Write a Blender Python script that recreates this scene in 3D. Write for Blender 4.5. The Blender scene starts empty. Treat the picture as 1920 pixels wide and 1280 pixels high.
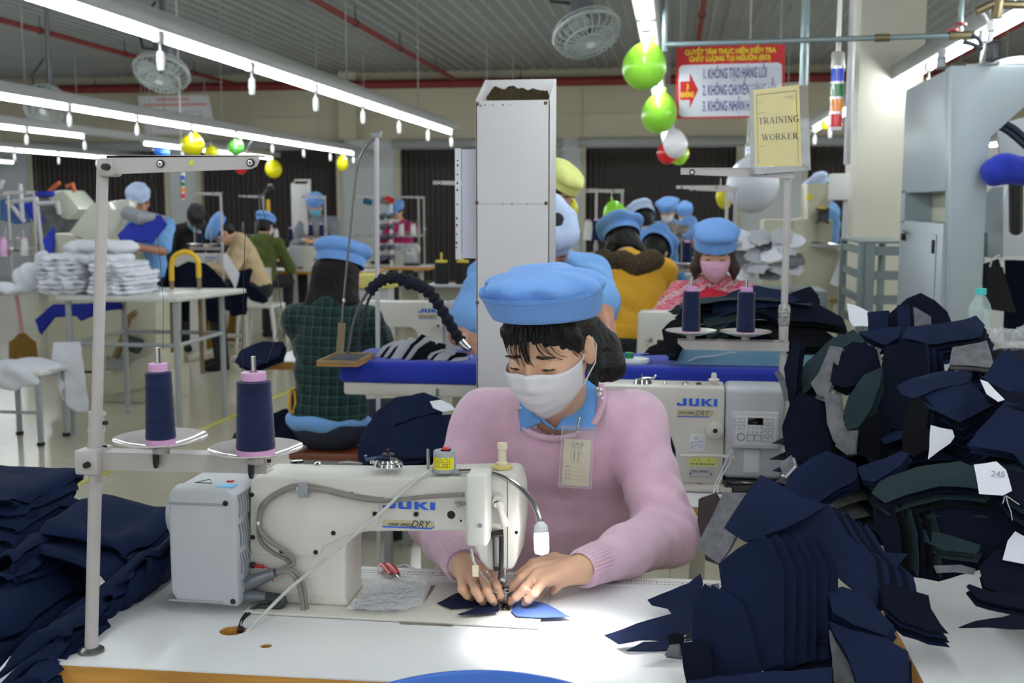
import bpy, bmesh, math, random
import numpy as np
from mathutils import Vector, Matrix, Euler, noise
from mathutils.geometry import delaunay_2d_cdt
from math import sin, cos, pi, radians, sqrt, atan2

random.seed(7)
C = bpy.context.scene.collection
SC = bpy.context.scene

# ---------------------------------------------------------------- camera
FPX, PITCH, YAW, CAMH = 2100.0, radians(6.92), radians(8.284), 1.5
cam_data = bpy.data.cameras.new('camera')
cam_data.lens = FPX / 1920 * 36
cam_data.sensor_width = 36
cam_data.dof.use_dof = True
cam_data.dof.focus_distance = 2.02
cam_data.dof.aperture_fstop = 6.5
cam = bpy.data.objects.new('camera', cam_data)
C.objects.link(cam)
cam.location = (0, 0, CAMH)
cam.rotation_euler = (pi / 2 - PITCH, 0, YAW)
SC.camera = cam

# ---------------------------------------------------------------- world and exposure
w = bpy.data.worlds.new('hall fill')  # world light entering from behind the camera, added as fill
SC.world = w
w.use_nodes = True
w.node_tree.nodes['Background'].inputs[0].default_value = (.88, .94, 1, 1)
w.node_tree.nodes['Background'].inputs[1].default_value = 0.85
SC.view_settings.view_transform = 'Standard'
SC.view_settings.look = 'None'
SC.view_settings.exposure = 0.3
SC.view_settings.gamma = 1
SC.view_settings.use_curve_mapping = False
SC.cycles.use_denoising = True
SC.cycles.max_bounces = 6
SC.cycles.diffuse_bounces = 3
SC.cycles.glossy_bounces = 3
SC.cycles.transmission_bounces = 5
SC.cycles.transparent_max_bounces = 12
SC.cycles.sample_clamp_indirect = 4
SC.cycles.caustics_reflective = False
SC.cycles.caustics_refractive = False
TUBE_LIGHT = 34.0

# ---------------------------------------------------------------- projection helpers (pixel -> real point)
_fw = Vector((-sin(YAW) * cos(PITCH), cos(YAW) * cos(PITCH), -sin(PITCH)))
_rt = Vector((cos(YAW), sin(YAW), 0))
_up = _rt.cross(_fw)
CAMV = Vector((0, 0, CAMH))
def ray(px, py): return _fw + _rt * ((px - 960) / FPX) + _up * ((640 - py) / FPX)
def W(px, py, Y):
    r = ray(px, py); return CAMV + r * (Y / r.y)
def G(px, py, z):
    r = ray(px, py); return CAMV + r * ((z - CAMH) / r.z)

# ---------------------------------------------------------------- materials
def lin(c):
    out = []
    for v in c[:3]:
        v = v / 255
        out.append(v / 12.92 if v <= .04045 else ((v + .055) / 1.055) ** 2.4)
    return (*out, 1)

_mats = {}
def M(name, col, rough=.5, metal=0, var=0, vs=8, bump=0, bs=60, sheen=0, trans=0, alpha=1, emit=0, spec=.5, coat=0, col2=None, stretch=None, bd=.01):
    if name in _mats: return _mats[name]
    m = bpy.data.materials.new(name); m.use_nodes = True
    nt = m.node_tree; b = nt.nodes['Principled BSDF']
    b.inputs['Base Color'].default_value = lin(col)
    b.inputs['Roughness'].default_value = rough
    b.inputs['Metallic'].default_value = metal
    b.inputs['Specular IOR Level'].default_value = spec
    if sheen: b.inputs['Sheen Weight'].default_value = sheen; b.inputs['Sheen Roughness'].default_value = .4
    if trans: b.inputs['Transmission Weight'].default_value = trans
    if coat: b.inputs['Coat Weight'].default_value = coat
    b.inputs['Alpha'].default_value = alpha
    if emit:
        b.inputs['Emission Color'].default_value = lin(col); b.inputs['Emission Strength'].default_value = emit
    if var or col2 or bump:
        tc = nt.nodes.new('ShaderNodeTexCoord')
        src = tc.outputs['Object']
        if stretch:
            mp = nt.nodes.new('ShaderNodeMapping'); mp.inputs['Scale'].default_value = stretch
            nt.links.new(src, mp.inputs[0]); src = mp.outputs[0]
    if var or col2:
        n = nt.nodes.new('ShaderNodeTexNoise'); n.inputs['Scale'].default_value = vs; n.inputs['Detail'].default_value = 5
        nt.links.new(src, n.inputs['Vector'])
        r = nt.nodes.new('ShaderNodeValToRGB')
        c1 = lin(col)
        c2 = lin(col2) if col2 else tuple(min(1, x * (1 + var)) for x in c1[:3]) + (1,)
        c0 = c1 if col2 else tuple(x * (1 - var) for x in c1[:3]) + (1,)
        r.color_ramp.elements[0].position = .32; r.color_ramp.elements[1].position = .68
        r.color_ramp.elements[0].color = c0; r.color_ramp.elements[1].color = c2
        nt.links.new(n.outputs[0], r.inputs[0]); nt.links.new(r.outputs[0], b.inputs['Base Color'])
    if bump:
        n2 = nt.nodes.new('ShaderNodeTexNoise'); n2.inputs['Scale'].default_value = bs; n2.inputs['Detail'].default_value = 3
        nt.links.new(src, n2.inputs['Vector'])
        bp = nt.nodes.new('ShaderNodeBump'); bp.inputs['Strength'].default_value = bump; bp.inputs['Distance'].default_value = bd
        nt.links.new(n2.outputs[0], bp.inputs['Height']); nt.links.new(bp.outputs[0], b.inputs['Normal'])
    _mats[name] = m
    return m

def nodes_of(m):
    return m.node_tree, m.node_tree.nodes['Principled BSDF']

# ---------------------------------------------------------------- mesh builder
class MB:
    def __init__(s): s.bm = bmesh.new()
    def add(s, verts, faces, mi=0):
        vs = [s.bm.verts.new(v) for v in verts]
        for f in faces:
            try:
                fc = s.bm.faces.new([vs[i] for i in f]); fc.material_index = mi
            except ValueError: pass
        return s
    def box(s, lo, hi, bev=0, mtx=None, seg=2, mi=0):
        b = bmesh.new(); bmesh.ops.create_cube(b, size=1)
        lo = Vector(lo); hi = Vector(hi); c = (lo + hi) / 2; d = hi - lo
        for v in b.verts: v.co = Vector((v.co.x * d.x, v.co.y * d.y, v.co.z * d.z)) + c
        if bev: bmesh.ops.bevel(b, geom=b.edges[:], offset=min(bev, .49 * min(abs(x) for x in d)), segments=seg, affect='EDGES', profile=.5)
        return s._merge(b, mtx, mi)
    def _merge(s, b, mtx=None, mi=0):
        if mtx: bmesh.ops.transform(b, matrix=mtx, verts=b.verts[:])
        b.verts.index_update()
        vs = [s.bm.verts.new(v.co) for v in b.verts]
        for f in b.faces:
            try:
                fc = s.bm.faces.new([vs[v.index] for v in f.verts]); fc.material_index = mi
            except ValueError: pass
        b.free(); return s
    def tube(s, pts, r, seg=10, closed=False, cap=True, mi=0, flat=None):
        pts = [Vector(p) for p in pts]; n = len(pts)
        rs = r if isinstance(r, (list, tuple)) else [r] * n
        T = []
        for i in range(n):
            a = pts[i - 1] if (i > 0 or closed) else pts[i]
            c = pts[(i + 1) % n] if (i < n - 1 or closed) else pts[i]
            t = (c - a); T.append(t.normalized() if t.length > 1e-9 else Vector((0, 0, 1)))
        ref = Vector((0, 0, 1)) if abs(T[0].z) < .9 else Vector((1, 0, 0))
        N = (ref - T[0] * ref.dot(T[0])).normalized()
        rings = []
        for i in range(n):
            if i: N = (N - T[i] * N.dot(T[i])); N = N.normalized() if N.length > 1e-6 else T[i].orthogonal().normalized()
            B = T[i].cross(N)
            k = flat if flat else 1
            rings.append([s.bm.verts.new(pts[i] + (N * cos(2 * pi * j / seg) * k + B * sin(2 * pi * j / seg)) * rs[i]) for j in range(seg)])
        m = n if closed else n - 1
        for i in range(m):
            a, b = rings[i], rings[(i + 1) % n]
            for j in range(seg):
                f = s.bm.faces.new((a[j], a[(j + 1) % seg], b[(j + 1) % seg], b[j])); f.material_index = mi
        if cap and not closed:
            for rg in (rings[0][::-1], rings[-1]):
                f = s.bm.faces.new(rg); f.material_index = mi
        return s
    def cyl(s, a, b, r, r2=None, seg=20, mi=0):
        return s.tube([a, b], [r, r if r2 is None else r2], seg=seg, mi=mi)
    def lathe(s, prof, c=(0, 0, 0), seg=32, axis='Z', sx=1, sy=1, mtx=None, mi=0):
        b = bmesh.new(); rings = []
        for r, z in prof:
            rings.append([b.verts.new((r * cos(2 * pi * j / seg) * sx, r * sin(2 * pi * j / seg) * sy, z)) for j in range(seg)] if r > 1e-6 else [b.verts.new((0, 0, z))])
        for a, c_ in zip(rings, rings[1:]):
            if len(a) == 1 and len(c_) == 1: continue
            for j in range(seg):
                k = (j + 1) % seg
                if len(a) == 1: b.faces.new((a[0], c_[k], c_[j]))
                elif len(c_) == 1: b.faces.new((a[j], a[k], c_[0]))
                else: b.faces.new((a[j], a[k], c_[k], c_[j]))
        bmesh.ops.recalc_face_normals(b, faces=b.faces[:])
        R = Matrix.Identity(4)
        if axis == 'X': R = Matrix.Rotation(pi / 2, 4, 'Y')
        if axis == 'Y': R = Matrix.Rotation(-pi / 2, 4, 'X')
        T = Matrix.Translation(Vector(c)) @ R
        if mtx: T = mtx @ T
        return s._merge(b, T, mi)
    def ball(s, c, r, seg=16, mi=0, mtx=None):
        r = (r, r, r) if not isinstance(r, (tuple, list)) else r
        b = bmesh.new(); bmesh.ops.create_uvsphere(b, u_segments=seg, v_segments=max(6, seg * 2 // 3), radius=1)
        for v in b.verts: v.co = Vector((v.co.x * r[0], v.co.y * r[1], v.co.z * r[2]))
        T = Matrix.Translation(Vector(c))
        if mtx: T = T @ mtx
        return s._merge(b, T, mi)
    def prism(s, poly, d0, d1, plane='XZ', bev=0, mtx=None, mi=0, seg=2):
        """polygon extruded from depth d0 to d1; plane XZ -> depth is Y, XY -> Z, YZ -> X"""
        b = bmesh.new()
        def P(u, v, d):
            return (u, d, v) if plane == 'XZ' else (u, v, d) if plane == 'XY' else (d, u, v)
        lo = [b.verts.new(P(u, v, d0)) for u, v in poly]; hi = [b.verts.new(P(u, v, d1)) for u, v in poly]
        n = len(poly)
        b.faces.new(lo); b.faces.new(hi[::-1])
        for i in range(n): b.faces.new((lo[i], hi[i], hi[(i + 1) % n], lo[(i + 1) % n]))
        bmesh.ops.recalc_face_normals(b, faces=b.faces[:])
        if bev:
            es = [e for e in b.edges if len(e.link_faces) == 2]
            bmesh.ops.bevel(b, geom=es, offset=bev, segments=seg, affect='EDGES', profile=.5, clamp_overlap=True)
        return s._merge(b, mtx, mi)
    def grid(s, f, nu, nv, mi=0):
        vs = [[s.bm.verts.new(f(i / nu, j / nv)) for j in range(nv + 1)] for i in range(nu + 1)]
        for i in range(nu):
            for j in range(nv):
                fc = s.bm.faces.new((vs[i][j], vs[i + 1][j], vs[i + 1][j + 1], vs[i][j + 1])); fc.material_index = mi
        return s
    def poly(s, pts, mi=0):
        return s.add(pts, [list(range(len(pts)))], mi)
    def mesh(s, name, sharp=35):
        bmesh.ops.recalc_face_normals(s.bm, faces=s.bm.faces[:]) if False else None
        me = bpy.data.meshes.new(name); s.bm.to_mesh(me); s.bm.free()
        me.polygons.foreach_set('use_smooth', [True] * len(me.polygons))
        me.set_sharp_from_angle(angle=radians(sharp))
        return me

def link(name, me, mat=None, parent=None):
    o = bpy.data.objects.new(name, me); C.objects.link(o)
    if mat:
        for m in (mat if isinstance(mat, (list, tuple)) else [mat]): me.materials.append(m)
    if parent is not None:
        o.parent = parent
        p = parent; mw = Matrix.Identity(4)
        chain = []
        while p is not None: chain.append(p); p = p.parent
        # parts are authored in the coordinates of the finished thing: undo the parent's own placement
        for q in reversed(chain):
            mw = mw @ q.matrix_parent_inverse @ q.matrix_basis
        o.matrix_parent_inverse = mw.inverted()
    return o
def part(name, mb, mat, parent=None, sharp=35): return link(name, mb.mesh(name, sharp), mat, parent)
def tag(o, label=None, cat=None, group=None, kind=None):
    if label: o['label'] = label
    if cat: o['category'] = cat
    if group: o['group'] = group
    if kind: o['kind'] = kind
    return o
def thing(name, label, cat, loc=(0, 0, 0), rz=0, group=None):
    o = bpy.data.objects.new(name, None); o.empty_display_size = .05; C.objects.link(o)
    o.location = loc; o.rotation_euler = (0, 0, rz)
    return tag(o, label, cat, group)
def single(name, mb, mat, label, cat, group=None, sharp=35):
    return tag(part(name, mb, mat, None, sharp), label, cat, group)
def struct(name, mb, mat, parent=None):
    o = part(name, mb, mat, parent)
    if parent is None: o['kind'] = 'structure'
    return o
def kids(o): return list(o.children)
def copy_tree(o, parent=None):
    c = o.copy(); C.objects.link(c)
    if parent is not None: c.parent = parent; c.matrix_parent_inverse = o.matrix_parent_inverse.copy()
    for ch in kids(o): copy_tree(ch, c)
    return c
def dup(o, loc, rz=None, label=None, scale=None, group=None):
    c = copy_tree(o); c.location = loc
    if rz is not None: c.rotation_euler = (0, 0, rz)
    if scale: c.scale = (scale,) * 3
    if label: c['label'] = label
    if group: c['group'] = group
    return c

def text_mb(s, size, mtx, bold=0, sx=1, shear=0, align='CENTER', mb=None, mi=0, space=1):
    cu = bpy.data.curves.new('t', 'FONT'); cu.body = s; cu.size = size; cu.align_x = align; cu.align_y = 'CENTER'
    cu.offset = bold; cu.shear = shear; cu.resolution_u = 2; cu.space_character = space
    o = bpy.data.objects.new('t', cu); C.objects.link(o)
    bpy.context.view_layer.update()
    me = bpy.data.meshes.new_from_object(o.evaluated_get(bpy.context.evaluated_depsgraph_get()))
    bpy.data.objects.remove(o); bpy.data.curves.remove(cu)
    mb = mb or MB()
    mb.add([mtx @ Vector((v.co.x * sx, v.co.y, 0)) for v in me.vertices], [list(p.vertices) for p in me.polygons], mi)
    bpy.data.meshes.remove(me)
    return mb
def frame(o, x, y):
    """matrix whose X/Y axes span a surface and whose origin is o"""
    x = Vector(x).normalized(); y = Vector(y); z = x.cross(y).normalized(); y = z.cross(x)
    m = Matrix((x, y, z)).transposed().to_4x4(); m.translation = Vector(o); return m

# ---------------------------------------------------------------- smooth solids (bodies, clothes): distance field -> quads
class SDF:
    def __init__(s, lo, hi, h):
        s.h = h; s.lo = np.array(lo, float); s.n = np.ceil((np.array(hi) - s.lo) / h).astype(int) + 1
        s.f = np.full(s.n, 1.0, np.float32)
        s.ax = [(s.lo[i] + h * np.arange(s.n[i])).astype(np.float32) for i in range(3)]
    def _win(s, lo, hi, pad):
        a = np.clip(np.floor((np.array(lo) - pad - s.lo) / s.h).astype(int), 0, s.n)
        b = np.clip(np.ceil((np.array(hi) + pad - s.lo) / s.h).astype(int) + 1, 0, s.n)
        sl = tuple(slice(a[i], b[i]) for i in range(3))
        if min(b - a) <= 0: return None, None
        X = s.ax[0][sl[0]][:, None, None]; Y = s.ax[1][sl[1]][None, :, None]; Z = s.ax[2][sl[2]][None, None, :]
        return sl, (X, Y, Z)
    def _un(s, sl, d, k):
        f = s.f[sl]
        if k <= 0: s.f[sl] = np.minimum(f, d); return
        h = np.maximum(k - np.abs(f - d), 0) / k
        s.f[sl] = np.minimum(f, d) - h * h * k * .25
    def cap(s, a, b, ra, rb=None, k=.02):
        rb = ra if rb is None else rb; a = np.array(a, float); b = np.array(b, float); R = max(ra, rb)
        sl, g = s._win(np.minimum(a, b) - R, np.maximum(a, b) + R, k + 2 * s.h)
        if sl is None: return s
        ab = b - a; L = max(ab @ ab, 1e-12)
        P = [g[i] - a[i] for i in range(3)]
        t = np.clip((P[0] * ab[0] + P[1] * ab[1] + P[2] * ab[2]) / L, 0, 1)
        d = np.sqrt((P[0] - t * ab[0]) ** 2 + (P[1] - t * ab[1]) ** 2 + (P[2] - t * ab[2]) ** 2) - (ra + (rb - ra) * t)
        s._un(sl, d, k); return s
    def chain(s, pts, rs, k=.012):
        for i in range(len(pts) - 1): s.cap(pts[i], pts[i + 1], rs[i], rs[i + 1], k)
        return s
    def _elld(s, g, c, r, R):
        P = [g[i] - c[i] for i in range(3)]
        if R is not None:
            Q = [P[0] * R[i][0] + P[1] * R[i][1] + P[2] * R[i][2] for i in range(3)]
        else: Q = P
        q = np.sqrt((Q[0] / r[0]) ** 2 + (Q[1] / r[1]) ** 2 + (Q[2] / r[2]) ** 2)
        q2 = np.sqrt((Q[0] / r[0] ** 2) ** 2 + (Q[1] / r[1] ** 2) ** 2 + (Q[2] / r[2] ** 2) ** 2) + 1e-9
        return q * (q - 1) / q2
    def ell(s, c, r, R=None, k=.02):
        m = max(r); c = np.array(c, float)
        sl, g = s._win(c - m, c + m, k + 2 * s.h)
        if sl is None: return s
        s._un(sl, s._elld(g, c, r, R), k); return s
    def cut_ell(s, c, r, R=None, k=.01):
        m = max(r); c = np.array(c, float)
        sl, g = s._win(c - m, c + m, k + 2 * s.h)
        if sl is None: return s
        d = -s._elld(g, c, r, R); f = s.f[sl]
        h = np.maximum(k - np.abs(f - d), 0) / k
        s.f[sl] = np.maximum(f, d) + h * h * k * .25; return s
    def cut_plane(s, p, n, k=0):
        """remove the side the normal points to"""
        n = np.array(n, float); n /= np.linalg.norm(n); p = np.array(p, float)
        d = (s.ax[0][:, None, None] - p[0]) * n[0] + (s.ax[1][None, :, None] - p[1]) * n[1] + (s.ax[2][None, None, :] - p[2]) * n[2]
        s.f = np.maximum(s.f, d.astype(np.float32)); return s
    def ripple(s, fn):
        s.f = s.f + fn(s.ax[0][:, None, None], s.ax[1][None, :, None], s.ax[2][None, None, :]).astype(np.float32); return s
    def mesh(s, name, smooth=1):
        f = s.f; f = np.pad(f, 1, constant_values=1.0); lo = s.lo - s.h
        neg = f < 0; nx, ny, nz = f.shape
        cnt = np.zeros((nx - 1, ny - 1, nz - 1), np.float32); acc = np.zeros((nx - 1, ny - 1, nz - 1, 3), np.float32)
        offs = [(i, j, k) for i in (0, 1) for j in (0, 1) for k in (0, 1)]
        def sub(o): return (slice(o[0], nx - 1 + o[0]), slice(o[1], ny - 1 + o[1]), slice(o[2], nz - 1 + o[2]))
        for a in offs:
            for d in range(3):
                if a[d]: continue
                b = list(a); b[d] = 1
                fa = f[sub(a)]; fb = f[sub(b)]; m = (fa < 0) != (fb < 0)
                if not m.any(): continue
                idx = np.nonzero(m); t = fa[idx] / (fa[idx] - fb[idx])
                cnt[idx] += 1
                for e in range(3):
                    acc[idx + (e,)] += a[e] + (t if e == d else 0)
        act = np.nonzero(cnt > 0); vid = np.full(cnt.shape, -1, np.int64); vid[act] = np.arange(len(act[0]))
        V = acc[act] / cnt[act][:, None] + np.stack(act, 1)
        F = []
        for d in range(3):
            e, g = [(1, 2), (2, 0), (0, 1)][d]
            sa = [slice(1, -1)] * 3; sa[d] = slice(0, -1); sb = [slice(1, -1)] * 3; sb[d] = slice(1, None)
            A = neg[tuple(sa)]; B = neg[tuple(sb)]; m = A != B
            idx = np.stack(np.nonzero(m), 1); 
            if not len(idx): continue
            flip = A[m]
            base = idx.copy()
            for q in range(3):
                if q != d: base[:, q] += 1
            def c(de, dg):
                x = base.copy(); x[:, e] -= de; x[:, g] -= dg
                return vid[x[:, 0], x[:, 1], x[:, 2]]
            q = np.stack([c(1, 1), c(0, 1), c(0, 0), c(1, 0)], 1)
            q[~flip] = q[~flip][:, ::-1]
            F.append(q)
        F = np.concatenate(F); F = F[(F >= 0).all(1)]
        V = V * s.h + lo
        for _ in range(smooth):
            S = np.zeros_like(V); n = np.zeros(len(V))
            for i in range(4):
                a, b = F[:, i], F[:, (i + 1) % 4]
                np.add.at(S, a, V[b]); np.add.at(n, a, 1); np.add.at(S, b, V[a]); np.add.at(n, b, 1)
            V = V * .5 + .5 * S / np.maximum(n, 1)[:, None]
        me = bpy.data.meshes.new(name)
        me.vertices.add(len(V)); me.vertices.foreach_set('co', V.astype(np.float32).ravel())
        me.loops.add(F.size); me.loops.foreach_set('vertex_index', F.astype(np.int32).ravel())
        me.polygons.add(len(F)); me.polygons.foreach_set('loop_start', np.arange(0, F.size, 4, dtype=np.int32))
        me.polygons.foreach_set('loop_total', np.full(len(F), 4, np.int32))
        me.update(calc_edges=True); me.validate()
        me.polygons.foreach_set('use_smooth', [True] * len(me.polygons))
        return me

# ---------------------------------------------------------------- cut fabric sheets
def sheet_mesh(name, outline, fn, res=.02, thick=.0016, jag=0):
    """a flat cut piece (outline in metres) bent by fn(u, v) -> point, with real thickness"""
    pts = []; n = len(outline)
    for i in range(n):
        a = Vector(outline[i]); b = Vector(outline[(i + 1) % n]); k = max(1, int((b - a).length / res))
        for j in range(k):
            p = a.lerp(b, j / k)
            if jag and j: p = p + Vector((random.uniform(-jag, jag), random.uniform(-jag, jag)))
            pts.append(p)
    nb = len(pts)
    x0 = min(p.x for p in pts); x1 = max(p.x for p in pts); y0 = min(p.y for p in pts); y1 = max(p.y for p in pts)
    def inside(q):
        c = False
        for i in range(nb):
            a, b = pts[i], pts[i - 1]
            if (a.y > q.y) != (b.y > q.y) and q.x < (b.x - a.x) * (q.y - a.y) / (b.y - a.y) + a.x: c = not c
        return c
    y = y0 + res / 2
    inner = []
    while y < y1:
        x = x0 + res / 2
        while x < x1:
            q = Vector((x + random.uniform(-.1, .1) * res, y + random.uniform(-.1, .1) * res))
            if inside(q) and min((q - p).length_squared for p in pts) > (res * .45) ** 2: inner.append(q)
            x += res
        y += res
    allp = pts + inner
    r = delaunay_2d_cdt(allp, [(i, (i + 1) % nb) for i in range(nb)], [], 1, 1e-6)
    v2 = r[0]; tris = r[2]
    top = [Vector(fn(p.x, p.y)) for p in v2]
    e = .002
    nr = []
    for p in v2:
        a = Vector(fn(p.x + e, p.y)) - Vector(fn(p.x - e, p.y)); b = Vector(fn(p.x, p.y + e)) - Vector(fn(p.x, p.y - e))
        nr.append(a.cross(b).normalized())
    nv = len(top)
    verts = top + [t - q * thick for t, q in zip(top, nr)]
    ec = {}
    for t in tris:
        for i in range(3):
            k = (t[i], t[(i + 1) % 3]); ec[k] = 1
    faces = [tuple(t) for t in tris] + [tuple(i + nv for i in reversed(t)) for t in tris]
    for a, b in ec:
        if (b, a) not in ec: faces.append((b, a, a + nv, b + nv))
    me = bpy.data.meshes.new(name); me.from_pydata([tuple(v) for v in verts], [], faces); me.update()
    me.polygons.foreach_set('use_smooth', [True] * len(me.polygons)); me.set_sharp_from_angle(angle=radians(50))
    return me
def nz(x, y, z=0, s=1): return noise.noise(Vector((x * s, y * s, z)))
# ================================================================ the hall
BACK = 22.0
m_floor = M('floor tile', (186, 179, 160), rough=.16, var=.06, vs=.9)
nt, b = nodes_of(m_floor)
brick = nt.nodes.new('ShaderNodeTexBrick'); tcn = nt.nodes.new('ShaderNodeTexCoord')
brick.offset = 0; brick.inputs['Scale'].default_value = 1
brick.inputs['Brick Width'].default_value = .6; brick.inputs['Row Height'].default_value = .6; brick.inputs['Mortar Size'].default_value = .0025
brick.inputs['Color1'].default_value = lin((196, 189, 168)); brick.inputs['Color2'].default_value = lin((190, 183, 163)); brick.inputs['Mortar'].default_value = lin((150, 144, 126))
nt.links.new(tcn.outputs['Object'], brick.inputs['Vector'])
mx = nt.nodes.new('ShaderNodeMix'); mx.data_type = 'RGBA'; mx.inputs[0].default_value = .25
old = b.inputs['Base Color'].links[0].from_socket
nt.links.new(brick.outputs['Color'], mx.inputs[6]); nt.links.new(old, mx.inputs[7]); nt.links.new(mx.outputs[2], b.inputs['Base Color'])
struct('floor', MB().box((-14, -6, -.1), (8, 22.2, 0)), m_floor)

m_line = M('yellow floor line', (196, 194, 76), rough=.35)
def strip(name, pts, wd, z=.002):
    mb = MB()
    for a, c in zip(pts, pts[1:]):
        a = Vector(a); c = Vector(c); t = (c - a).normalized(); n = Vector((-t.y, t.x, 0)) * wd / 2
        mb.add([(p.x, p.y, z) for p in (a - n, c - n, c + n, a + n)], [(0, 1, 2, 3)])
    struct(name, mb, m_line)
strip('trim_1', [G(60, 955, 0), G(121, 920, 0), G(450, 774, 0), G(640, 690, 0)], .055)
strip('trim_2', [G(655, 905, 0), G(820, 868, 0)], .05)

m_ceil = M('corrugated ceiling', (146, 150, 150), rough=.5, var=.07, vs=.7, metal=.1)
mb = MB()
CEIL = 4.12
xs = []; x = -14
while x < 8:
    xs += [(x, 0), (x + .05, 0), (x + .065, .028), (x + .085, .028), (x + .1, 0)]; x += .2
for i in range(len(xs) - 1):
    (a, za), (c, zc) = xs[i], xs[i + 1]
    mb.add([(a, -6, CEIL - za), (c, -6, CEIL - zc), (c, 22.1, CEIL - zc), (a, 22.1, CEIL - za)], [(0, 1, 2, 3)])
mb.box((-14, -6, CEIL + .06), (8, 22.2, CEIL + .1))
struct('ceiling', mb, m_ceil)

m_cream = M('cream wall panel', (188, 181, 158), rough=.55, var=.03, vs=.5)
m_walltile = M('pale wall tile', (196, 200, 204), rough=.25, var=.02, vs=.6)
m_grey = M('grey painted metal', (150, 152, 150), rough=.4)
m_jamb = M('door jamb paint', (196, 190, 168), rough=.5)
m_shut = M('dark brown shutter', (44, 36, 33), rough=.6, var=.12, vs=3, stretch=(4, 1, .3))
doors = [(66, 312), (380, 633), (752, 1040), (1098, 1378), (1512, 1720)]
DTOP = 2.62
dx = [(W(a, 400, BACK).x, W(c, 400, BACK).x) for a, c in doors]
mb = MB()
mb.box((-14, BACK, DTOP + .16), (8, BACK + .2, CEIL + .1))          # upper cream band
struct('wall_back', mb, m_cream)
mb = MB(); prev = -14
for a, c in dx:
    mb.box((prev, BACK, 0), (a, BACK + .2, DTOP + .16)); prev = c
mb.box((prev, BACK, 0), (8, BACK + .2, DTOP + .16))
struct('wall_back_lower', mb, m_walltile)
mb = MB()
for zz in (3.25,):
    mb.box((-14, BACK - .012, zz), (8, BACK, zz + .02))
for px in (205, 296, 1092, 1475):
    X = W(px, 200, BACK).x; mb.box((X - .01, BACK - .012, DTOP + .2), (X + .01, BACK, CEIL))
struct('trim_3', mb, M('panel joint', (176, 170, 150), rough=.6))
for i, (a, c) in enumerate(dx):
    mb = MB(); n = int((c - a) / .11)
    for k in range(n):
        x0 = a + (c - a) * k / n; x1 = a + (c - a) * (k + 1) / n; xm = (x0 + x1) / 2
        mb.add([(x0, BACK + .12, 0), (xm, BACK + .09, 0), (x1, BACK + .12, 0), (x1, BACK + .12, DTOP), (xm, BACK + .09, DTOP), (x0, BACK + .12, DTOP)], [(0, 1, 4, 5), (1, 2, 3, 4)])
    d = struct('door_%d' % (i + 1), mb, m_shut)
    h = MB().box((a - .15, BACK - .16, DTOP), (c + .15, BACK + .1, DTOP + .17), .03)
    part('header', h, m_grey, d)
    j = MB().box((a - .09, BACK - .05, 0), (a, BACK + .1, DTOP), .01).box((c, BACK - .05, 0), (c + .09, BACK + .1, DTOP), .01)
    part('frame', j, m_jamb, d)
struct('wall_left', MB().box((-14.2, -6, 0), (-14, 22.2, CEIL + .1)), m_walltile)
struct('wall_right', MB().box((8, -6, 0), (8.2, 22.2, CEIL + .1)), m_cream)
# wall frame corner post seen at upper right of the back wall
p0 = W(640, 200, BACK); struct('trim_4', MB().box((p0.x, BACK - .2, 2.8), (p0.x + .35, BACK, CEIL)), m_cream)

# column on the right
cl = W(1606, 250, 7.9); cr = W(1728, 250, 7.9)
struct('column', MB().box((cl.x, 7.9, 0), (cr.x, 8.36, CEIL + .05), .01), M('column cream paint', (226, 222, 206), rough=.5, var=.02, vs=2))

# ---------------------------------------------------------------- red sprinkler pipes
m_red = M('red sprinkler pipe', (122, 38, 36), rough=.5, var=.1, vs=4)
m_dark = M('dark metal', (48, 48, 50), rough=.5)
def pipe(label, a, c, r=.035, hang=None, mat=None, name='sprinkler_pipe', cat='pipe', group=None):
    t = thing(name, label, cat, a, group=group)
    part('tube', MB().tube([a, c], r, 12), mat or m_red, t)
    a = Vector(a); c = Vector(c)
    for k in hang or []:
        p = a.lerp(c, k)
        part('hanger', MB().tube([(p.x, p.y, p.z), (p.x, p.y, CEIL + .06)], .008, 6).lathe([(.01, -.02), (r + .012, -.02), (r + .012, .02), (.01, .02)], p, 12, 'Y'), m_dark, t)
    return t
PZ = 3.9
pipe('red sprinkler main running the full width of the back wall', (-13.9, BACK - .25, 3.85), (7.9, BACK - .25, 3.85), .085, [.1, .3, .5, .7, .9])
for X, lb in ((-8.75, 'red sprinkler pipe farthest left under the ceiling'), (-4.25, 'red sprinkler pipe crossing the ceiling left of the white duct'), (.28, 'red sprinkler pipe behind the red and white slogan sign'), (4.5, 'red sprinkler pipe above the tall grey machine')):
    pipe(lb, (X, 3, PZ), (X, BACK - .3, PZ), .04, [.12, .25, .38, .5, .63, .76, .9])

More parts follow.
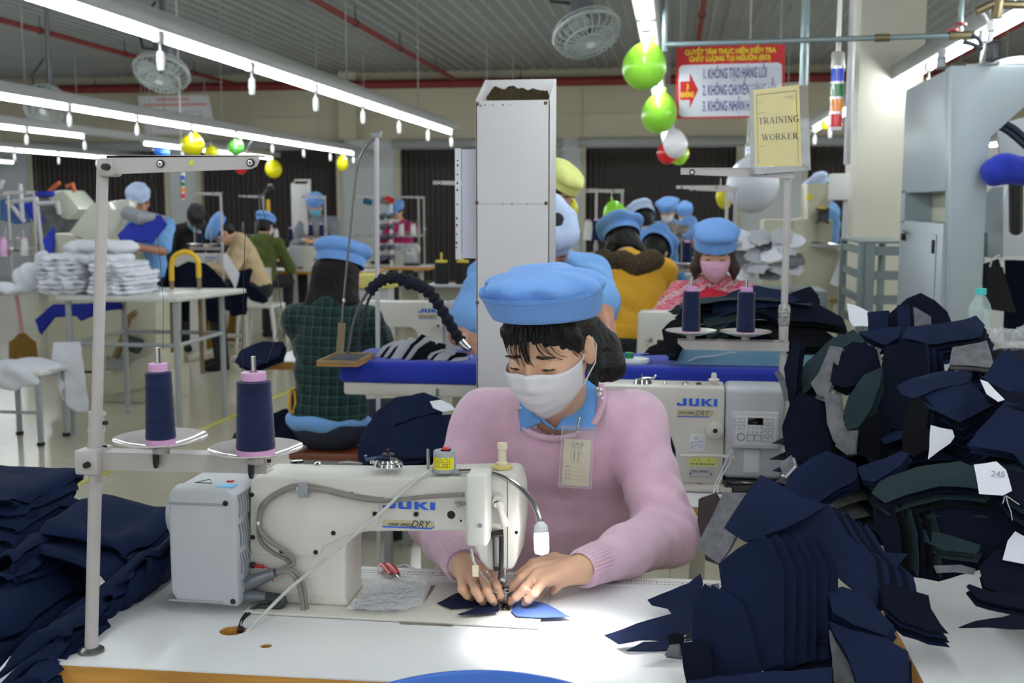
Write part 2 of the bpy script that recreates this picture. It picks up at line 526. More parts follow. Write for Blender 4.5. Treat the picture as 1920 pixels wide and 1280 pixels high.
# ---------------------------------------------------------------- lamp rows
m_rail = M('white lamp rail', (160, 162, 160), rough=.4)
m_tube = M('lit tube', (244, 252, 255), emit=TUBE_LIGHT, rough=.5)
m_white = M('white plastic', (228, 228, 226), rough=.35)
def lamp_row(X, z, y0, y1, tubes, where, sw=True):
    g = where
    t = thing('lamp_rail', 'grey white lamp rail of the ' + where, 'lamp rail', (X, y0, z))
    part('rail', MB().prism([(X - .045, z + .03), (X + .045, z + .03), (X + .055, z + .12), (X - .055, z + .12)], y0, y1, 'XZ', .004), m_rail, t)
    y = y0 + .4
    while y < y1:
        part('hanger', MB().tube([(X, y, z + .12), (X, y, CEIL + .05)], .006, 6), m_grey, t); y += 2.4
    for yy in tubes:
        L = thing('tube_light', 'lit LED tube in the ' + where, 'tube light', (X, yy, z), group='tube lights of the ' + where)
        part('diffuser', MB().tube([(X, yy + .03, z), (X, yy + 1.15, z)], .0155, 12), m_tube, L)
        for ye in (yy + .002, yy + 1.15): part('end_cap', MB().box((X - .018, ye, z - .02), (X + .018, ye + .028, z + .029), .004), m_white, L)
        if sw and yy > 4:
            s = thing('pull_switch', 'white pull switch under the ' + where, 'switch', (X, yy + 1.19, z - .1), group='pull switches of the ' + where)
            part('cord', MB().tube([(X, yy + 1.19, z + .04), (X + .004, yy + 1.19, z - .06)], .006, 6), m_white, s)
            part('body', MB().lathe([(0, -.155), (.016, -.15), (.021, -.1), (.016, -.06), (0, -.055)], (X + .004, yy + 1.19, z), 12), m_white, s)
def seq(a, b_): 
    out = []; y = a
    while y < b_: out.append(y); y += 1.19
    return out
lamp_row(-2.49, 2.3, -4, 12.6, seq(-3.08, 11.3), 'nearest row from the top left corner')
lamp_row(-2.49, 2.3, 14.4, 21.4, seq(14.6, 20.2), 'unseen row added for light behind the white duct', sw=False)  # lamps put out of sight behind the duct to brighten the back
lamp_row(-5.0, 2.3, 3, 18.2, seq(5.25, 17.0), 'second row from the top left corner')
lamp_row(-6.9, 2.3, 9, 19, [10.1, 11.3, 13.95, 15.15, 16.35, 17.55], 'third row behind the yellow balloons')
lamp_row(-9.6, 2.3, 12, 20, seq(13.0, 19), 'fourth row, lowest at the left')
lamp_row(-12.3, 2.3, 4, 19.5, seq(4.2, 18.5), 'unseen row added for light beyond the left edge', sw=False)  # never in view, added to light the rear of the hall
lamp_row(-.15, 2.3, -4, 20.5, [-3.1, -1.9, -.7, .5, 1.7, 2.9, 4.05, 5.25, 7.6, 8.8] + seq(12.4, 19.5), 'row above the green balloons', sw=False)  # rear tubes, masked by the balloons, are added for the back wall
lamp_row(1.45, 2.3, -4, 21.2, [-2.6, -.9, .3, 1.5, 3.4, 4.6, 5.8, 7.0, 8.9, 10.1, 11.3] + seq(13, 20), 'right row beside the cream column')  # tubes screened by the paper sign are added to lift the back
lamp_row(4.2, 2.3, -4, 20.5, [-3, -1, .8, 2, 3.2, 5] + seq(8.2, 19.4), 'row added for light beyond the tall grey machine', sw=False)  # put in for more light at the back, mostly out of view
lamp_row(6.7, 2.3, 3, 20.5, seq(3.2, 19.4), 'unseen row added for light beyond the right edge', sw=False)  # wholly out of frame, there only for its light

# ---------------------------------------------------------------- ceiling fans
m_fan = M('fan plastic', (92, 96, 100), rough=.4)
m_guard = M('fan guard', (178, 186, 184), rough=.35)
def fan(label, c, R, axis, top):
    """c: hub centre; axis: direction the fan faces"""
    t = thing('ceiling_fan', label, 'fan', c, group=None)
    a = Vector(axis).normalized(); m = a.to_track_quat('Z', 'Y').to_matrix().to_4x4(); m.translation = Vector(c)
    mb = MB()
    prof = [(1, 0), (.97, .22), (.75, .34), (.45, .4), (.14, .42)]
    for k in range(26):
        an = 2 * pi * k / 26
        mb.tube([m @ Vector((R * p * cos(an), R * p * sin(an), R * q)) for p, q in prof], .004, 4)
        mb.tube([m @ Vector((R * p * cos(an), R * p * sin(an), -R * q * .8)) for p, q in prof], .004, 4)
    for p, q in ((1, 0), (.75, .34), (.45, .4), (.14, .42), (.75, -.27), (.97, -.18)):
        mb.tube([m @ Vector((R * p * cos(2 * pi * k / 28), R * p * sin(2 * pi * k / 28), R * q)) for k in range(28)], .006 if p < 1 else .014, 5, closed=True)
    part('guard', mb, m_guard, t)
    part('badge', MB().lathe([(0, .012), (.13 * R, .01), (.14 * R, 0), (0, 0)], (0, 0, R * .42), 20, mtx=m), m_white, t)
    part('motor', MB().lathe([(0, -.62 * R), (.2 * R, -.6 * R), (.26 * R, -.35 * R), (.2 * R, -.05 * R), (.1 * R, 0), (0, .02)], (0, 0, 0), 20, mtx=m), m_fan, t)
    for k in range(3):
        an0 = 2 * pi * k / 3
        def bl(u, v, an0=an0):
            r = R * (.14 + .74 * u); an = an0 + (v - .5) * (1.25 - .3 * u) + .5 * u
            return m @ Vector((r * cos(an), r * sin(an), .1 * R * (v - .5) * 1.4 + .04 * R))
        part('blade', MB().grid(bl, 6, 6), M('fan blade', (170, 178, 178), rough=.3), t)
    bk = m @ Vector((0, 0, -.5 * R))
    part('bracket', MB().tube([bk, (bk.x, bk.y, bk.z + .16), (bk.x, bk.y, top)], [.05, .03, .02], 10).box((bk.x - .07, bk.y - .07, bk.z + .02), (bk.x + .07, bk.y + .07, bk.z + .2), .02), m_fan, t)
    part('cord', MB().tube([bk + Vector((-.05, 0, .1)), bk + Vector((-.2, .02, .12)), bk + Vector((-.24, .02, .3)), bk + Vector((-.06, 0, .5))], .012, 6), m_dark, t)
    return t
c = W(1100, 62, 7.2); fan('wide wire cage fan tilted down, beside the top green balloon', c, .21, (.35, -.5, -1), CEIL)
c = W(303, 136, 9.2); fan('wire cage fan hanging below the nearest lamp row at the left', c, .23, (0, -.62, -1), CEIL)
c = W(87, 200, 12.5); fan('grey fan half hidden behind the second lamp row', c, .28, (.1, -1, -.6), CEIL)

# ---------------------------------------------------------------- air conduit and drop pipes, upper right
m_cond = M('galvanised conduit', (132, 148, 150), rough=.35, metal=.4)
a = W(1246, 84, 5.2); c = W(1800, 66, 5.2)
tt = thing('air_pipe', 'thin grey air pipe running level above the slogan sign to the two red valves', 'pipe', a)
part('tube', MB().tube([a, c], .012, 10), m_cond, tt)
part('drop', MB().tube([(a.x, a.y, a.z - .03), (a.x, a.y, CEIL)], .012, 8), m_cond, tt)
part('drop', MB().tube([(c.x, c.y, c.z), (c.x, c.y, CEIL)], .012, 8), m_cond, tt)
for f_ in ((1640, 71.5, 1668, .017), (1780, 67, 1826, .02)): part('fitting', MB().tube([W(f_[0], f_[1], 5.2), W(f_[2], f_[1] - 1, 5.2)], f_[3], 10), M('brass fitting', (120, 108, 80), rough=.4, metal=.6), tt)
for px, py in ((1787, 57), (1801, 46)):
    p = W(px, py, 5.2)
    v = part('valve', MB().tube([(p.x, p.y, p.z - .035), (p.x, p.y, p.z)], .01, 8), m_dark, tt)
    part('handle', MB().lathe([(.018, -.006), (.026, -.006), (.026, .006), (.018, .006)], p, 20).box((p.x - .02, p.y - .004, p.z - .003), (p.x + .02, p.y + .004, p.z + .003)), M('valve red', (160, 36, 48), rough=.4), v)
a = W(1511, 10, 5.6)
pipe('grey vertical drop pipe just right of the slogan sign', (a.x, 5.6, W(1509, 160, 5.6).z), (a.x, 5.6, CEIL), .02, None, m_cond, 'drop_pipe')
a = W(1597, 0, 6.2); c = W(1588, 308, 6.2)
pipe('long pale drop pipe hanging left of the cream column', (c.x, 6.2, c.z), (a.x + .01, 6.2, CEIL), .018, None, M('pale pipe', (190, 188, 192), rough=.4), 'drop_pipe')
a = W(1240, 8, 5.6); c = W(1600, 4, 5.6)
# ================================================================ people: shared builders
def skin_mat(name, col):
    m = M(name, col, rough=.5, var=.06, vs=25, bump=.08, bs=180)
    nt, b = nodes_of(m)
    b.inputs['Subsurface Weight'].default_value = .12
    b.inputs['Subsurface Radius'].default_value = (.6, .25, .15); b.inputs['Subsurface Scale'].default_value = .01
    return m
SKIN = skin_mat('skin', (208, 160, 130)); SKIN2 = skin_mat('tanned skin', (176, 122, 96))
HAIR = M('black hair', (13, 11, 12), rough=.46, spec=.3, bump=.35, bs=30, stretch=(14, 14, 1.5))
HAIRB = M('brown hair', (58, 36, 28), rough=.4, bump=.5, bs=30, stretch=(14, 14, 1.5))
CAPBLUE = M('cap cotton blue', (112, 160, 226), rough=.8, var=.04, vs=12, bump=.15, bs=400, sheen=.1)
POLO = M('polo light blue', (118, 168, 226), rough=.85, var=.05, vs=10, bump=.15, bs=300)
MASKW = M('white mask', (226, 224, 228), rough=.8, bump=.06, bs=250)
MASKP = M('pink mask', (226, 176, 200), rough=.8)
MASKB = M('blue mask', (112, 186, 214), rough=.8)
EYE = M('dark eye', (26, 18, 16), rough=.25)
EYEW = M('eye white', (214, 206, 200), rough=.3)
BROW = M('eyebrow', (48, 36, 30), rough=.8)
LIP = M('lips', (168, 98, 92), rough=.5)
JEANS = M('dark jeans', (34, 40, 58), rough=.85, var=.15, vs=9, bump=.2, bs=300)
BLACKC = M('black cloth', (22, 22, 25), rough=.9, var=.1, vs=10)

def rot3(F, pitch=0, roll=0):
    """head axes as rows: x = person's left, y = facing, z = up"""
    F = Vector((F[0], F[1], 0)).normalized(); Z = Vector((0, 0, 1)); L = Z.cross(F)
    q = Matrix.Rotation(-pitch, 3, L)
    # pitching the face down turns F towards -Z
    f = F * cos(pitch) - Z * sin(pitch); u = Z * cos(pitch) + F * sin(pitch)
    if roll: 
        l2 = L * cos(roll) + u * sin(roll); u = u * cos(roll) - L * sin(roll); L = l2
    return L, f, u
class Head:
    def __init__(s, c, F, pitch=0, roll=0, k=.95):
        s.c = Vector(c); s.L, s.f, s.u = rot3(F, pitch, roll); s.k = k
        s.R = np.array([s.L, s.f, s.u])
    def p(s, x, y, z): return s.c + (-s.L * x + s.f * y + s.u * z) * s.k if False else s.c + (s.L * x + s.f * y + s.u * z) * s.k
    def r(s, *a): return tuple(x * s.k for x in a)
def head_solid(S, H, ears=True, detail=True):
    S.ell(H.p(0, -.012, .03), H.r(.075, .096, .094), H.R, .01)
    S.ell(H.p(0, .026, -.03), H.r(.064, .066, .088), H.R, .03)
    S.ell(H.p(0, .05, -.088), H.r(.034, .034, .028), H.R, .03)
    if detail:
        S.cap(H.p(0, .088, .012), H.p(0, .104, -.024), .008 * H.k, .012 * H.k, .012)
        for q in (-1, 1):
            S.ell(H.p(q * .036, .055, -.028), H.r(.03, .034, .03), H.R, .02)
            S.cut_ell(H.p(q * .031, .099, .006), H.r(.019, .012, .011), H.R, .012)
            S.ell(H.p(q * .031, .078, .004), H.r(.016, .012, .011), H.R, .006)
            S.ell(H.p(q * .012, .096, -.028), H.r(.009, .009, .007), H.R, .006)
    if ears:
        for q in (-1, 1): S.ell(H.p(q * .077, -.008, -.008), H.r(.011, .02, .032), H.R, .008)
def face_parts(o, H, mask=None, closed=True):
    for q in (-1, 1):
        e = MB().tube([H.p(q * (.031 + d), .089 - abs(d) * .35, .003 - .16 * abs(d) ** 1.4 * 3) for d in (-.015, -.009, 0, .009, .016)], [.0012, .0024, .003, .0024, .001], 6)
        if not closed: e = MB().ball(H.p(q * .031, .083, .004), H.r(.012, .007, .006), 10, mtx=Matrix(H.R).transposed().to_4x4())
        part('eye', e, EYE, o)
        part('eyebrow', MB().tube([H.p(q * (.031 + d), .092 - abs(d) * .5, .026 + .004 * cos(d * 80)) for d in (-.02, -.01, 0, .01, .022)], [.0014, .0032, .0036, .003, .001], 6), BROW, o)
    if not mask:
        part('mouth', MB().tube([H.p(d, .088 - d * d * 14, -.062 + d * d * 3) for d in (-.022, -.012, 0, .012, .022)], [.001, .0045, .005, .0045, .001], 8), LIP, o)
def cap_hat(o, H, mat, puff=1.0, band=.036, rad=1.0, droop=0, seed=0, base=.045, tilt=.1, brim=None, name='cap'):
    def ringpt(an, rs, z, nz_=0):
        x = sin(an); y = cos(an)
        rr = 1 + nz_ * noise.noise(Vector((x * 1.6 + seed, y * 1.6, z * 14 + seed)))
        return H.p(.088 * rad * rs * rr * x + droop * max(0, z - base - .03) * 3, -.012 + .106 * rad * rs * rr * y, z - tilt * y * .106 + (tilt * .0))
    prof = [(1.0, base + band * .5, 0), (1.0, base + band, .02), (1.06 * puff, base + band + .012, .12), (1.1 * puff, base + band + .03, .16), (1.02 * puff, base + band + .052, .16), (.8 * puff, base + band + .068, .14), (.45 * puff, base + band + .076, .1), (.05, base + band + .078, 0)]
    n = 40
    mb = MB(); rows = []
    for rs, z, a in prof: rows.append([mb.bm.verts.new(ringpt(2 * pi * j / n, rs, z, a * 1.6)) for j in range(n)])
    for a, c in zip(rows, rows[1:]):
        for j in range(n): mb.bm.faces.new((a[j], a[(j + 1) % n], c[(j + 1) % n], c[j]))
    mb.bm.faces.new(rows[-1])
    c = part(name, mb, mat, o, 80)
    c.modifiers.new('s', 'SUBSURF').levels = 1; c.modifiers['s'].render_levels = 1
    mb = MB(); rows = []
    for rs, z in ((1.0, base), (1.035, base), (1.05, base + band * .5), (1.075, base + band), (1.05, base + band + .002), (1.0, base + band - .004)):
        rows.append([mb.bm.verts.new(ringpt(2 * pi * j / n, rs, z)) for j in range(n)])
    for a, d in zip(rows, rows[1:]):
        for j in range(n): mb.bm.faces.new((a[j], a[(j + 1) % n], d[(j + 1) % n], d[j]))
    part('band', mb, mat, c, 60)
    if brim:
        s0 = brim
        part('brim', MB().grid(lambda u, v: H.p(.085 * sin((u - .5) * 2.2) * (1 + .1 * v), s0 * (-.012 + (.1 + .075 * v * cos((u - .5) * 2.2)) * cos((u - .5) * 1.6)), base + .006 - .03 * v), 10, 4), mat, c)
    return c
def mask_on(o, H, mat, name='face_mask', fine=False):
    def pt(u, v):
        a = (u - .5) * 2.75
        top = .002 - .016 * abs(sin(a)) ** 2; bot = -.112 + .034 * abs(sin(a)) ** 1.5
        z = top + (bot - top) * v
        y = -.004 + (.103 + .014 * sin(pi * min(1, v * 1.1)) - .006 * v) * cos(a) ** 1 * (1 if v < .8 else 1 - (v - .8) * .55)
        if abs(u - .5) < .12 and v < .3: y += .012 * (1 - abs(u - .5) / .12) * (1 - v * .6)
        x = (.072 - .012 * v * v) * sin(a)
        g_ = 1 + .19 * sin(2 * a) ** 2 * max(0, 1 - v * .85); x *= g_; y *= g_
        y += .0012 * sin(v * 26) * (1 if fine else 0)
        return H.p(x, y, z)
    m = part(name, MB().grid(pt, 24, 14), mat, o, 70)
    sol = m.modifiers.new('s', 'SOLIDIFY'); sol.thickness = .0015; sol.offset = 1
    lp = MB()
    for q in (0, 1):
        s = 1 if q else -1
        lp.tube([pt(q, .05), H.p(s * .082, .0, .01), H.p(s * .083, -.02, .012), H.p(s * .084, -.03, -.01), H.p(s * .082, -.015, -.04), pt(q, .95)], .0016, 5)
    part('ear_loop', lp, mat, m)
    return m
def hair_on(o, H, kind, mat=HAIR, lo=None, h=.006, name='hair'):
    a = H.p(0, 0, 0); ext = .62 if kind == 'long' else .3
    S = SDF([a.x - .24, a.y - .24, a.z - (ext if kind in ('long', 'tail') else .2)], [a.x + .24, a.y + .24, a.z + .2], h)
    S.ell(H.p(0, -.016, .034), H.r(.083, .104, .1), H.R, .01)
    S.ell(H.p(0, -.05, -.02), H.r(.075, .062, .075), H.R, .03)
    if kind == 'long':
        dn = Vector((0, 0, -1)); bk = Vector((-H.f.x, -H.f.y, 0)).normalized(); lt = Vector((H.L.x, H.L.y, 0)).normalized()
        for q in (-.055, -.02, .02, .055):
            b0 = H.p(q, -.07, .0)
            S.chain([b0, b0 + dn * .13 + bk * .02 + lt * q * .3, b0 + dn * .27 + bk * .035 + lt * q * .5, b0 + dn * .37 + bk * .03 + lt * q * .6], [.045, .045, .036, .016], .03)
        for q in (-1, 1):
            b0 = H.p(q * .068, -.03, 0); S.chain([b0, b0 + dn * .12 + bk * .01, b0 + dn * .24 + bk * .03], [.026, .026, .012], .03)
    if kind == 'bob':
        for q in (-1, 1):
            b0 = H.p(q * .074, -.02, .01); S.chain([b0, H.p(q * .092, -.01, -.06), H.p(q * .095, .005, -.11)], [.024, .026, .012], .03)
    S.cut_ell(H.p(0, .125, -.06), H.r(.098, .12, .13), H.R, .012)
    S.ripple(lambda x, y, z: .0025 * np.sin(x * 170 + 20 * np.sin(z * 15)) * np.sin(y * 150))
    return link(name, S.mesh(name, 1), mat, o)

def ik(a, c, l1, l2, pole):
    a = Vector(a); c = Vector(c); d = c - a; D = min(d.length, (l1 + l2) * .999); n = d.normalized()
    x = (l1 * l1 - l2 * l2 + D * D) / (2 * D); hgt = sqrt(max(0, l1 * l1 - x * x))
    p = Vector(pole); p = (p - n * p.dot(n)).normalized()
    return a + n * x + p * hgt, a + n * D
def hand_solid(S, wrist, fdir, palm_n, side, k=1.0, curl=.5, fr=.0085):
    """wrist point, finger direction, back-of-hand normal, side=+1 when the thumb lies along fdir x normal"""
    f = Vector(fdir).normalized(); n = Vector(palm_n); n = (n - f * n.dot(f)).normalized(); t = f.cross(n) * side
    w0 = Vector(wrist)
    S.cap(w0 - f * .03, w0 + f * .012, .023 * k, .024 * k, .02)
    for q in (-.026, -.009, .009, .026): S.cap(w0 + f * .015 + t * q * .6 * k, w0 + f * .078 * k + t * q * k, .017 * k, .0135 * k, .016)
    L = [(.029, .075, .92), (.0098, .081, 1.0), (-.0098, .08, .93), (-.029, .072, .74)]
    for q, base, ln in L:
        b0 = w0 + f * base * k + t * q * k
        a1 = curl * .7; a2 = curl * 1.5; a3 = curl * 2.1
        p1 = b0 + (f * cos(a1) - n * sin(a1)) * .042 * ln * k
        p2 = p1 + (f * cos(a2) - n * sin(a2)) * .026 * ln * k
        p3 = p2 + (f * cos(a3) - n * sin(a3)) * .02 * ln * k
        S.chain([b0, p1, p2, p3], [fr * 1.12 * k, fr * k, fr * .92 * k, fr * .78 * k], .005)
    b0 = w0 + f * .02 * k + t * .024 * k
    p1 = b0 + (f * .7 + t * .7 - n * .15).normalized() * .042 * k; p2 = p1 + (f * .9 + t * .25 - n * .3).normalized() * .032 * k; p3 = p2 + (f * .95 - n * .35).normalized() * .024 * k
    S.chain([b0, p1, p2, p3], [.017 * k, .0125 * k, .011 * k, .0085 * k], .008)

def person(label, head, face, pitch=20, lean=10, seated=True, top=POLO, sleeve='long', cap=CAPBLUE, hair='short', hairmat=HAIR, mask=None, hands=None, bottom=JEANS,
           skin=SKIN, roll=0, k=.95, h=.009, capkw=None, body_face=None, build=1.0, low=None, hood=None, mask_below=False, group=None, legs=True, closed=True):
    Hc = Vector(head); Fd = Vector((sin(radians(face)), -cos(radians(face)), 0))     # face 0 = towards the camera, 90 = image right
    B = Fd if body_face is None else Vector((sin(radians(body_face)), -cos(radians(body_face)), 0))
    H = Head(Hc, Fd, radians(pitch), radians(roll), k)
    Z = Vector((0, 0, 1)); L = Z.cross(B); T = (Z * cos(radians(lean)) + B * sin(radians(lean))).normalized()
    Bf = (B * cos(radians(lean)) - Z * sin(radians(lean))).normalized()
    nb = H.p(0, -.045, -.1); nb2 = nb - T * .055 - Bf * .012                 # neck top, neck base
    sw = .165 * build
    sh = [nb2 - T * .06 + L * sw * q for q in (1, -1)]
    chest = nb2 - T * .17; waist = nb2 - T * .34; pel = nb2 - T * .47 - Bf * .0
    hp = [pel + L * .085 * q for q in (1, -1)]
    if seated:
        zs = max(.42, pel.z); kn = [p + B * .4 + L * .05 * q + Z * -.03 for p, q in zip(hp, (1, -1))]; an = [Vector((p.x - B.x * .04, p.y - B.y * .04, .1)) for p in kn]
    else:
        kn = [Vector(p.lerp(Vector((p.x, p.y, .09)), .52)) + B * .02 for p in hp]; an = [Vector((p.x, p.y, .1)) for p in hp]
    if hands is None: hands = [pel + B * .42 + T * .2 + L * .1 * q for q in (1, -1)]
    el = []; wr = []
    for s_, hnd, q in zip(sh, hands, (1, -1)):
        e, c_ = ik(s_, hnd, .275 * build, .245 * build, -Z * .8 + L * .55 * q - B * .25); el.append(e); wr.append(c_)
    allp = [Hc + Z * .16, Hc] + sh + el + wr + hp + ((kn + an) if legs else [])
    lo = [min(p[i] for p in allp) - .22 for i in range(3)]; hi = [max(p[i] for p in allp) + .22 for i in range(3)]; lo[2] = max(lo[2], -.02)
    S = SDF(lo, hi, h)
    head_solid(S, H)
    S.cap(H.p(0, -.02, -.06), nb2, .05, .056, .03)
    Rt = np.array([L, Bf, T])
    S.ell(chest, (.15 * build, .095, .17), Rt, .04); S.ell(waist, (.13 * build, .09, .15), Rt, .06); S.ell(pel, (.15, .1, .12), Rt, .05)
    for q in range(2):
        S.cap(nb2 - T * .02, sh[q], .05, .05, .03)
        S.cap(sh[q], el[q], .046, .037, .03); S.cap(el[q], wr[q], .036, .025, .015)
        fd = (wr[q] - el[q]).normalized(); nn = Z - fd * Z.dot(fd); nn = nn if nn.length > .2 else -Bf
        hand_solid(S, wr[q] + fd * .01, fd - Z * .1, nn, (1 if q == 0 else -1) * -1 * -1, 1, .45, max(.0085, h * .95))
        if legs:
            S.cap(hp[q], kn[q], .07, .05, .04); S.cap(kn[q], an[q], .048, .033, .02)
    o = link('person', S.mesh('person', 1), skin); tag(o, label, 'person', group)
    # garment
    S = SDF(lo, hi, h)
    g = .014
    S.ell(chest, (.15 * build + g, .1 + g, .18 + g), Rt, .04); S.ell(waist, (.14 * build + g, .1 + g, .16 + g), Rt, .06); S.ell(pel + T * .02, (.15 + g + .01, .115 + g, .11 + g), Rt, .05)
    S.cap(nb2 + T * .0, nb2 - T * .05, .062, .075, .04)
    for q in range(2):
        S.cap(nb2 - T * .025, sh[q], .058 + g, .052 + g, .04)
        if sleeve == 'long':
            S.cap(sh[q], el[q], .052 + g, .045 + g, .03); S.cap(el[q], wr[q] - (wr[q] - el[q]).normalized() * .01, .045 + g, .032 + g * .7, .02)
        else:
            m = sh[q].lerp(el[q], .82); S.cap(sh[q], m, .054 + g, .056 + g, .03)
    f1 = random.uniform(0, 6)
    S.ripple(lambda x, y, z: .005 * np.sin(26 * x + 31 * z + 5 * np.sin(17 * y + f1)) * np.sin(19 * y - 23 * z + f1) + .0025 * np.sin(55 * z + 40 * x + f1))
    gname = {'short': 'shirt', 'long': 'sweater'}[sleeve]
    link(gname, S.mesh(gname, 1), top, o)
    if legs:
        S = SDF(lo, hi, max(h, .01))
        S.ell(pel - T * .03, (.165, .125, .11), Rt, .04)
        for q in range(2):
            S.cap(hp[q], kn[q], .086, .064, .04); S.cap(kn[q], an[q], .062, .052, .02)
        link('trousers', S.mesh('trousers', 1), bottom, o)
        for q in range(2):
            t0 = Vector((an[q].x, an[q].y, .0)); 
            part('shoe', MB().ball(t0 + B * .07 + Z * .045, (.045, .045, .045), 12).tube([t0 - B * .05 + Z * .04, t0 + B * .04 + Z * .045, t0 + B * .12 + Z * .036, t0 + B * .17 + Z * .03], [.034, .04, .04, .024], 12), BLACKC, o)
    if hair: hair_on(o, H, hair, hairmat, h=max(.006, h * .7))
    face_parts(o, H, mask, closed)
    if cap: cap_hat(o, H, cap, **(capkw or {}))
    if mask: mask_on(o, H, mask)
    o['_'] = 0; del o['_']
    return o, H, dict(nb=nb2, sh=sh, el=el, wr=wr, pel=pel, T=T, B=B, L=L, chest=chest, Bf=Bf)
def cable(name, pts, r, mat, parent, Y=1.912, sub=4):
    P = [W(q[0], q[1], q[2] if len(q) > 2 else Y) for q in pts]; out = []
    for i in range(len(P) - 1):
        a = P[max(0, i - 1)]; b_ = P[i]; c = P[i + 1]; d = P[min(len(P) - 1, i + 2)]
        for k in range(sub):
            t = k / sub; out.append(.5 * ((2 * b_) + (c - a) * t + (2 * a - 5 * b_ + 4 * c - d) * t * t + (3 * b_ - a - 3 * c + d) * t ** 3))
    out.append(P[-1])
    return part(name, MB().tube(out, r, 10), mat, parent)
# ================================================================ the sewing woman in the pink sweater
PINK = M('pink fluffy knit', (226, 186, 206), rough=.95, var=.05, vs=30, bump=.55, bs=420, sheen=.5, bd=.004)
WY = 2.28
H = Head(W(1031, 650, WY), Vector((sin(radians(-19)), -cos(radians(-19)), 0)), radians(24), radians(2), 1.07)
shl, shr = W(912, 792, 2.50), W(1186, 796, 2.50)
ell_, elr = W(822, 972, 2.40), W(1252, 1000, 2.36)
wrl, wrr = G(868, 1058, .815), G(1092, 1066, .815)
nbw = W(1054, 775, 2.47)
S = SDF((-.85, 1.86, .42), (.22, 2.85, 1.42), .0036)
head_solid(S, H)
S.cap(H.p(0, -.02, -.05), nbw, .052, .058, .03)
tc_ = W(1050, 920, 2.56); pel_ = Vector((tc_.x, 2.66, .6))
S.ell(tc_, (.15, .1, .2), None, .05); S.ell(pel_, (.16, .12, .15), None, .06)
for a in (shl, shr): S.cap(nbw, a, .05, .052, .04)
for a, e, w_ in ((shl, ell_, wrl), (shr, elr, wrr)):
    S.cap(a, e, .05, .04, .03); S.cap(e, w_, .038, .0255, .02)
def chainpx(pts, rs, k=.006): S.chain([G(*p) for p in pts], rs, k)
# her right hand (left in view)
KN = [((867, 1086, .806), (866, 1104, .803), (876, 1116, .79), (885, 1121, .778)), ((884, 1082, .812), (891, 1107, .806), (900, 1122, .791), (906, 1130, .778)),
      ((904, 1079, .813), (914, 1107, .807), (922, 1123, .791), (927, 1131, .778)), ((921, 1078, .812), (932, 1102, .803), (938, 1116, .79), (941, 1124, .778))]
for f_ in KN:
    S.cap(wrl + Vector((0, 0, -.002)), G(*f_[0]), .021, .0112, .012)
    chainpx(f_, [.0094, .0084, .0078, .0064], .003)
S.chain([wrl, G(905, 1066, .80), G(928, 1086, .79), G(945, 1105, .782)], [.02, .014, .0115, .009], .008)
# her left hand (right in view)
KN2 = [((1004, 1064, .818), (976, 1084, .812), (960, 1102, .795), (951, 1113, .78)), ((1006, 1076, .821), (984, 1102, .812), (968, 1119, .794), (957, 1129, .778)),
       ((1020, 1088, .817), (1003, 1111, .806), (991, 1124, .79), (983, 1131, .778)), ((1054, 1087, .806), (1046, 1097, .798), (1040, 1104, .788), (1035, 1109, .779))]
for i, f_ in enumerate(KN2):
    S.cap(wrr, G(*f_[0]), .022, .0118, .013)
    chainpx(f_, [.0098, .0088, .008, .0066] if i < 3 else [.0098, .0086, .0076, .0064], .003)
S.chain([wrr, G(1040, 1050, .80), G(1000, 1058, .79), G(972, 1078, .782)], [.021, .015, .0115, .009], .008)
woman = link('person', S.mesh('person', 1), skin_mat('warm skin', (220, 174, 144)))
tag(woman, 'woman in fluffy pink sweater and white face mask bent over the nearest sewing machine', 'person')
NAIL = M('fingernail', (232, 190, 172), rough=.25)
for f_ in KN + KN2:
    a = G(*f_[2]); c = G(*f_[3]); d = (c - a).normalized(); n = Vector((0, 0, 1)) - d * d.z; n.normalize()
    part('fingernail', MB().ball(a.lerp(c, .85) + n * .0062 - d * .001, (.0052, .0075, .0018), 10, mtx=frame((0, 0, 0), d.cross(n), d)), NAIL, woman)
# sweater
S = SDF((-.9, 2.0, .5), (.3, 2.9, 1.2), .005)
S.ell(tc_, (.175, .125, .22), None, .05); S.ell(pel_, (.19, .15, .15), None, .06)
S.ell(W(1050, 850, 2.52), (.16, .11, .13), None, .05)
S.cap(nbw - Vector((0, -.01, .05)), nbw - Vector((0, 0, .09)), .085, .1, .05)
for a in (shl, shr): S.cap(nbw - Vector((0, 0, .045)), a, .06, .066, .05); S.cap(nbw + Vector((.045 if a is shr else -.045, .03, .012)), a, .05, .06, .05)
for a, e, w_, q in ((shl, ell_, wrl, 0), (shr, elr, wrr, 1)):
    S.cap(a, e, .069, .064, .035); S.cap(e, e.lerp(w_, .55), .062, .053, .03); S.cap(e.lerp(w_, .55), w_ + (e - w_) * .035, .053, .036, .02)
S.cut_ell(nbw + Vector((-.004, -.055, .03)), (.068, .085, .07), None, .01)
elv, wv, sv = elr, wrr, shr
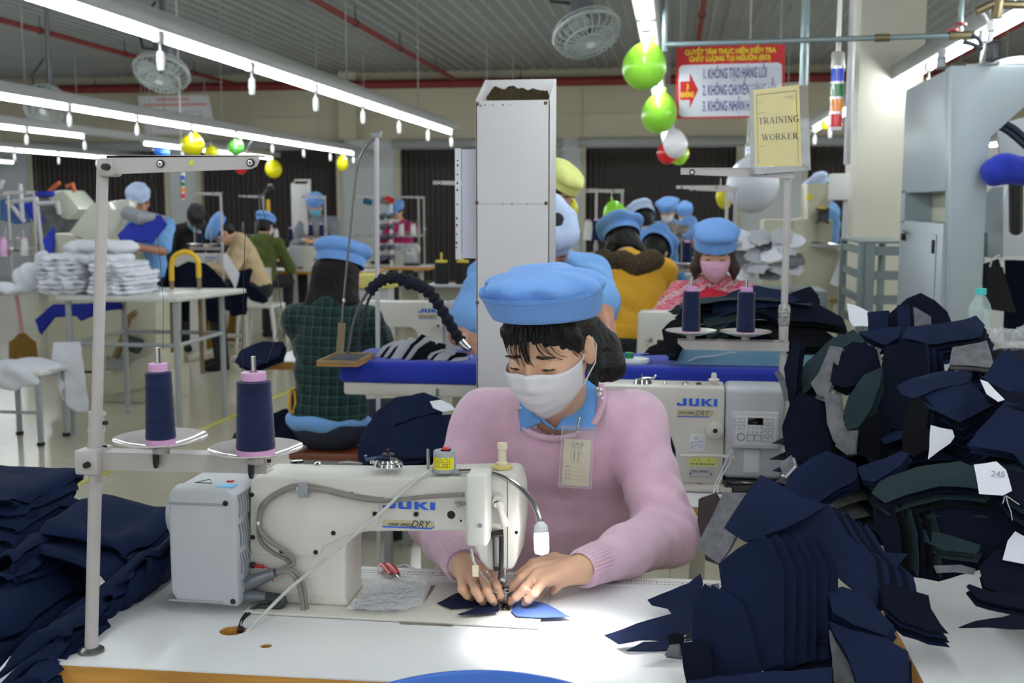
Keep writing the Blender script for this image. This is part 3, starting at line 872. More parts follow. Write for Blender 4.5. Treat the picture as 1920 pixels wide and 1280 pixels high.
def folds(x, y, z):
    out = .0022 * np.sin(31 * x - 17 * z + 4 * np.sin(12 * z)) * np.sin(23 * z + 14 * x)
    for e, w_, s_, ph in ((elr, wrr, shr, 0), (ell_, wrl, shl, 2)):
        d2 = (x - e.x) ** 2 + (y - e.y) ** 2 + (z - e.z) ** 2
        u = (w_ - e).normalized(); t = (x - e.x) * u.x + (y - e.y) * u.y + (z - e.z) * u.z
        v = (s_ - e).normalized(); t2 = (x - e.x) * v.x + (y - e.y) * v.y + (z - e.z) * v.z
        out = out + .0065 * np.sin(105 * (t - .6 * t2) + ph + 12 * x) * np.exp(-d2 / .011)
        m = e.lerp(s_, .45)
        out = out + .005 * np.sin(80 * t2 - 40 * (x - e.x) + ph) * np.exp(-((x - m.x) ** 2 + (y - m.y) ** 2 + (z - m.z) ** 2) / .007)
    # soft hollows beside the arms and above the waist
    out = out + .012 * np.exp(-((z - .86) / .03) ** 2) * (np.abs(x - tc_.x) < .16) * np.clip(1 - np.abs(x - tc_.x) / .16, 0, 1)
    return out
S.ripple(folds)
sw = link('sweater', S.mesh('sweater', 2), PINK, woman)
# ribbed cuffs
for e, w_ in ((ell_, wrl), (elr, wrr)):
    d = (w_ - e).normalized(); c0 = w_ - d * .062; m = d.to_track_quat('Z', 'Y').to_matrix().to_4x4(); mb = MB()
    def cuff(u, v, m=m, c0=c0):
        an = 2 * pi * u; r = (.0405 - .004 * v) * (1 + .028 * cos(an * 34)); r = r if v < .97 else r * .86
        return c0 + m @ Vector((r * cos(an), r * sin(an), .07 * min(v, .97) / .97))
    mb.grid(cuff, 136, 6); part('cuff', mb, PINK, sw, 60)
# neckline welt
mb = MB(); pts = []
for k in range(36):
    pass
cable('neckband', [(1128, 722, 2.43), (1130, 752, 2.405), (1116, 788, 2.385), (1086, 812, 2.375), (1042, 822, 2.372), (1000, 814, 2.376), (976, 794, 2.385), (968, 768, 2.40)], .0075, PINK, sw)
GEM = M('clear gem', (225, 225, 232), rough=.08, metal=.6)
mb = MB()
for px, py, r in ((1123, 739, .007), (1126, 731, .005), (1119, 729, .005), (1128, 747, .004), (1036, 817, .007), (1004, 800, .005), (977, 766, .0045)):
    p = W(px, py, 2.392); part('gem', MB().ball(p, r, 8), GEM, sw)
# blue shirt and collar
BSH = M('shirt blue', (104, 164, 232), rough=.8, var=.04, vs=14, bump=.15, bs=400)
S = SDF((nbw.x - .16, nbw.y - .16, nbw.z - .17), (nbw.x + .16, nbw.y + .14, nbw.z + .06), .005)
S.cap(nbw + Vector((0, .0, -.005)), nbw - Vector((0, -.03, .08)), .066, .078, .03)
S.cut_ell(H.p(0, .02, -.12) + Vector((0, -.03, .0)), (.042, .09, .075), None, .01)
shirt = link('shirt', S.mesh('shirt'), BSH, woman)
def flap(pl, name='collar'):
    """collar flap from pixel corners with depths, as a thin folded piece"""
    P = [W(*p) for p in pl]
    mb = MB()
    def f(u, v):
        a = P[0].lerp(P[1], u); c = P[3].lerp(P[2], u); q = a.lerp(c, v); q.y -= .012 * sin(pi * u) * (1 - v) + .006 * sin(pi * v); return q
    mb.grid(f, 12, 8); o = part(name, mb, BSH, shirt, 80)
    s_ = o.modifiers.new('s', 'SOLIDIFY'); s_.thickness = .0025; s_.offset = 1
flap([(1094, 715, 2.44), (1042, 806, 2.372), (1116, 806, 2.372), (1119, 728, 2.425)])
flap([(1092, 708, 2.46), (1096, 716, 2.44), (1119, 730, 2.425), (1112, 716, 2.47)])
flap([(974, 752, 2.40), (1016, 782, 2.385), (1014, 792, 2.372), (976, 809, 2.375)])
flap([(1006, 770, 2.39), (1042, 803, 2.378), (1038, 806, 2.38), (1010, 788, 2.385)])
# trousers and feet under the table
S = SDF((-.7, 1.9, -.02), (.1, 2.95, .8), .012)
S.ell(pel_ - Vector((0, 0, .06)), (.18, .16, .12), None, .05)
for q in (-1, 1):
    k_ = Vector((pel_.x + q * .12, 2.22, .52)); S.cap(pel_ + Vector((q * .08, -.03, -.08)), k_, .085, .066, .04); S.cap(k_, (k_.x, 2.25, .1), .062, .05, .03)
link('trousers', S.mesh('trousers'), JEANS, woman)
for q in (-1, 1):
    x = pel_.x + q * .12
    part('shoe', MB().tube([(x, 2.29, .045), (x, 2.22, .05), (x, 2.12, .04), (x, 2.06, .03)], [.036, .042, .042, .025], 12), BLACKC, woman)
# hair
a = H.p(0, 0, 0)
S = SDF([a.x - .2, a.y - .22, a.z - .3], [a.x + .28, a.y + .28, a.z + .22], .0042)
S.ell(H.p(0, -.02, .04), (.089, .11, .096), H.R, .01); S.ell(H.p(0, -.06, -.02), (.074, .062, .085), H.R, .03)
S.cap(H.p(.07, .032, .05), H.p(.077, .018, .01), .011, .004, .02); S.cap(H.p(-.07, .03, .05), H.p(-.079, .01, -.01), .011, .006, .02)
S.cut_ell(H.p(0, .135, -.06), (.1, .118, .128), H.R, .015)
tail = [W(1108, 612, 2.52), W(1136, 650, 2.54), W(1146, 688, 2.52), W(1128, 706, 2.50)]
S.chain(tail, [.028, .028, .027, .012], .03); S.chain([W(1112, 640, 2.5), W(1120, 690, 2.48), W(1112, 712, 2.46), W(1124, 736, 2.43)], [.026, .018, .008, .002], .02)
S.ripple(lambda x, y, z: .0018 * np.sin(x * 260 + 30 * np.sin(z * 22)) * np.sin(y * 190 + z * 25))
hair = link('hair', S.mesh('hair', 1), HAIR, woman)
rnd = random.Random(3)
mb = MB()
def fore(x, z):
    zz = (z - .03) / .094; q = max(.02, 1 - (x / .078) ** 2 - zz * zz); return -.012 + .099 * sqrt(q)
def strand(x0, x1, z0, z1, r, sway=0):
    pts = []; rs = []
    for i in range(9):
        t = i / 8; x = x0 + (x1 - x0) * t ** 1.3 + sway * sin(pi * t); z = z0 + (z1 - z0) * t
        pts.append(H.p(x, fore(x, z) + .006 + .006 * sin(pi * t), z)); rs.append(r * (1 - t ** 2.2) + .0003)
    mb.tube(pts, rs, 6, flat=.55)
for k in range(46):
    x = -.07 + .14 * k / 45 + rnd.uniform(-.003, .003)
    strand(x * .9, x * 1.0 + rnd.uniform(-.005, .005) + (.008 if x > .02 else 0), .115 - abs(x) * .5, .070 + rnd.uniform(-.016, .008), .0024)
for k in range(44):
    x = -.066 + .135 * k / 43 + rnd.uniform(-.004, .004)
    s_ = .022 if x > .012 else (-.006 if x < -.012 else 0)
    strand(x * .9, x + s_ + rnd.uniform(-.006, .006), .085, .012 + rnd.uniform(-.008, .02) - (.004 if abs(x) < .04 else -.004), rnd.uniform(.0008, .0019), rnd.uniform(-.003, .003))
for k in range(5): strand(.004 * k - .01, .0012 * k - .001, .1, .0 + .006 * abs(k - 2), .0017)
for q, x in ((-1, -.07), (1, .068)):
    for k in range(5): strand(x, x + q * .012 - q * .004 * k, .06, -.015 - .008 * k, .0012, q * .004)
part('bangs', mb, HAIR, hair)
face_parts(woman, H, True)
mask_on(woman, H, MASKW, fine=True)
# cap with a tall turned up band and a soft pleated crown
CB = 46
def ring(an, rx, ry, z, yo=-.012): return H.p(rx * sin(an), yo + ry * cos(an), z)
def zof(an): return .026 + .084 * (.5 + .5 * cos(an)) - .004 * sin(an)
CP = [(1.0, 0, 0), (1.0, .02, 0), (1.0, .042, .04), (1.0, .056, .1), (.97, .067, .22), (.87, .075, .4), (.65, .078, .62), (.36, .079, .85), (.03, .079, 1)]
mb = MB(); rows = []
for t in range(9):
    row = []; rx, hh, wt_ = CP[t]
    for j in range(CB):
        an = 2 * pi * j / CB; sd = abs(sin(an))
        pl = (.1 * noise.noise(Vector((sin(an) * 2.4, cos(an) * 2.4, t * .3))) + .075 * sin(an * 9 + 1) * sd * (1 < t < 7)) * min(1, t / 2)
        ex = .03 * max(0, sin(an - .25)) ** 2 * max(0, min(1, (t - 1) / 2)) * (1 - max(0, t - 5) / 4)
        row.append(mb.bm.verts.new(ring(an, .095 * (rx + pl) + ex, .112 * (rx + pl), zof(an) * (1 - wt_) + .082 * wt_ + hh - ex * .25, -.016)))
    rows.append(row)
for a_, c_ in zip(rows, rows[1:]):
    for j in range(CB): mb.bm.faces.new((a_[j], a_[(j + 1) % CB], c_[(j + 1) % CB], c_[j]))
mb.bm.faces.new(rows[-1])
wcap = part('cap', mb, CAPBLUE, woman, 80); sd = wcap.modifiers.new('s', 'SUBSURF'); sd.levels = 2; sd.render_levels = 2
mb = MB(); rows = []
for rs, z in ((.985, .0), (1.0, -.003), (1.03, .002), (1.06, .026), (1.1, .05), (1.115, .055), (1.1, .056), (1.04, .03), (1.0, .01)):
    rows.append([])
    for j in range(CB):
        an = 2 * pi * j / CB; fr = max(0, cos(an)); fl = 1 + .10 * sin(an) ** 6 * (z > .02)
        rows[-1].append(mb.bm.verts.new(ring(an, .097 * rs * fl, .114 * rs, zof(an) - .004 + z * (.82 + .15 * fr + .2 * sin(an) ** 6), -.016)))
for a_, c_ in zip(rows, rows[1:]):
    for j in range(CB): mb.bm.faces.new((a_[j], a_[(j + 1) % CB], c_[(j + 1) % CB], c_[j]))
bd_ = part('band', mb, CAPBLUE, wcap, 60); sd = bd_.modifiers.new('s', 'SUBSURF'); sd.levels = 1; sd.render_levels = 1
mb = MB(); mb.tube([ring(2 * pi * j / CB, .097 * 1.108 * (1 + .10 * sin(2 * pi * j / CB) ** 6), .114 * 1.106, zof(2 * pi * j / CB) - .004 + .049 * (.82 + .15 * max(0, cos(2 * pi * j / CB)) + .2 * sin(2 * pi * j / CB) ** 6), -.016) for j in range(CB)], .0012, 5, closed=True); part('stitching', mb, CAPBLUE, bd_)
# identity card
bx = thing('id_badge', 'clear plastic badge holder with cream printed card clipped to the blue collar', 'badge', W(1082, 800, 2.345))
o = W(1081, 860, 2.336); ux = (W(1111, 866, 2.342) - W(1051, 862, 2.336)); uy = W(1081, 810, 2.35) - W(1081, 905, 2.33)
F_ = frame(o, ux, uy)
PLAS = M('clear vinyl', (235, 224, 226), rough=.15, alpha=.14)
part('holder', MB().box((-.0345, -.062, -.0012), (.0345, .068, .0026), .004, F_), PLAS, bx)
part('rim', MB().tube([F_ @ Vector(p) for p in ((-.0345, -.062, .0015), (.0345, -.062, .0015), (.0345, .068, .0015), (-.0345, .068, .0015))], .0013, 6, closed=True), M('vinyl rim', (206, 178, 180), rough=.3), bx)
card = part('card', MB().box((-.029, -.057, -.0006), (.029, .041, .0008), .001, F_), M('card paper', (206, 200, 172), rough=.7, var=.03, vs=60), bx)
INK = M('print ink', (58, 54, 48), rough=.8)
mb = MB()
def T2(x, y): return F_ @ Matrix.Translation((x, y, .0012))
text_mb('工作证', .0085, T2(0, .031), 0, 1.1, mb=mb); text_mb('№ ID CARD', .004, T2(0, .024), mb=mb)
def glyph(x, y, s_, n, seed):
    r_ = random.Random(seed)
    for _ in range(n):
        a_ = r_.random() < .55
        L_ = s_ * r_.uniform(.5, 1); cx, cy = x + r_.uniform(-.25, .25) * s_, y + r_.uniform(-.4, .4) * s_
        hx, hy = (L_ / 2, s_ * .055) if a_ else (s_ * .055, L_ / 2)
        mb.add([F_ @ Vector(p) for p in ((cx - hx, cy - hy, .0012), (cx + hx, cy - hy, .0012), (cx + hx, cy + hy, .0012), (cx - hx, cy + hy, .0012))], [(0, 1, 2, 3)])
for i in range(4):
    for j in range(2): glyph(-.0055 + .009 * j, .015 - .0058 * i, .0046, 5, i * 2 + j)
for i in range(4): glyph(-.02, -.018 - .008 * i, .004, 5, 20 + i); glyph(-.014, -.018 - .008 * i, .004, 5, 30 + i)
for x0, y0, x1, y1 in [(-.0115, .0205, .0095, .0208), (-.0115, -.0085, .0095, -.0082), (-.0115, -.0085, -.0112, .0205), (.0092, -.0085, .0095, .0205)] + [(-.009, -.02 - .008 * i, .023, -.0197 - .008 * i) for i in range(4)]:
    mb.add([F_ @ Vector(p) for p in ((x0, y0, .0012), (x1, y0, .0012), (x1, y1, .0012), (x0, y1, .0012))], [(0, 1, 2, 3)])
part('print', mb, INK, card)
METAL = M('bright metal', (176, 172, 168), rough=.25, metal=1)
part('clip', MB().tube([F_ @ Vector(p) for p in ((0, .046, .004), (.003, .052, .005), (0, .058, .004), (-.003, .052, .005))], .0009, 6, closed=True).box((-.004, .056, .002), (.004, .064, .006), .001, F_).tube([F_ @ Vector(p) for p in ((0, .06, .006), (-.001, .075, .009), (.001, .088, .006))], [.0035, .003, .0025], 8), METAL, bx)
# ================================================================ nearest work place: table, machine, thread stand
TZ = .76
WTOP = M('white laminate', (230, 230, 230), rough=.32, var=.02, vs=5)
WOOD = M('yellow pine edge', (196, 140, 62), rough=.45, var=.22, vs=5, stretch=(1.2, 9, 9))
IVORY = M('machine ivory', (212, 208, 198), rough=.32, var=.015, vs=9)
MGREY = M('motor grey', (182, 184, 188), rough=.42)
MGREY2 = M('vent grey', (150, 153, 158), rough=.5)
SCREW = M('dark screw', (42, 38, 36), rough=.35, metal=.5)
CHROME = M('chrome', (190, 190, 188), rough=.18, metal=1)
BLUEINK = M('logo blue', (42, 96, 206), rough=.4)
STAND = M('stand enamel', (186, 180, 178), rough=.35, var=.02, vs=20)
PINKP = M('pink plastic cone', (212, 160, 204), rough=.4)
NAVYT = M('navy thread', (24, 34, 68), spec=.2, rough=.75, var=.22, vs=20, bump=.5, bs=160, stretch=(.3, .3, 3), sheen=.3, bd=.002)
NAVY = M('navy suiting', (21, 31, 58), rough=.9, spec=.16, var=.14, vs=14, bump=.25, bs=900, bd=.001)
NAVY2 = M('navy suiting deep', (12, 17, 33), rough=.9, spec=.12, var=.15, vs=12, bump=.25, bs=900, bd=.001)
NAVYB = M('navy trouser cloth', (18, 31, 61), rough=.88, spec=.14, var=.14, vs=10, bump=.3, bs=700, bd=.001)
TEAL = M('dark green grey lining', (36, 50, 53), rough=.88, spec=.12, var=.1, vs=10)
GREYF = M('grey felt interlining', (104, 104, 108), rough=.95, var=.25, vs=45, bump=.3, bs=300)
WHITEF = M('white cotton', (222, 224, 232), rough=.9, var=.03, vs=9, bump=.25, bs=60, bd=.006)
BLKF = M('charcoal cloth', (15, 17, 21), spec=.12, rough=.9, var=.15, vs=12)
REDP = M('red plastic', (178, 28, 32), rough=.3)
YEL = M('yellow label', (232, 222, 40), rough=.5)
BLUEPL = M('blue plastic', (52, 108, 200), rough=.35)

def plate(mb, outer, holes, z0, z1, mi=0):
    from mathutils.geometry import tessellate_polygon
    loops = [[Vector((x, y, 0)) for x, y in outer]] + [[Vector((x, y, 0)) for x, y in h] for h in holes]
    tris = tessellate_polygon(loops); flat = [p for l in loops for p in l]
    n = len(flat)
    vs = [(p.x, p.y, z1) for p in flat] + [(p.x, p.y, z0) for p in flat]
    fs = [tuple(t) for t in tris] + [tuple(i + n for i in reversed(t)) for t in tris]
    o = 0
    for l in loops:
        k = len(l)
        for i in range(k): fs.append((o + i, o + (i + 1) % k, o + (i + 1) % k + n, o + i + n))
        o += k
    mb.add(vs, fs, mi); bmesh.ops.recalc_face_normals(mb.bm, faces=mb.bm.faces[:])
def circ(x, y, r, n=24, sx=1): return [(x + r * sx * cos(2 * pi * i / n), y + r * sin(2 * pi * i / n)) for i in range(n)]

def table_legs(t, x0, x1, y0, y1, z, mat, foot=True):
    for x in (x0, x1):
        part('leg', MB().box((x - .025, (y0 + y1) / 2 - .03, .06), (x + .025, (y0 + y1) / 2 + .03, z), .006), mat, t)
        part('foot', MB().box((x - .03, y0, .02), (x + .03, y1, .07), .01).box((x - .03, y0 + .02, 0), (x + .03, y0 + .07, .02)).box((x - .03, y1 - .07, 0), (x + .03, y1 - .02, .02)), mat, t)
        part('bracket', MB().box((x - .03, y0 + .03, z - .03), (x + .03, y1 - .03, z), .004), mat, t)
    part('stretcher', MB().box((x0, (y0 + y1) / 2 - .015, .2), (x1, (y0 + y1) / 2 + .015, .24), .004), mat, t)

# ---- table
nl = G(75, 1242, TZ); TM = Matrix.Translation(nl) @ Matrix.Rotation(radians(1.3), 4, 'Z')
tb = thing('sewing_table', 'white topped sewing table with yellow pine edge carrying the nearest sewing machine', 'table', nl)
TI = TM.inverted()
def loc(px, py, z=TZ): return TI @ G(px, py, z)
h1 = loc(437, 1181); h2 = loc(499, 1210)
mb = MB(); ho = [circ(h1.x, h1.y, .024, 28), circ(h2.x, h2.y, .0105)]
outer = [(0, 0), (1.24, 0), (1.24, .545), (.04, .545), (.0, .5)]
plate(mb, outer, ho, -.0025, 0); bmesh.ops.transform(mb.bm, matrix=TM, verts=mb.bm.verts[:])
part('tabletop', mb, WTOP, tb)
mb = MB(); plate(mb, outer, ho, -.042, -.0026); bmesh.ops.transform(mb.bm, matrix=TM, verts=mb.bm.verts[:])
part('core', mb, WOOD, tb)
SLV = M('table leg grey', (150, 150, 150), rough=.4)
for x in (.16, 1.08):
    part('leg', MB().box((x - .03, .24, .06 - TZ), (x + .03, .31, -.06), .006, TM), SLV, tb)
    part('foot', MB().box((x - .03, .02, -TZ), (x + .03, .52, .06 - TZ), .01, TM), SLV, tb)
    part('bracket', MB().box((x - .03, .05, -.062), (x + .03, .5, -.042), .004, TM), SLV, tb)
part('stretcher', MB().box((.16, .26, .2 - TZ), (1.08, .29, .24 - TZ), .004, TM), SLV, tb)
# ruler printed strip on the far edge
mb = MB().box((.39, .49, 0), (1.15, .538, .0012), 0, TM)
rul = part('ruler', mb, M('ruler strip', (232, 231, 226), rough=.4), tb)
mb = MB()
for i in range(150):
    x = .40 + .005 * i; L_ = .009 if i % 10 == 0 else .006 if i % 5 == 0 else .004
    mb.box((x, .52 - L_, .0013), (x + .0017, .52, .0015), 0, TM); mb.box((x, .505 - .004, .0013), (x + .0017, .505, .0015), 0, TM)
part('scale_marks', mb, INK, rul)
# slots in the tabletop (drip tray edge plates)
p = loc(800, 1170); mb = MB()
mb.prism([(p.x - .046, p.y - .006), (p.x + .046, p.y - .006), (p.x + .05, p.y), (p.x + .046, p.y + .006), (p.x - .046, p.y + .006), (p.x - .05, p.y)], .0, .0012, 'XY', mtx=TM)
part('latch_plate', mb, M('worn metal plate', (150, 140, 128), rough=.4, metal=.5, var=.2, vs=90), tb)

# ---- machine
MY0, MY1 = 1.925, 2.035
def XZ(px, py, Y=MY0): q = W(px, py, Y); return (q.x, q.z)
def front(px, py, d=0, Y=None): return W(px, py, (MY0 if Y is None else Y) - d)
mc = thing('sewing_machine', 'ivory lockstitch sewing machine seen from behind, grey motor box at left, nearest one', 'sewing machine', G(650, 1150, TZ))
bx0, bx1 = G(470, 1158, TZ).x, G(1016, 1160, TZ).x
part('bed', MB().box((bx0 - .02, 1.878, TZ + .0005), (bx1, 2.085, TZ + .0065), .002), IVORY, mc)
dz = TZ + .006
body_px = [(468, 906), (480, 893), (700, 898), (905, 893), (955, 892), (966, 897), (974, 925), (975, 990), (968, 1055), (960, 1068), (916, 1070), (900, 1052), (886, 1020), (878, 1000), (860, 996), (690, 997), (664, 1002), (651, 1016), (648, 1040), (648, 1120), (652, 1146), (466, 1146)]
body_c = [XZ(*q) for q in body_px]
body_c = [(x, max(z, dz)) for x, z in body_c]
body = part('body', MB().prism(body_c, MY0, MY1, 'XZ', .011, seg=3), IVORY, mc)
# raised side cover with screws
cov = [(470, 921), (700, 924), (711, 932), (711, 980), (700, 990), (672, 996), (640, 1008), (620, 1018), (604, 1024), (600, 1038), (594, 1043), (478, 1040), (470, 1030)]
part('side_cover', MB().prism([XZ(*q, MY0 - .002) for q in cov], MY0 - .0035, MY0 + .004, 'XZ', .0018), IVORY, body)
for px, py in ((472, 927), (474, 1007), (659, 927), (703, 963), (625, 999), (592, 1035), (528, 1033), (780, 964)):
    part('screw', MB().lathe([(0, -.003), (.0032, -.003), (.0046, -.001), (.0046, .002)], front(px, py, .0035), 12, 'Y').lathe([(.0, -.0032), (.0018, -.0032)], front(px, py, .0035), 6, 'Y'), SCREW, body)
# logo in block letters
def letters(px0, py0, px1, py1, Y, mat, parent, word='JUKI', name='logo'):
    a = W(px0, py0, Y); b_ = W(px1, py1, Y); wd = b_.x - a.x; hg = a.z - b_.z
    shapes = {'J': [[(.55, 1), (1, 1), (1, .12), (.88, 0), (.1, 0), (0, .12), (0, .38), (.3, .38), (.3, .24), (.62, .24), (.62, 1)]],
              'U': [[(0, 1), (.34, 1), (.34, .24), (.66, .24), (.66, 1), (1, 1), (1, .12), (.88, 0), (.12, 0), (0, .12)]],
              'K': [[(0, 0), (0, 1), (.32, 1), (.32, 0)], [(.32, .62), (.68, 1), (1.05, 1), (.62, .52), (1.1, 0), (.7, 0), (.32, .42)]], 'I': [[(0, 0), (0, 1), (1, 1), (1, 0)]]}
    ws = {'J': .25, 'U': .25, 'K': .25, 'I': .09}; x = 0; mb = MB()
    for ch in word:
        for sh in shapes[ch]:
            mb.prism([(a.x + (x + u * ws[ch]) * wd, b_.z + v * hg) for u, v in sh], Y - .0012, Y, 'XZ')
        x += ws[ch] + .053
    return part(name, mb, mat, parent)
letters(717, 938, 816, 956, MY0 - .0005, BLUEINK, body)
a, c = W(717, 974, MY0), W(815, 992, MY0)
GOLD = M('label gold', (196, 186, 150), rough=.4, metal=.25)
lb = part('model_label', MB().prism([(a.x + .003, a.z), (c.x - .002, a.z), (c.x, a.z - .004), (c.x, c.z + .006), (c.x - .007, c.z + .002), (a.x, c.z + .002)], MY0 - .0012, MY0, 'XZ'), GOLD, body)
part('underline', MB().prism([(a.x, c.z + .0028), (c.x - .006, c.z + .0028), (c.x - .001, c.z + .006), (c.x, c.z + .004), (c.x - .006, c.z), (a.x, c.z)], MY0 - .0016, MY0, 'XZ'), BLUEINK, lb)
def wall_text(s, px, py, Y, size, mat, parent, name='lettering', **k):
    mb = text_mb(s, size, frame(W(px, py, Y - .0017), (1, 0, 0), (0, 0, 1)), **k); return part(name, mb, mat, parent)
wall_text('HIGH SPEED', 750, 983.5, MY0, .0078, INK, lb, bold=.0002, sx=1.05, shear=.25)
wall_text('DRY', 787, 983, MY0, .018, M('logo grey', (72, 72, 78), rough=.4), lb, bold=.0003, sx=.95, shear=.35)
letters(533, 1112, 605, 1131, MY0 - .0006, M('cast relief ivory', (202, 197, 186), rough=.4), body, name='cast_logo')
# motor box
ml = W(313, 1000, 1.87).x; mr = W(443, 1040, 1.87).x; mt = W(380, 917, 1.87).z
mo = part('motor_box', MB().prism([(ml + .004, mt - .014), (ml + .016, mt), (mr - .012, mt), (mr, mt - .01), (mr + .002, .776), (ml + .014, .782), (ml + .004, .80)], 1.868, 2.005, 'XZ', .006, seg=3), MGREY, mc)
for py in (941, 1123):
    a, c = W(316, py, 1.868), W(418, py + 3, 1.868)
    part('groove', MB().box((a.x, 1.8665, a.z - .0035), (c.x, 1.8685, a.z + .0012), .001), MGREY2, mo)
for px, py in ((422, 944), (436, 1128)):
    part('screw', MB().lathe([(0, -.001), (.004, -.001), (.0052, .001), (.0052, .003)], W(px, py, 1.866), 14, 'Y').lathe([(0, -.0014), (.0016, -.0014), (.0016, 0)], W(px, py, 1.866), 6, 'Y'), SCREW, mo)
xs = mr + .0022
for z0, z1 in ((mt - .055, mt - .012), (mt - .108, mt - .066), (mt - .16, mt - .12), (mt - .195, mt - .17)):
    for k in range(8):
        y = 1.885 + .0115 * k
        part('vent_fin', MB().tube([(xs, y, z1), (xs + .002, y + .006, (z0 + z1) / 2), (xs + .001, y + .002, z0)], .0021, 6), MGREY2, mo)
part('warning_sticker', MB().box((xs, 1.945, mt - .172), (xs + .0012, 1.975, mt - .135)), M('white sticker', (226, 226, 222), rough=.5), mo)
p = W(387, 902, 1.90)
part('triangle_mark', MB().tube([p + Vector(q) for q in ((-.016, -.012, 0), (.016, -.012, 0), (0, .016, 0))], .0008, 4, closed=True), INK, mo)
p = W(425, 904, 1.90)
part('tape', MB().box((p.x - .017, p.y - .012, mt), (p.x + .017, p.y + .012, mt + .0015), .001), M('light blue tape', (122, 190, 232), rough=.5), mo)
p = W(432, 898, 1.93)
part('button', MB().box((p.x - .006, p.y - .005, mt), (p.x + .006, p.y + .005, mt + .003), .001), REDP, mo)
part('gap_seal', MB().box((mr + .004, 1.935, .79), (W(468, 1000, 1.93).x, 2.0, mt - .012), .004), BLACKC, mc)
part('handwheel', MB().lathe([(0, -.02), (.045, -.02), (.052, -.014), (.052, .012), (.046, .018), (0, .018)], (ml - .016, 1.985, mt - .075), 28, 'X'), MGREY, mc)
# head cover block (bobbin thread regulator cover) and needle end
a, c = W(872, 888, 1.868), W(914, 1027, 1.868)
cb = part('front_cover', MB().box((a.x, 1.868, c.z), (c.x, 1.925, a.z), .008, seg=3), M('cover ivory', (222, 220, 212), rough=.35), mc)
part('screw', MB().lathe([(0, -.001), (.0035, -.001), (.0042, .001)], W(900, 985, 1.867), 12, 'Y'), CHROME, cb)
a, c = W(951.5, 897, MY0), W(953, 1064, MY0)
part('face_seam', MB().box((a.x - .0006, MY0 - .0006, c.z), (a.x + .0006, MY0 + .002, a.z)), SCREW, body)
for px, py, r in ((846, 965, .0085), (864, 976, .0025), (916, 956, .006), (935, 1067 - 130, .0042), (968, 998, .0035)):
    part('hole_plug', MB().lathe([(0, -.0008), (r * .8, -.001), (r, .001)], front(px, py), 18, 'Y'), SCREW, body)
part('tension_stud', MB().box(front(858, 938, .006) - Vector((.006, 0, .008)), front(868, 948, 0) + Vector((.006, .004, .008)), .003).lathe([(0, -.012), (.0045, -.012), (.005, 0)], front(862, 944), 14, 'Y'), MGREY2, mc)
part('lifter_lever', MB().lathe([(0, -.013), (.0105, -.013), (.012, -.01), (.012, 0)], front(936, 938), 20, 'Y').tube([front(936, 940, .01), front(941, 960, .012), front(948, 985, .01)], [.008, .006, .0085], 12).lathe([(0, -.0155), (.004, -.0155), (.004, 0)], front(933, 942), 12, 'Y'), IVORY, mc)
part('lever_hub', MB().lathe([(0, -.015), (.0045, -.015), (.0055, -.012)], front(933, 941), 14, 'Y'), SCREW, mc)
part('link_arm', MB().tube([front(914, 1005, .012), front(930, 1000, .014), front(944, 999, .012)], [.008, .006, .007], 12).tube([front(940, 1003, .012), front(940, 1050, .012), front(938, 1085, .008)], .0045, 10), SCREW, mc)
part('lift_bracket', MB().tube([front(925, 1010, .004), front(926, 1075, .006)], .0042, 8, flat=.5).tube([front(938, 1083, .006), front(950, 1088, .008)], [.006, .0085], 12), CHROME, mc)
part('screw', MB().lathe([(0, -.004), (.0035, -.004), (.004, 0)], front(931, 1066, .006), 12, 'Y').lathe([(0, -.004), (.0052, -.004), (.006, 0)], front(944, 1090, .006), 14, 'Y'), SCREW, mc)
NDY = 1.975
part('wire_guard', MB().tube([front(886, 1030), front(890, 1055, .004), front(905, 1078, .01), front(920, 1094, .012), front(919, 1078, .01), front(912, 1070, .006)], .0011, 6).tube([front(884, 1028), front(887, 1050, .002), front(893, 1062, .004)], .0032, 8), CHROME, mc)
part('finger_guard', MB().box(front(886, 1060, .012), front(897, 1080, .010), .0005, Matrix.Identity(4)), M('clear guard', (232, 222, 190), rough=.2), mc)
p = G(944, 1140, TZ + .008)
part('presser_bar', MB().cyl((p.x - .002, NDY + .004, p.z + .03), (p.x - .002, NDY + .004, p.z + .09), .0036, seg=12), CHROME, mc)
pf = part('presser_foot', MB().box((p.x - .006, NDY - .012, p.z + .006), (p.x + .006, NDY + .012, p.z + .032), .002).box((p.x - .0055, NDY - .03, p.z), (p.x - .001, NDY + .015, p.z + .004), .001).box((p.x + .001, NDY - .03, p.z), (p.x + .0055, NDY + .015, p.z + .004), .001), M('worn steel', (120, 112, 106), rough=.3, metal=1), mc)
part('thread_ring', MB().tube([front(930, 1109, .0) + Vector((.005 * cos(k / 10 * 2 * pi), .004, .003 * sin(k / 10 * 2 * pi))) for k in range(10)], .0006, 5, closed=True).tube([front(950, 1109, .0) + Vector((.006 * cos(k / 10 * 2 * pi), .004, .0035 * sin(k / 10 * 2 * pi))) for k in range(10)], .0006, 5, closed=True), CHROME, pf)
part('needle', MB().cyl((p.x, NDY, p.z + .02), (p.x, NDY, p.z + .06), .0011, seg=8).cyl((p.x, NDY, p.z + .05), (p.x, NDY, p.z + .10), .0035, seg=12), CHROME, mc)
part('needle_plate', MB().box((p.x - .013, NDY - .03, TZ + .0065), (p.x + .013, NDY + .05, TZ + .0078), .001), CHROME, mc)
part('bed_screw', MB().lathe([(0, .001), (.003, .001), (.0035, 0)], G(866, 1152, TZ + .0066), 10), SCREW, mc)
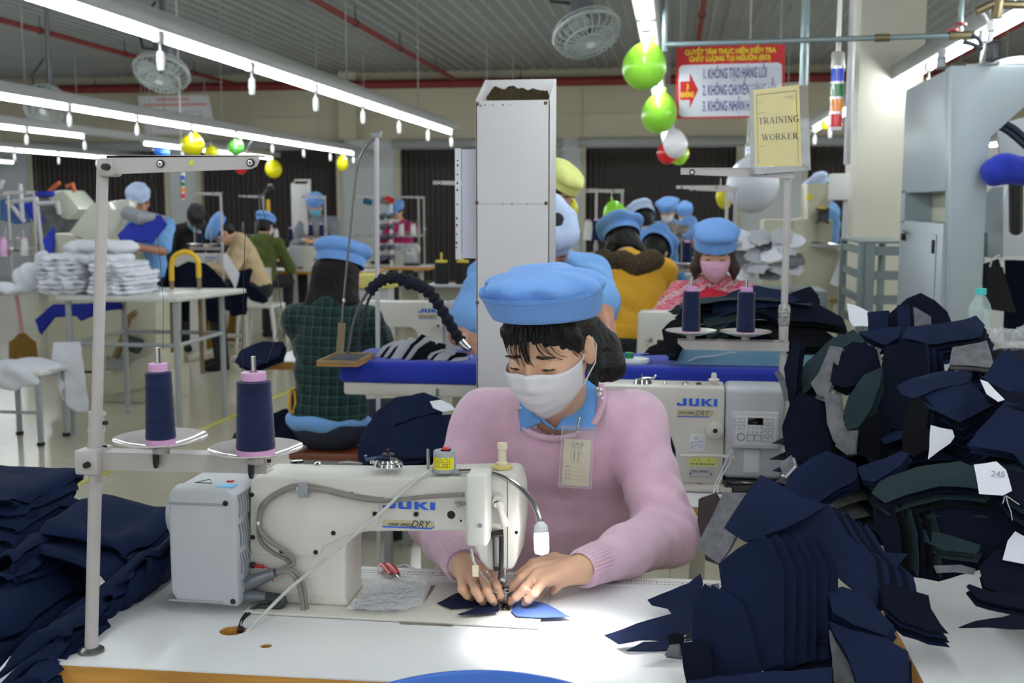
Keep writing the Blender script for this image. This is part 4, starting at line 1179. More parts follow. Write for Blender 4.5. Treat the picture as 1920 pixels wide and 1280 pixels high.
# fittings on top of the arm
def top(px, py, Y=1.975): return W(px, py, Y)
tz0 = max(z for x, z in body_c) - .001
def on_top(px, Y=1.98): q = W(px, 885, Y); return Vector((q.x, Y, tz0))
part('oil_window', MB().lathe([(0, .0035), (.011, .003), (.0135, 0)], on_top(557), 20), M('dark oil window', (30, 30, 34), rough=.1), mc)
for px, r in ((597, .008), (747, .008), (699, .0055)):
    part('screw', MB().lathe([(0, .005), (r * .6, .0048), (r, .002), (r, 0)], on_top(px, 1.965 if px != 699 else 1.99), 16), CHROME, mc)
part('spring_clip', MB().tube([on_top(636) + Vector((0, 0, .002)), on_top(655) + Vector((0, 0, .005)), on_top(680) + Vector((0, 0, .002))], [.002, .003, .0012], 6), CHROME, mc)
q = on_top(728)
bw = part('bobbin_winder', MB().lathe([(0, .006), (.026, .006), (.028, 0)], q, 26).lathe([(0, .012), (.018, .011), (.02, .006)], q, 20), CHROME, mc)
part('winder_pin', MB().cyl(q + Vector((0, 0, .01)), q + Vector((0, 0, .03)), .003, seg=10).lathe([(0, .022), (.011, .022), (.012, .019), (0, .018)], q, 20), SCREW, bw)
part('winder_lever', MB().tube([q + Vector((.004, 0, .014)), q + Vector((-.018, 0, .014)), q + Vector((-.04, -.004, .01)), q + Vector((-.042, -.004, .018))], .0035, 8), M('lever blue', (52, 66, 100), rough=.3), bw)
q = on_top(803, 1.96); part('thread_pin', MB().cyl(q, q + Vector((0, 0, .037)), .0032, seg=10), CHROME, mc)
q = on_top(505, 1.97)
part('thread_guide', MB().cyl(q, q + Vector((0, 0, .012)), .004, seg=10).tube([q + Vector((-.008, 0, .014)), q + Vector((.008, 0, .016)), q + Vector((.014, 0, .011)), q + Vector((.004, 0, .009))], .0018, 6), SCREW, mc)
# cables
CAB = M('grey cable', (126, 122, 116), rough=.5, var=.08, vs=40); CABB = M('black cable', (28, 28, 30), rough=.45)
cable('cable', [(870, 927), (800, 931), (719, 939), (660, 932), (610, 920), (575, 914), (550, 914), (513, 930), (491, 952), (485, 980), (489, 996), (505, 1014), (533, 1032), (550, 1048), (547, 1059), (519, 1070)], .0042, CAB, mc)
cable('cable', [(719, 936), (660, 927), (600, 913), (575, 910), (549, 910), (511, 927), (489, 950), (485, 980), (488, 1014), (511, 1036), (541, 1052), (535, 1066), (518, 1071)], .0034, CAB, mc, 1.917)
cable('cable', [(519, 1069), (550, 1070), (567, 1090), (572, 1118), (577, 1156, 1.90)], .0045, CAB, mc, 1.908)
cable('cable', [(518, 1074), (541, 1072), (557, 1090), (565, 1118), (570, 1157, 1.895)], .004, CAB, mc, 1.902)
part('cable_clamp', MB().box(W(563, 905, 1.914), W(576, 932, 1.905), .001).lathe([(0, -.003), (.004, -.003), (.0045, 0)], W(568, 927, 1.906), 10, 'Y'), MGREY2, mc)
for px, py in ((559, 915), (485, 980)): part('cable_tie', MB().ball(W(px, py, 1.912), (.004, .006, .0055), 8), M('tie white', (222, 218, 200), rough=.4), mc)
for (a, b_) in (((452, 1099), (516, 1073)), ((452, 1116), (500, 1118))):
    part('connector', MB().tube([W(*a, 1.905), W((a[0] * .6 + b_[0] * .4), (a[1] * .6 + b_[1] * .4), 1.903), W(*b_, 1.904)], [.0135, .013, .0085], 14), M('connector grey', (98, 104, 110), rough=.25, coat=.5), mc)
cable('cable', [(500, 1118), (530, 1124), (520, 1136), (490, 1140)], .009, M('dark plug', (52, 54, 58), rough=.3), mc, 1.90)
part('earth_lead', MB().tube([W(475, 1060, 1.915), W(494, 1062, 1.912)], .0035, 8).tube([W(494, 1062, 1.912), W(506, 1066, 1.91), W(512, 1090, 1.905)], .0012, 6), REDP, mc)
part('screw', MB().ball(W(474, 1059, 1.915), .006, 10), SCREW, mc)
for k in range(2): cable('power_cable', [(490 + 8 * k, 1132, 1.90), (466 + 6 * k, 1146, 1.885), (452 + 4 * k, 1164, 1.85), (447 + 6 * k, 1184, 1.80 + .004 * k)], .003, CABB, mc)
cable('air_tube', [(462, 1184, 1.80), (519, 1126, 1.86), (561, 1088, 1.885), (702, 972, 1.90), (760, 917, 1.91), (803, 884, 1.93), (812, 878, 1.95)], .0032, M('translucent tube', (206, 206, 200), rough=.2, alpha=.75), mc)
# work lamp with gooseneck
lp = thing('work_lamp', 'small gooseneck LED work lamp with lit head and yellow label on its round base', 'lamp', W(834, 905, 1.945))
b0 = Vector((W(834, 890, 1.945).x, 1.945, tz0 + .0005)); rb = .0205
part('base', MB().lathe([(0, 0), (rb * .92, 0), (rb, .004), (rb, .034), (rb * .95, .0385), (0, .0385)], b0, 30), M('lamp grey', (166, 170, 176), rough=.4), lp)
part('label', MB().grid(lambda u, v: b0 + Vector(((rb + .0006) * sin(-1.1 + 2.2 * u), -(rb + .0006) * cos(-1.1 + 2.2 * u), .007 + .022 * v)), 14, 2), YEL, lp)
mb = MB()
for i in range(6):
    z = .011 + .003 * i
    for k in range(9):
        if random.random() < .75: mb.grid(lambda u, v: b0 + Vector(((rb + .0009) * sin(-.9 + .18 * k + .13 * u), -(rb + .0009) * cos(-.9 + .18 * k + .13 * u), z + .001 * v)), 1, 1)
part('label_print', mb, INK, lp)
part('switch', MB().box(b0 + Vector((-.006, -.007, .038)), b0 + Vector((.011, .007, .041)), .001), BLACKC, lp)
part('switch_rocker', MB().box(b0 + Vector((-.003, -.005, .04)), b0 + Vector((.008, .005, .0445)), .001), M('lit red', (235, 60, 40), rough=.3), lp)
gp = [(858, 884, 1.935), (880, 883, 1.93), (905, 885, 1.925), (935, 891, 1.91), (965, 906, 1.895), (987, 926, 1.88), (1002, 948, 1.87), (1011, 970, 1.862), (1014, 982, 1.858)]
cable('neck', gp, .0042, CHROME, lp, sub=5)
part('stub', MB().cyl(W(810, 882, 1.945), W(822, 884, 1.945), .004).cyl(W(848, 884, 1.945), W(862, 884, 1.935), .006), M('lamp grey', (0, 0, 0)), lp)
ht, hb = W(1014, 976, 1.858), W(1016, 1036, 1.846); hd = (hb - ht).normalized(); HM = hd.to_track_quat('Z', 'Y').to_matrix().to_4x4(); HM.translation = ht
part('head', MB().lathe([(0, 0), (.006, .002), (.0115, .008), (.0125, .014), (.0125, .02), (0, .02)], (0, 0, 0), 20, mtx=HM), M('clear lamp plastic', (226, 228, 230), rough=.15), lp)
part('led_lens', MB().lathe([(0, .0201), (.0122, .0201), (.0128, .03), (.0128, .048), (.011, .055), (0, .058)], (0, 0, 0), 20, mtx=HM), M('led lens', (255, 255, 255), emit=28), lp)
ld = bpy.data.lights.new('led', 'SPOT'); ld.energy = 5.2; ld.spot_size = radians(118); ld.spot_blend = .8; ld.shadow_soft_size = .02; ld.color = (.93, .96, 1)
lo_ = bpy.data.objects.new('led_light', ld); C.objects.link(lo_); lo_.location = hb + hd * .004; lo_.rotation_euler = Vector((.12, -.03, -1)).to_track_quat('-Z', 'Y').to_euler(); lo_.parent = lp; lo_.matrix_parent_inverse = Matrix.Translation(lp.location).inverted()
# bobbin on the arm end
q = Vector((W(942, 890, 1.985).x, 1.985, tz0 + .0012))
bo = thing('thread_spool', 'small cream thread spool on a yellow ring above the machine head', 'spool', q)
part('ring', MB().lathe([(.012, 0), (.019, 0), (.019, .005), (.012, .006)], q, 22), M('yellowed plastic', (214, 196, 120), rough=.4), bo)
part('spool', MB().lathe([(0, 0), (.011, .0), (.011, .006), (.0075, .008), (.0075, .03), (.0095, .032), (.0095, .042), (.006, .043), (0, .043)], q + Vector((0, 0, .004)), 18), M('cream thread', (226, 214, 186), rough=.6), bo)

# ---- thread stand
fp = G(171, 1221, TZ); tp = W(193, 302, fp.y + .012)
st = thing('thread_stand', 'tall grey enamel thread stand with two arms standing at the left front table corner', 'thread stand', fp)
def on_pole(t): return fp.lerp(tp, t)
part('pole', MB().tube([fp + Vector((0, 0, .002)), on_pole(.46)], .0107, 18).tube([on_pole(.44), tp], .0093, 18), STAND, st)
part('base_ring', MB().lathe([(0, .0005), (.021, .0005), (.021, .004), (.014, .008), (0, .009)], fp, 24), M('zinc', (120, 120, 116), rough=.3, metal=.8), st)
cz = [on_pole(t) for t in (.388, .43, .455, .50)]
part('collar', MB().tube([on_pole(.40), on_pole(.502)], .0128, 18).tube([on_pole(.495), on_pole(.50)], .0142, 18).tube([on_pole(.43), on_pole(.436)], .0142, 18).tube([on_pole(.462), on_pole(.468)], .0142, 18), STAND, st)
for t in (.43, .48):
    q = on_pole(t); part('screw', MB().cyl(q, q + Vector((.019, -.002, 0)), .0035, seg=8), SCREW, st)
# lower arm
la, lb_ = W(168, 866, 1.672), W(498, 866, 1.655)
za = W(180, 862, 1.67).z; zb = W(490, 872, 1.655).z
def chan(mb, a, c, hgt, dep, th=.0018):
    """folded channel from a to c, open at the back"""
    d = (c - a).normalized(); n = Vector((d.y, -d.x, 0)); u = Vector((0, 0, 1))
    for (p0, p1) in (((0, -hgt / 2), (th, hgt / 2)), ((-dep, hgt / 2 - th), (0, hgt / 2)), ((-dep, -hgt / 2), (0, -hgt / 2 + th))):
        vs = [(e + n * q + u * r_) for e in (a, c) for q in (p0[0], p1[0]) for r_ in (p0[1], p1[1])]
        mb.add(vs, [(0, 1, 3, 2), (4, 6, 7, 5), (0, 4, 5, 1), (2, 3, 7, 6), (0, 2, 6, 4), (1, 5, 7, 3)])
A0, A1 = Vector((la.x, 1.664, za)), Vector((lb_.x, 1.66, zb))
mb = MB(); chan(mb, A0, A1, .029, .03); part('lower_arm', mb, STAND, st)
mb = MB().box((la.x - .012, 1.645, za - .02), (la.x + .028, 1.70, za + .02), .004); cl_ = part('clamp', mb, STAND, st)
part('bolt', MB().lathe([(0, -.008), (.005, -.008), (.0055, 0)], (la.x + .012, 1.645, za - .002), 8, 'Y'), SCREW, cl_)
# upper arm
ua, ub = W(193, 311, tp.y - .012), W(486, 303, tp.y - .012)
mb = MB(); ud = ub - ua
prof = [W(px, py, tp.y - .013) for px, py in ((200, 292), (485, 293), (487, 300), (482, 312), (470, 317), (225, 326), (202, 322))]
mb.prism([(q.x, q.z) for q in prof], tp.y - .0145, tp.y - .0125, 'XZ'); mb.box((prof[0].x, tp.y - .0145, prof[0].z - .003), (prof[1].x, tp.y + .015, prof[0].z))
part('upper_arm', mb, STAND, st)
q = W(196, 312, tp.y - .015)
part('clamp', MB().box((q.x - .014, tp.y - .018, q.z - .016), (q.x + .016, tp.y + .016, q.z + .013), .006), STAND, st)
part('bolt', MB().lathe([(0, -.012), (.005, -.012), (.006, 0)], (q.x + .006, tp.y - .017, q.z - .001), 8, 'Y'), SCREW, st)
for px, py in ((302, 307), (470.5, 305)):
    part('eyelet', MB().lathe([(.0022, -.003), (.0062, -.003), (.0062, .0), (.0022, .0)], W(px, py, tp.y - .0145), 18, 'Y'), SCREW, st)
    part('eyelet_core', MB().lathe([(.0016, -.0042), (.0042, -.004), (.0046, -.002)], W(px, py, tp.y - .0145), 18, 'Y'), CHROME, st)
part('hole_plug', MB().lathe([(0, -.0006), (.0036, -.0006), (.004, 0)], W(359, 305, tp.y - .0145), 14, 'Y'), M('yellow paint', (226, 220, 40), rough=.5), st)
# spool plates, pins and cones
cone_root = None
def cone(c, rb_, rt, hgt, label, group=None, pin_h=.03):
    t = thing('thread_cone', label, 'thread cone', c, group=group)
    part('core', MB().lathe([(0, 0), (rb_ * .98, 0), (rb_ * .98, .009), (rb_ * .8, .011), (rt * .72, hgt + .001), (rt * .74, hgt + .006), (rt * .72, hgt + .012), (rt * .3, hgt + .013), (rt * .3, hgt + .006), (0, hgt + .006)], c, 30), PINKP, t)
    prof = [(rb_ * .8, .0095)] + [((rb_ + (rt - rb_) * k / 18) * (1 + .012 * sin(k * 1.9)) , .0102 + (hgt - .0125) * k / 18) for k in range(19)] + [(rt * .7, hgt)]
    part('thread', MB().lathe(prof, c, 36), NAVYT, t)
    return t
for px, py, Y, rb_, rt, hg, lb__ in ((302, 832, 1.664, .0238, .0205, .118, 'slender navy thread cone on the left plate of the nearest thread stand'), (480, 851, 1.656, .0305, .0265, .118, 'stout navy thread cone on the right plate of the nearest thread stand')):
    q = W(px, py + 3, Y)
    part('spool_plate', MB().lathe([(0, -.002), (.02, -.002), (.05, .004), (.0735, .0125), (.0735, .0145), (.05, .0062), (.022, .0), (0, .0)], q, 44), M('glossy plate', (206, 200, 196), rough=.12, coat=.4), st)
    part('plate_boss', MB().lathe([(0, -.012), (.013, -.012), (.014, -.002), (0, -.002)], q, 18), STAND, st)
    part('plate_nut', MB().lathe([(0, -.034), (.0035, -.034), (.0055, -.027), (.0055, -.012), (0, -.012)], q + Vector((-.004, -.012, 0)), 6), SCREW, st)
    part('spool_pin', MB().cyl(q, q + Vector((0, 0, hg + .04)), .0042, seg=12), CHROME, st)
    cone(q + Vector((0, 0, .003)), rb_, rt, hg, lb__)
TH = M('thread line', (40, 42, 52), rough=.7)
for nm, pts in (('loose navy thread hanging from the left eyelet of the nearest stand', [(302, 310, 1.678), (288, 318, 1.68), (284, 335, 1.68), (292, 370, 1.68), (296, 440, 1.68), (306, 560, 1.672), (306, 655, 1.664)]),
                ('loose navy thread hanging from the right eyelet of the nearest stand', [(474, 315, 1.678), (480, 345, 1.678), (500, 420, 1.672), (520, 520, 1.668), (530, 600, 1.664), (500, 680, 1.66), (483, 675, 1.656)]),
                ('thin thread running from the upper arm down to the machine arm', [(466, 318, 1.69), (461, 400, 1.74), (457, 520, 1.80), (454, 700, 1.86), (470, 800, 1.92), (505, 872, 1.97)])):
    cb_ = [W(*q) for q in pts]; single('thread', MB().tube(cb_, .0005, 4), TH, nm, 'thread')

# ---- small things on the table
def sheet(name, px, z, mat, label, cat, group=None, jag=.0008, wave=.0015, thick=.0012, res=.012):
    P = [G(x, y, z) for x, y in px]; c = sum((Vector(q) for q in P), Vector()) / len(P)
    r0 = random.uniform(0, 9)
    def fn(u, v): return (c.x + u, c.y + v, z + wave * (1 + sin(u * 60 + r0) * cos(v * 50)))
    me = sheet_mesh(name, [(q.x - c.x, q.y - c.y) for q in P], fn, res, thick, jag)
    return tag(link(name, me, mat), label, cat, group)
sheet('cut_fabric', [(820, 1130), (858, 1112), (890, 1118), (905, 1131), (887, 1139), (846, 1141)], TZ + .0095, NAVY, 'small navy cut piece under the fingers left of the needle', 'fabric')
sheet('cut_fabric', [(858, 1153), (896, 1137), (915, 1128), (936, 1136), (935, 1148), (905, 1151)], TZ + .0135, NAVY, 'pointed navy cut piece overlapping another just left of the needle', 'fabric')
sheet('cut_fabric', [(959, 1147), (962, 1131), (985, 1126), (1019, 1130), (1068, 1156), (1020, 1158), (968, 1156)], TZ + .0095, M('blue cut cloth', (74, 98, 160), rough=.85, var=.06, vs=20, bump=.2, bs=900), 'blue cut piece brightly lit by the work lamp right of the needle', 'fabric')
sn = thing('thread_snips', 'red handled thread snips lying behind the machine arm on the white table', 'snips', G(735, 1070, TZ))
for q in (-1, 1):
    a, b_, c = G(722 + 6 * q, 1057, TZ + .012), G(740 + 6 * q, 1076, TZ + .012), G(758 - 1 * q, 1092, TZ + .008)
    part('handle', MB().tube([a, a.lerp(b_, .5) + Vector((.002 * q, 0, .002)), b_], [.006, .0065, .005], 10, flat=.6), REDP, sn)
    part('blade', MB().tube([b_, c], [.0045, .0008], 8, flat=.35), CHROME, sn)
part('cord', MB().tube([G(722, 1060, TZ + .01), G(712, 1058, TZ + .012), G(708, 1066, TZ + .008), G(716, 1072, TZ + .006)], .0018, 6).tube([G(742, 1062, TZ + .008), G(760, 1058, TZ + .004), G(775, 1066, TZ + .004)], .0016, 6), WHITEF, sn)
# plastic sleeve with a printed sheet
pb = thing('plastic_sleeve', 'crumpled clear plastic sleeve with a printed sheet on the machine bed', 'plastic bag', G(725, 1125, TZ + .008))
m_bag = M('crinkled clear plastic', (236, 238, 242), rough=.08, alpha=.33, bump=.9, bs=55, bd=.02)
quad = [(648, 1144), (690, 1098), (752, 1082), (800, 1092), (792, 1136), (742, 1149)]
def flatsheet(name, px, z, wave, mat, parent, res=.01, seed=0, thick=.0006):
    P = [G(x, y, z) for x, y in px]; c = sum((Vector(q) for q in P), Vector()) / len(P)
    def fn(u, v): return (c.x + u, c.y + v, z + wave * (1 + nz(u, v, seed, 60) + .5 * nz(u, v, seed + 3, 140)))
    return link(name, sheet_mesh(name, [(q.x - c.x, q.y - c.y) for q in P], fn, res, thick), mat, parent)
flatsheet('sleeve', quad, TZ + .0125, .004, m_bag, pb, .006, 2)
sh_ = flatsheet('printed_sheet', [(664, 1141), (698, 1103), (768, 1096), (752, 1143)], TZ + .0095, .0012, M('print paper', (206, 206, 212), rough=.7), pb, .012, 5)
mb = MB(); O = G(700, 1138, TZ + .0128); ex = (G(752, 1140, TZ) - G(670, 1138, TZ)); ey = (G(735, 1100, TZ) - G(690, 1138, TZ))
for i in range(9):
    u = 0
    while u < .8:
        L_ = random.uniform(.04, .12); a = O + ex * (u - .35) + ey * (.08 + .1 * i)
        mb.tube([a, a + ex * L_], .0005, 4); u += L_ + .03
part('print', mb, M('print grey', (120, 122, 130), rough=.8), sh_)
p = G(806, 1118, TZ + .0075)
single('steel_ruler', MB().prism([(G(797, 1134, TZ).x, G(797, 1134, TZ).y), (G(808, 1105, TZ).x, G(808, 1105, TZ).y), (G(816, 1104, TZ).x, G(816, 1104, TZ).y)], TZ + .0072, TZ + .0082, 'XY'), M('worn steel', (0, 0, 0)), 'narrow pointed steel gauge beside the plastic sleeve on the machine bed', 'gauge')
# oval tray plate behind motor
p = G(300, 1128, TZ)
# blue chair in front of the table, only its top rail shows
ct = W(940, 1257, 1.545)
ch = thing('plastic_chair', 'blue plastic chair, only its curved back showing at the bottom edge', 'chair', (ct.x, 1.30, 0))
hw = (W(1160, 1270, 1.545).x - W(716, 1270, 1.545).x) / 2
mb = MB()
def back(u, v):
    x = (u - .5) * 2; zt = ct.z - .013 * abs(x) ** 2.4 - (.03 if abs(x) > .93 else 0); z0 = .47
    return Vector((ct.x + x * hw * (.86 + .14 * v), 1.545 - .05 * x * x - .06 * (1 - v), z0 + (zt - z0) * v))
mb.grid(back, 24, 12); bk_ = part('backrest', mb, BLUEPL, ch, 60); s_ = bk_.modifiers.new('s', 'SOLIDIFY'); s_.thickness = .012; s_.offset = 0; s2 = bk_.modifiers.new('b', 'BEVEL'); s2.width = .004; s2.segments = 2
part('seat', MB().box((ct.x - hw * .9, 1.06, .425), (ct.x + hw * .9, 1.50, .455), .012, seg=3), BLUEPL, ch)
for q in (-1, 1):
    for y in (1.10, 1.45): part('leg', MB().tube([(ct.x + q * hw * .75, y, .43), (ct.x + q * hw * .85, y + (.03 if y > 1.3 else -.03), 0)], [.02, .016], 10), BLUEPL, ch)
cw = copy_tree(ch); cw.rotation_euler = (0, 0, pi); cw.location = (pel_.x, 2.92, 0.03); cw['label'] = 'blue plastic chair under the woman in the pink sweater'
# ================================================================ second work place behind the woman, sign, fabric piles at right
m_oil = M('black oil pan', (20, 20, 22), rough=.12, coat=.5)
def juki(label, detail=True):
    """machine seen from its front: needle at left, motor and hand wheel at right; x = 0 where the motor begins"""
    t = thing('sewing_machine', label, 'sewing machine')
    prof = [(-.42, .06), (-.415, .262), (-.40, .272), (-.004, .272), (-.002, .265), (-.002, .012), (-.125, .012), (-.128, .10), (-.14, .135), (-.165, .148), (-.33, .15), (-.335, .07), (-.345, .055), (-.41, .052)]
    b = part('body', MB().prism(prof, 0, .11, 'XZ', .011, seg=3), IVORY, t)
    part('bed', MB().box((-.46, -.045, .0), (.02, .135, .012), .004), IVORY, t)
    part('motor_box', MB().box((0, -.012, .03), (.15, .12, .275), .014, seg=3), MGREY, t)
    part('oil_pan', MB().box((.0, -.03, 0), (.19, .13, .03), .006), m_oil, t)
    part('handwheel', MB().lathe([(0, 0), (.046, 0), (.05, .005), (.05, .026), (.045, .031), (0, .031)], (.15, .05, .205), 28, 'X'), IVORY, t)
    pb_ = part('control_panel', MB().box((.016, -.03, .118), (.137, -.008, .214), .005), M('panel grey', (196, 198, 200), rough=.4), t)
    part('display', MB().box((.056, -.0315, .181), (.096, -.029, .2), .001), M('dark display', (20, 16, 14), rough=.1), pb_)
    part('keypad', MB().box((.024, -.0308, .128), (.13, -.0295, .205), .001), M('panel light', (214, 216, 216), rough=.4), pb_)
    if detail:
        KEY = M('key outline', (120, 124, 128), rough=.5)
        for x, z in ((.028, .192), (.042, .192), (.028, .174), (.042, .174), (.1, .192), (.115, .192), (.1, .176), (.115, .176), (.1, .16), (.115, .16), (.1, .143), (.115, .143)):
            part('key', MB().tube([(x - .005, -.0312, z - .005), (x + .006, -.0312, z - .005), (x + .006, -.0312, z + .006), (x - .005, -.0312, z + .006)], .0007, 4, closed=True), KEY, pb_)
        part('key', MB().tube([(.04 + .0095 * cos(k / 16 * 2 * pi), -.0312, .148 + .0095 * sin(k / 16 * 2 * pi)) for k in range(16)], .0008, 4, closed=True), INK, pb_)
        for x in (.064, .083): part('key', MB().tube([(x - .008, -.0312, .139), (x + .008, -.0312, .139), (x + .008, -.0312, .155), (x - .008, -.0312, .155)], .0009, 4, closed=True), INK, pb_)
        for i in range(4):
            for j in range(2): part('indicator', MB().ball((.059 + .0105 * i, -.031, .162 + .011 * j), .0014, 6), INK, pb_)
    d = part('stitch_dial', MB().lathe([(0, -.018), (.008, -.018), (.009, -.014), (.0225, -.012), (.0235, -.006), (.0235, 0), (0, 0)], (-.026, -.001, .16), 32, 'Y'), IVORY, t)
    part('dial_core', MB().lathe([(0, -.0195), (.006, -.019), (.007, -.017)], (-.026, -.001, .16), 16, 'Y'), SCREW, d)
    x = -.127; mb = MB()
    for ch, sh, w_ in (('J', [[(.55, 1), (1, 1), (1, .12), (.88, 0), (.1, 0), (0, .12), (0, .38), (.3, .38), (.3, .24), (.62, .24), (.62, 1)]], .026), ('U', [[(0, 1), (.34, 1), (.34, .24), (.66, .24), (.66, 1), (1, 1), (1, .12), (.88, 0), (.12, 0), (0, .12)]], .027), ('K', [[(0, 0), (0, 1), (.32, 1), (.32, 0)], [(.32, .62), (.68, 1), (1.05, 1), (.62, .52), (1.1, 0), (.7, 0), (.32, .42)]], .027), ('I', [[(0, 0), (0, 1), (1, 1), (1, 0)]], .009)):
        for s_ in sh: mb.prism([(x + u * w_, .222 + v * .02) for u, v in s_], -.0016, 0, 'XZ')
        x += w_ + .0055
    part('logo', mb, BLUEINK, b)
    l_ = part('model_label', MB().prism([(-.126, .193), (-.126, .212), (-.034, .212), (-.03, .207), (-.032, .199), (-.04, .193)], -.0014, 0, 'XZ'), GOLD, b)
    part('underline', MB().box((-.126, -.0017, .192), (-.042, 0, .1945)), BLUEINK, l_)
    part('small_lettering', text_mb('HIGH SPEED', .0078, frame((-.102, -.0018, .203), (1, 0, 0), (0, 0, 1)), .0002, 1, .25), INK, l_); part('lettering', text_mb('DRY', .019, frame((-.062, -.0018, .203), (1, 0, 0), (0, 0, 1)), 0, .95, .35), M('logo grey', (0, 0, 0)), l_)
    if detail:
        w_ = part('threading_sticker', MB().box((-.092, -.0012, .1), (-.052, 0, .148)), M('white sticker', (0, 0, 0)), b)
        part('diagram', MB().tube([(-.087, -.0016, .108), (-.087, -.0016, .124), (-.058, -.0016, .128), (-.058, -.0016, .115), (-.066, -.0016, .108), (-.066, -.0016, .118), (-.08, -.0016, .116), (-.08, -.0016, .106)], .0007, 4, closed=True).tube([(-.08, -.0016, .134), (-.074, -.0016, .142), (-.07, -.0016, .134)], .0008, 4, closed=True), BLUEINK, w_)
        part('knee_arm', MB().tube([(-.115, -.03, .093), (-.01, -.03, .096), (.022, -.03, .092), (.024, -.028, .082)], [.0045, .0045, .005, .004], 10), IVORY, t)
        y_ = part('caution_sticker', MB().box((-.092, -.0012, .06), (-.02, 0, .084)), M('pale yellow sticker', (222, 224, 120), rough=.5), b)
        mb = MB()
        for x in (-.08, -.066, -.04): mb.tube([(x - .004, -.0016, .074), (x + .004, -.0016, .074), (x, -.0016, .081)], .0006, 4, closed=True)
        for k in range(9): mb.box((-.088 + .0072 * k, -.0015, .064), (-.084 + .0072 * k, -.0012, .068))
        part('caution_marks', mb, INK, y_)
        n_ = part('name_plate', MB().box((-.092, -.0014, .028), (-.03, 0, .053), .0006), M('plate silver', (190, 190, 192), rough=.4, metal=.3), b)
        part('lettering', text_mb('DDL-900A-S', .0085, frame((-.063, -.0018, .046), (1, 0, 0), (0, 0, 1)), .0002), INK, n_)
        for x in (-.088, -.034): part('screw', MB().ball((x, -.0014, .039), .0022, 8), SCREW, n_)
        part('grey_sticker', MB().box((.05, -.0135, .05), (.09, -.0118, .112), .0006), M('panel light', (0, 0, 0)), t)
        for x, r in ((-.105, .011), (-.07, .009), (-.16, .006)): part('screw', MB().lathe([(0, .006), (r * .6, .005), (r, 0)], (x, .05, .272), 16), CHROME if r != .009 else SCREW, t)
        part('thread_tension', MB().cyl((-.03, .05, .27), (-.03, .05, .284), .004, seg=10).lathe([(0, .03), (.006, .03), (.0075, .022), (.0075, .016), (.015, .013), (.015, .009), (.006, .006), (.004, 0)], (-.03, .05, .274), 20), IVORY, t)
        part('bobbin_winder', MB().lathe([(0, .012), (.02, .011), (.024, .004), (.026, 0)], (-.22, .05, .272), 24).cyl((-.22, .05, .28), (-.22, .05, .296), .003, seg=8).tube([(-.22, .045, .286), (-.19, .045, .286), (-.183, .045, .296)], .003, 8), CHROME, t)
        p2 = part('print_red', MB().box((-.2, -.0012, .232), (-.175, 0, .238)), REDP, b)
    part('needle_bar', MB().cyl((-.385, .05, .02), (-.385, .05, .06), .0035, seg=10).box((-.392, .04, .012), (-.378, .06, .022), .001), CHROME, t)
    part('tension_knob', MB().lathe([(0, -.02), (.006, -.02), (.012, -.012), (.012, 0), (0, 0)], (-.36, 0, .15), 16, 'Y'), CHROME, t)
    part('hinge', MB().box((.03, .1, .0), (.15, .14, .03), .004), MGREY2, t)
    return t
jm = juki('ivory machine with logo and control panel facing the camera, right behind the pink sweater', True)
jm.location = W(1357, 905, 2.96); jm.location.z = .752

def sew_table(label, x0, x1, y0, y1, z=.75, group=None, edge=WOOD):
    t = thing('sewing_table', label, 'table', ((x0 + x1) / 2, (y0 + y1) / 2, 0), group=group)
    part('tabletop', MB().box((x0, y0, z - .003), (x1, y1, z), .001), WTOP, t)
    part('core', MB().box((x0, y0, z - .04), (x1, y1, z - .003), .003), edge, t)
    for x in (x0 + .16, x1 - .16):
        part('leg', MB().box((x - .028, (y0 + y1) / 2 - .03, .05), (x + .028, (y0 + y1) / 2 + .03, z - .06), .006), M('stand ivory', (198, 196, 180), rough=.4), t)
        part('foot', MB().box((x - .03, y0, .0), (x + .03, y1, .055), .012), M('stand ivory', (0, 0, 0)), t)
        part('bracket', MB().box((x - .03, y0 + .04, z - .064), (x + .03, y1 - .04, z - .04), .004), M('stand ivory', (0, 0, 0)), t)
    part('stretcher', MB().box((x0 + .16, (y0 + y1) / 2 - .015, .2), (x1 - .16, (y0 + y1) / 2 + .015, .24), .004), M('stand ivory', (0, 0, 0)), t)
    return t
sew_table('pine edged sewing table under the logo machine behind the pink sweater', -.78, .44, 2.78, 3.24, .75)
sn2 = thing('thread_snips', 'red thread snips tied with white cord on the pine edged table behind the pink elbow', 'snips', G(1300, 908, .75))
part('handle', MB().tube([G(1285, 898, .76), G(1300, 905, .762), G(1322, 912, .76)], [.006, .008, .006], 10, flat=.6), REDP, sn2)
part('blade', MB().tube([G(1285, 898, .758), G(1270, 892, .754)], [.004, .001], 6), CHROME, sn2)
part('cord', MB().tube([W(1372, 842, 2.925), W(1360, 866, 2.92), W(1350, 890, 2.90), W(1342, 905, 2.84), W(1338, 925, 2.80), W(1349, 945, 2.775)], .0016, 6).tube([W(1375, 845, 2.925), W(1368, 868, 2.92), W(1352, 895, 2.89), W(1346, 910, 2.83), W(1345, 930, 2.79)], .0014, 6), WHITEF, sn2)

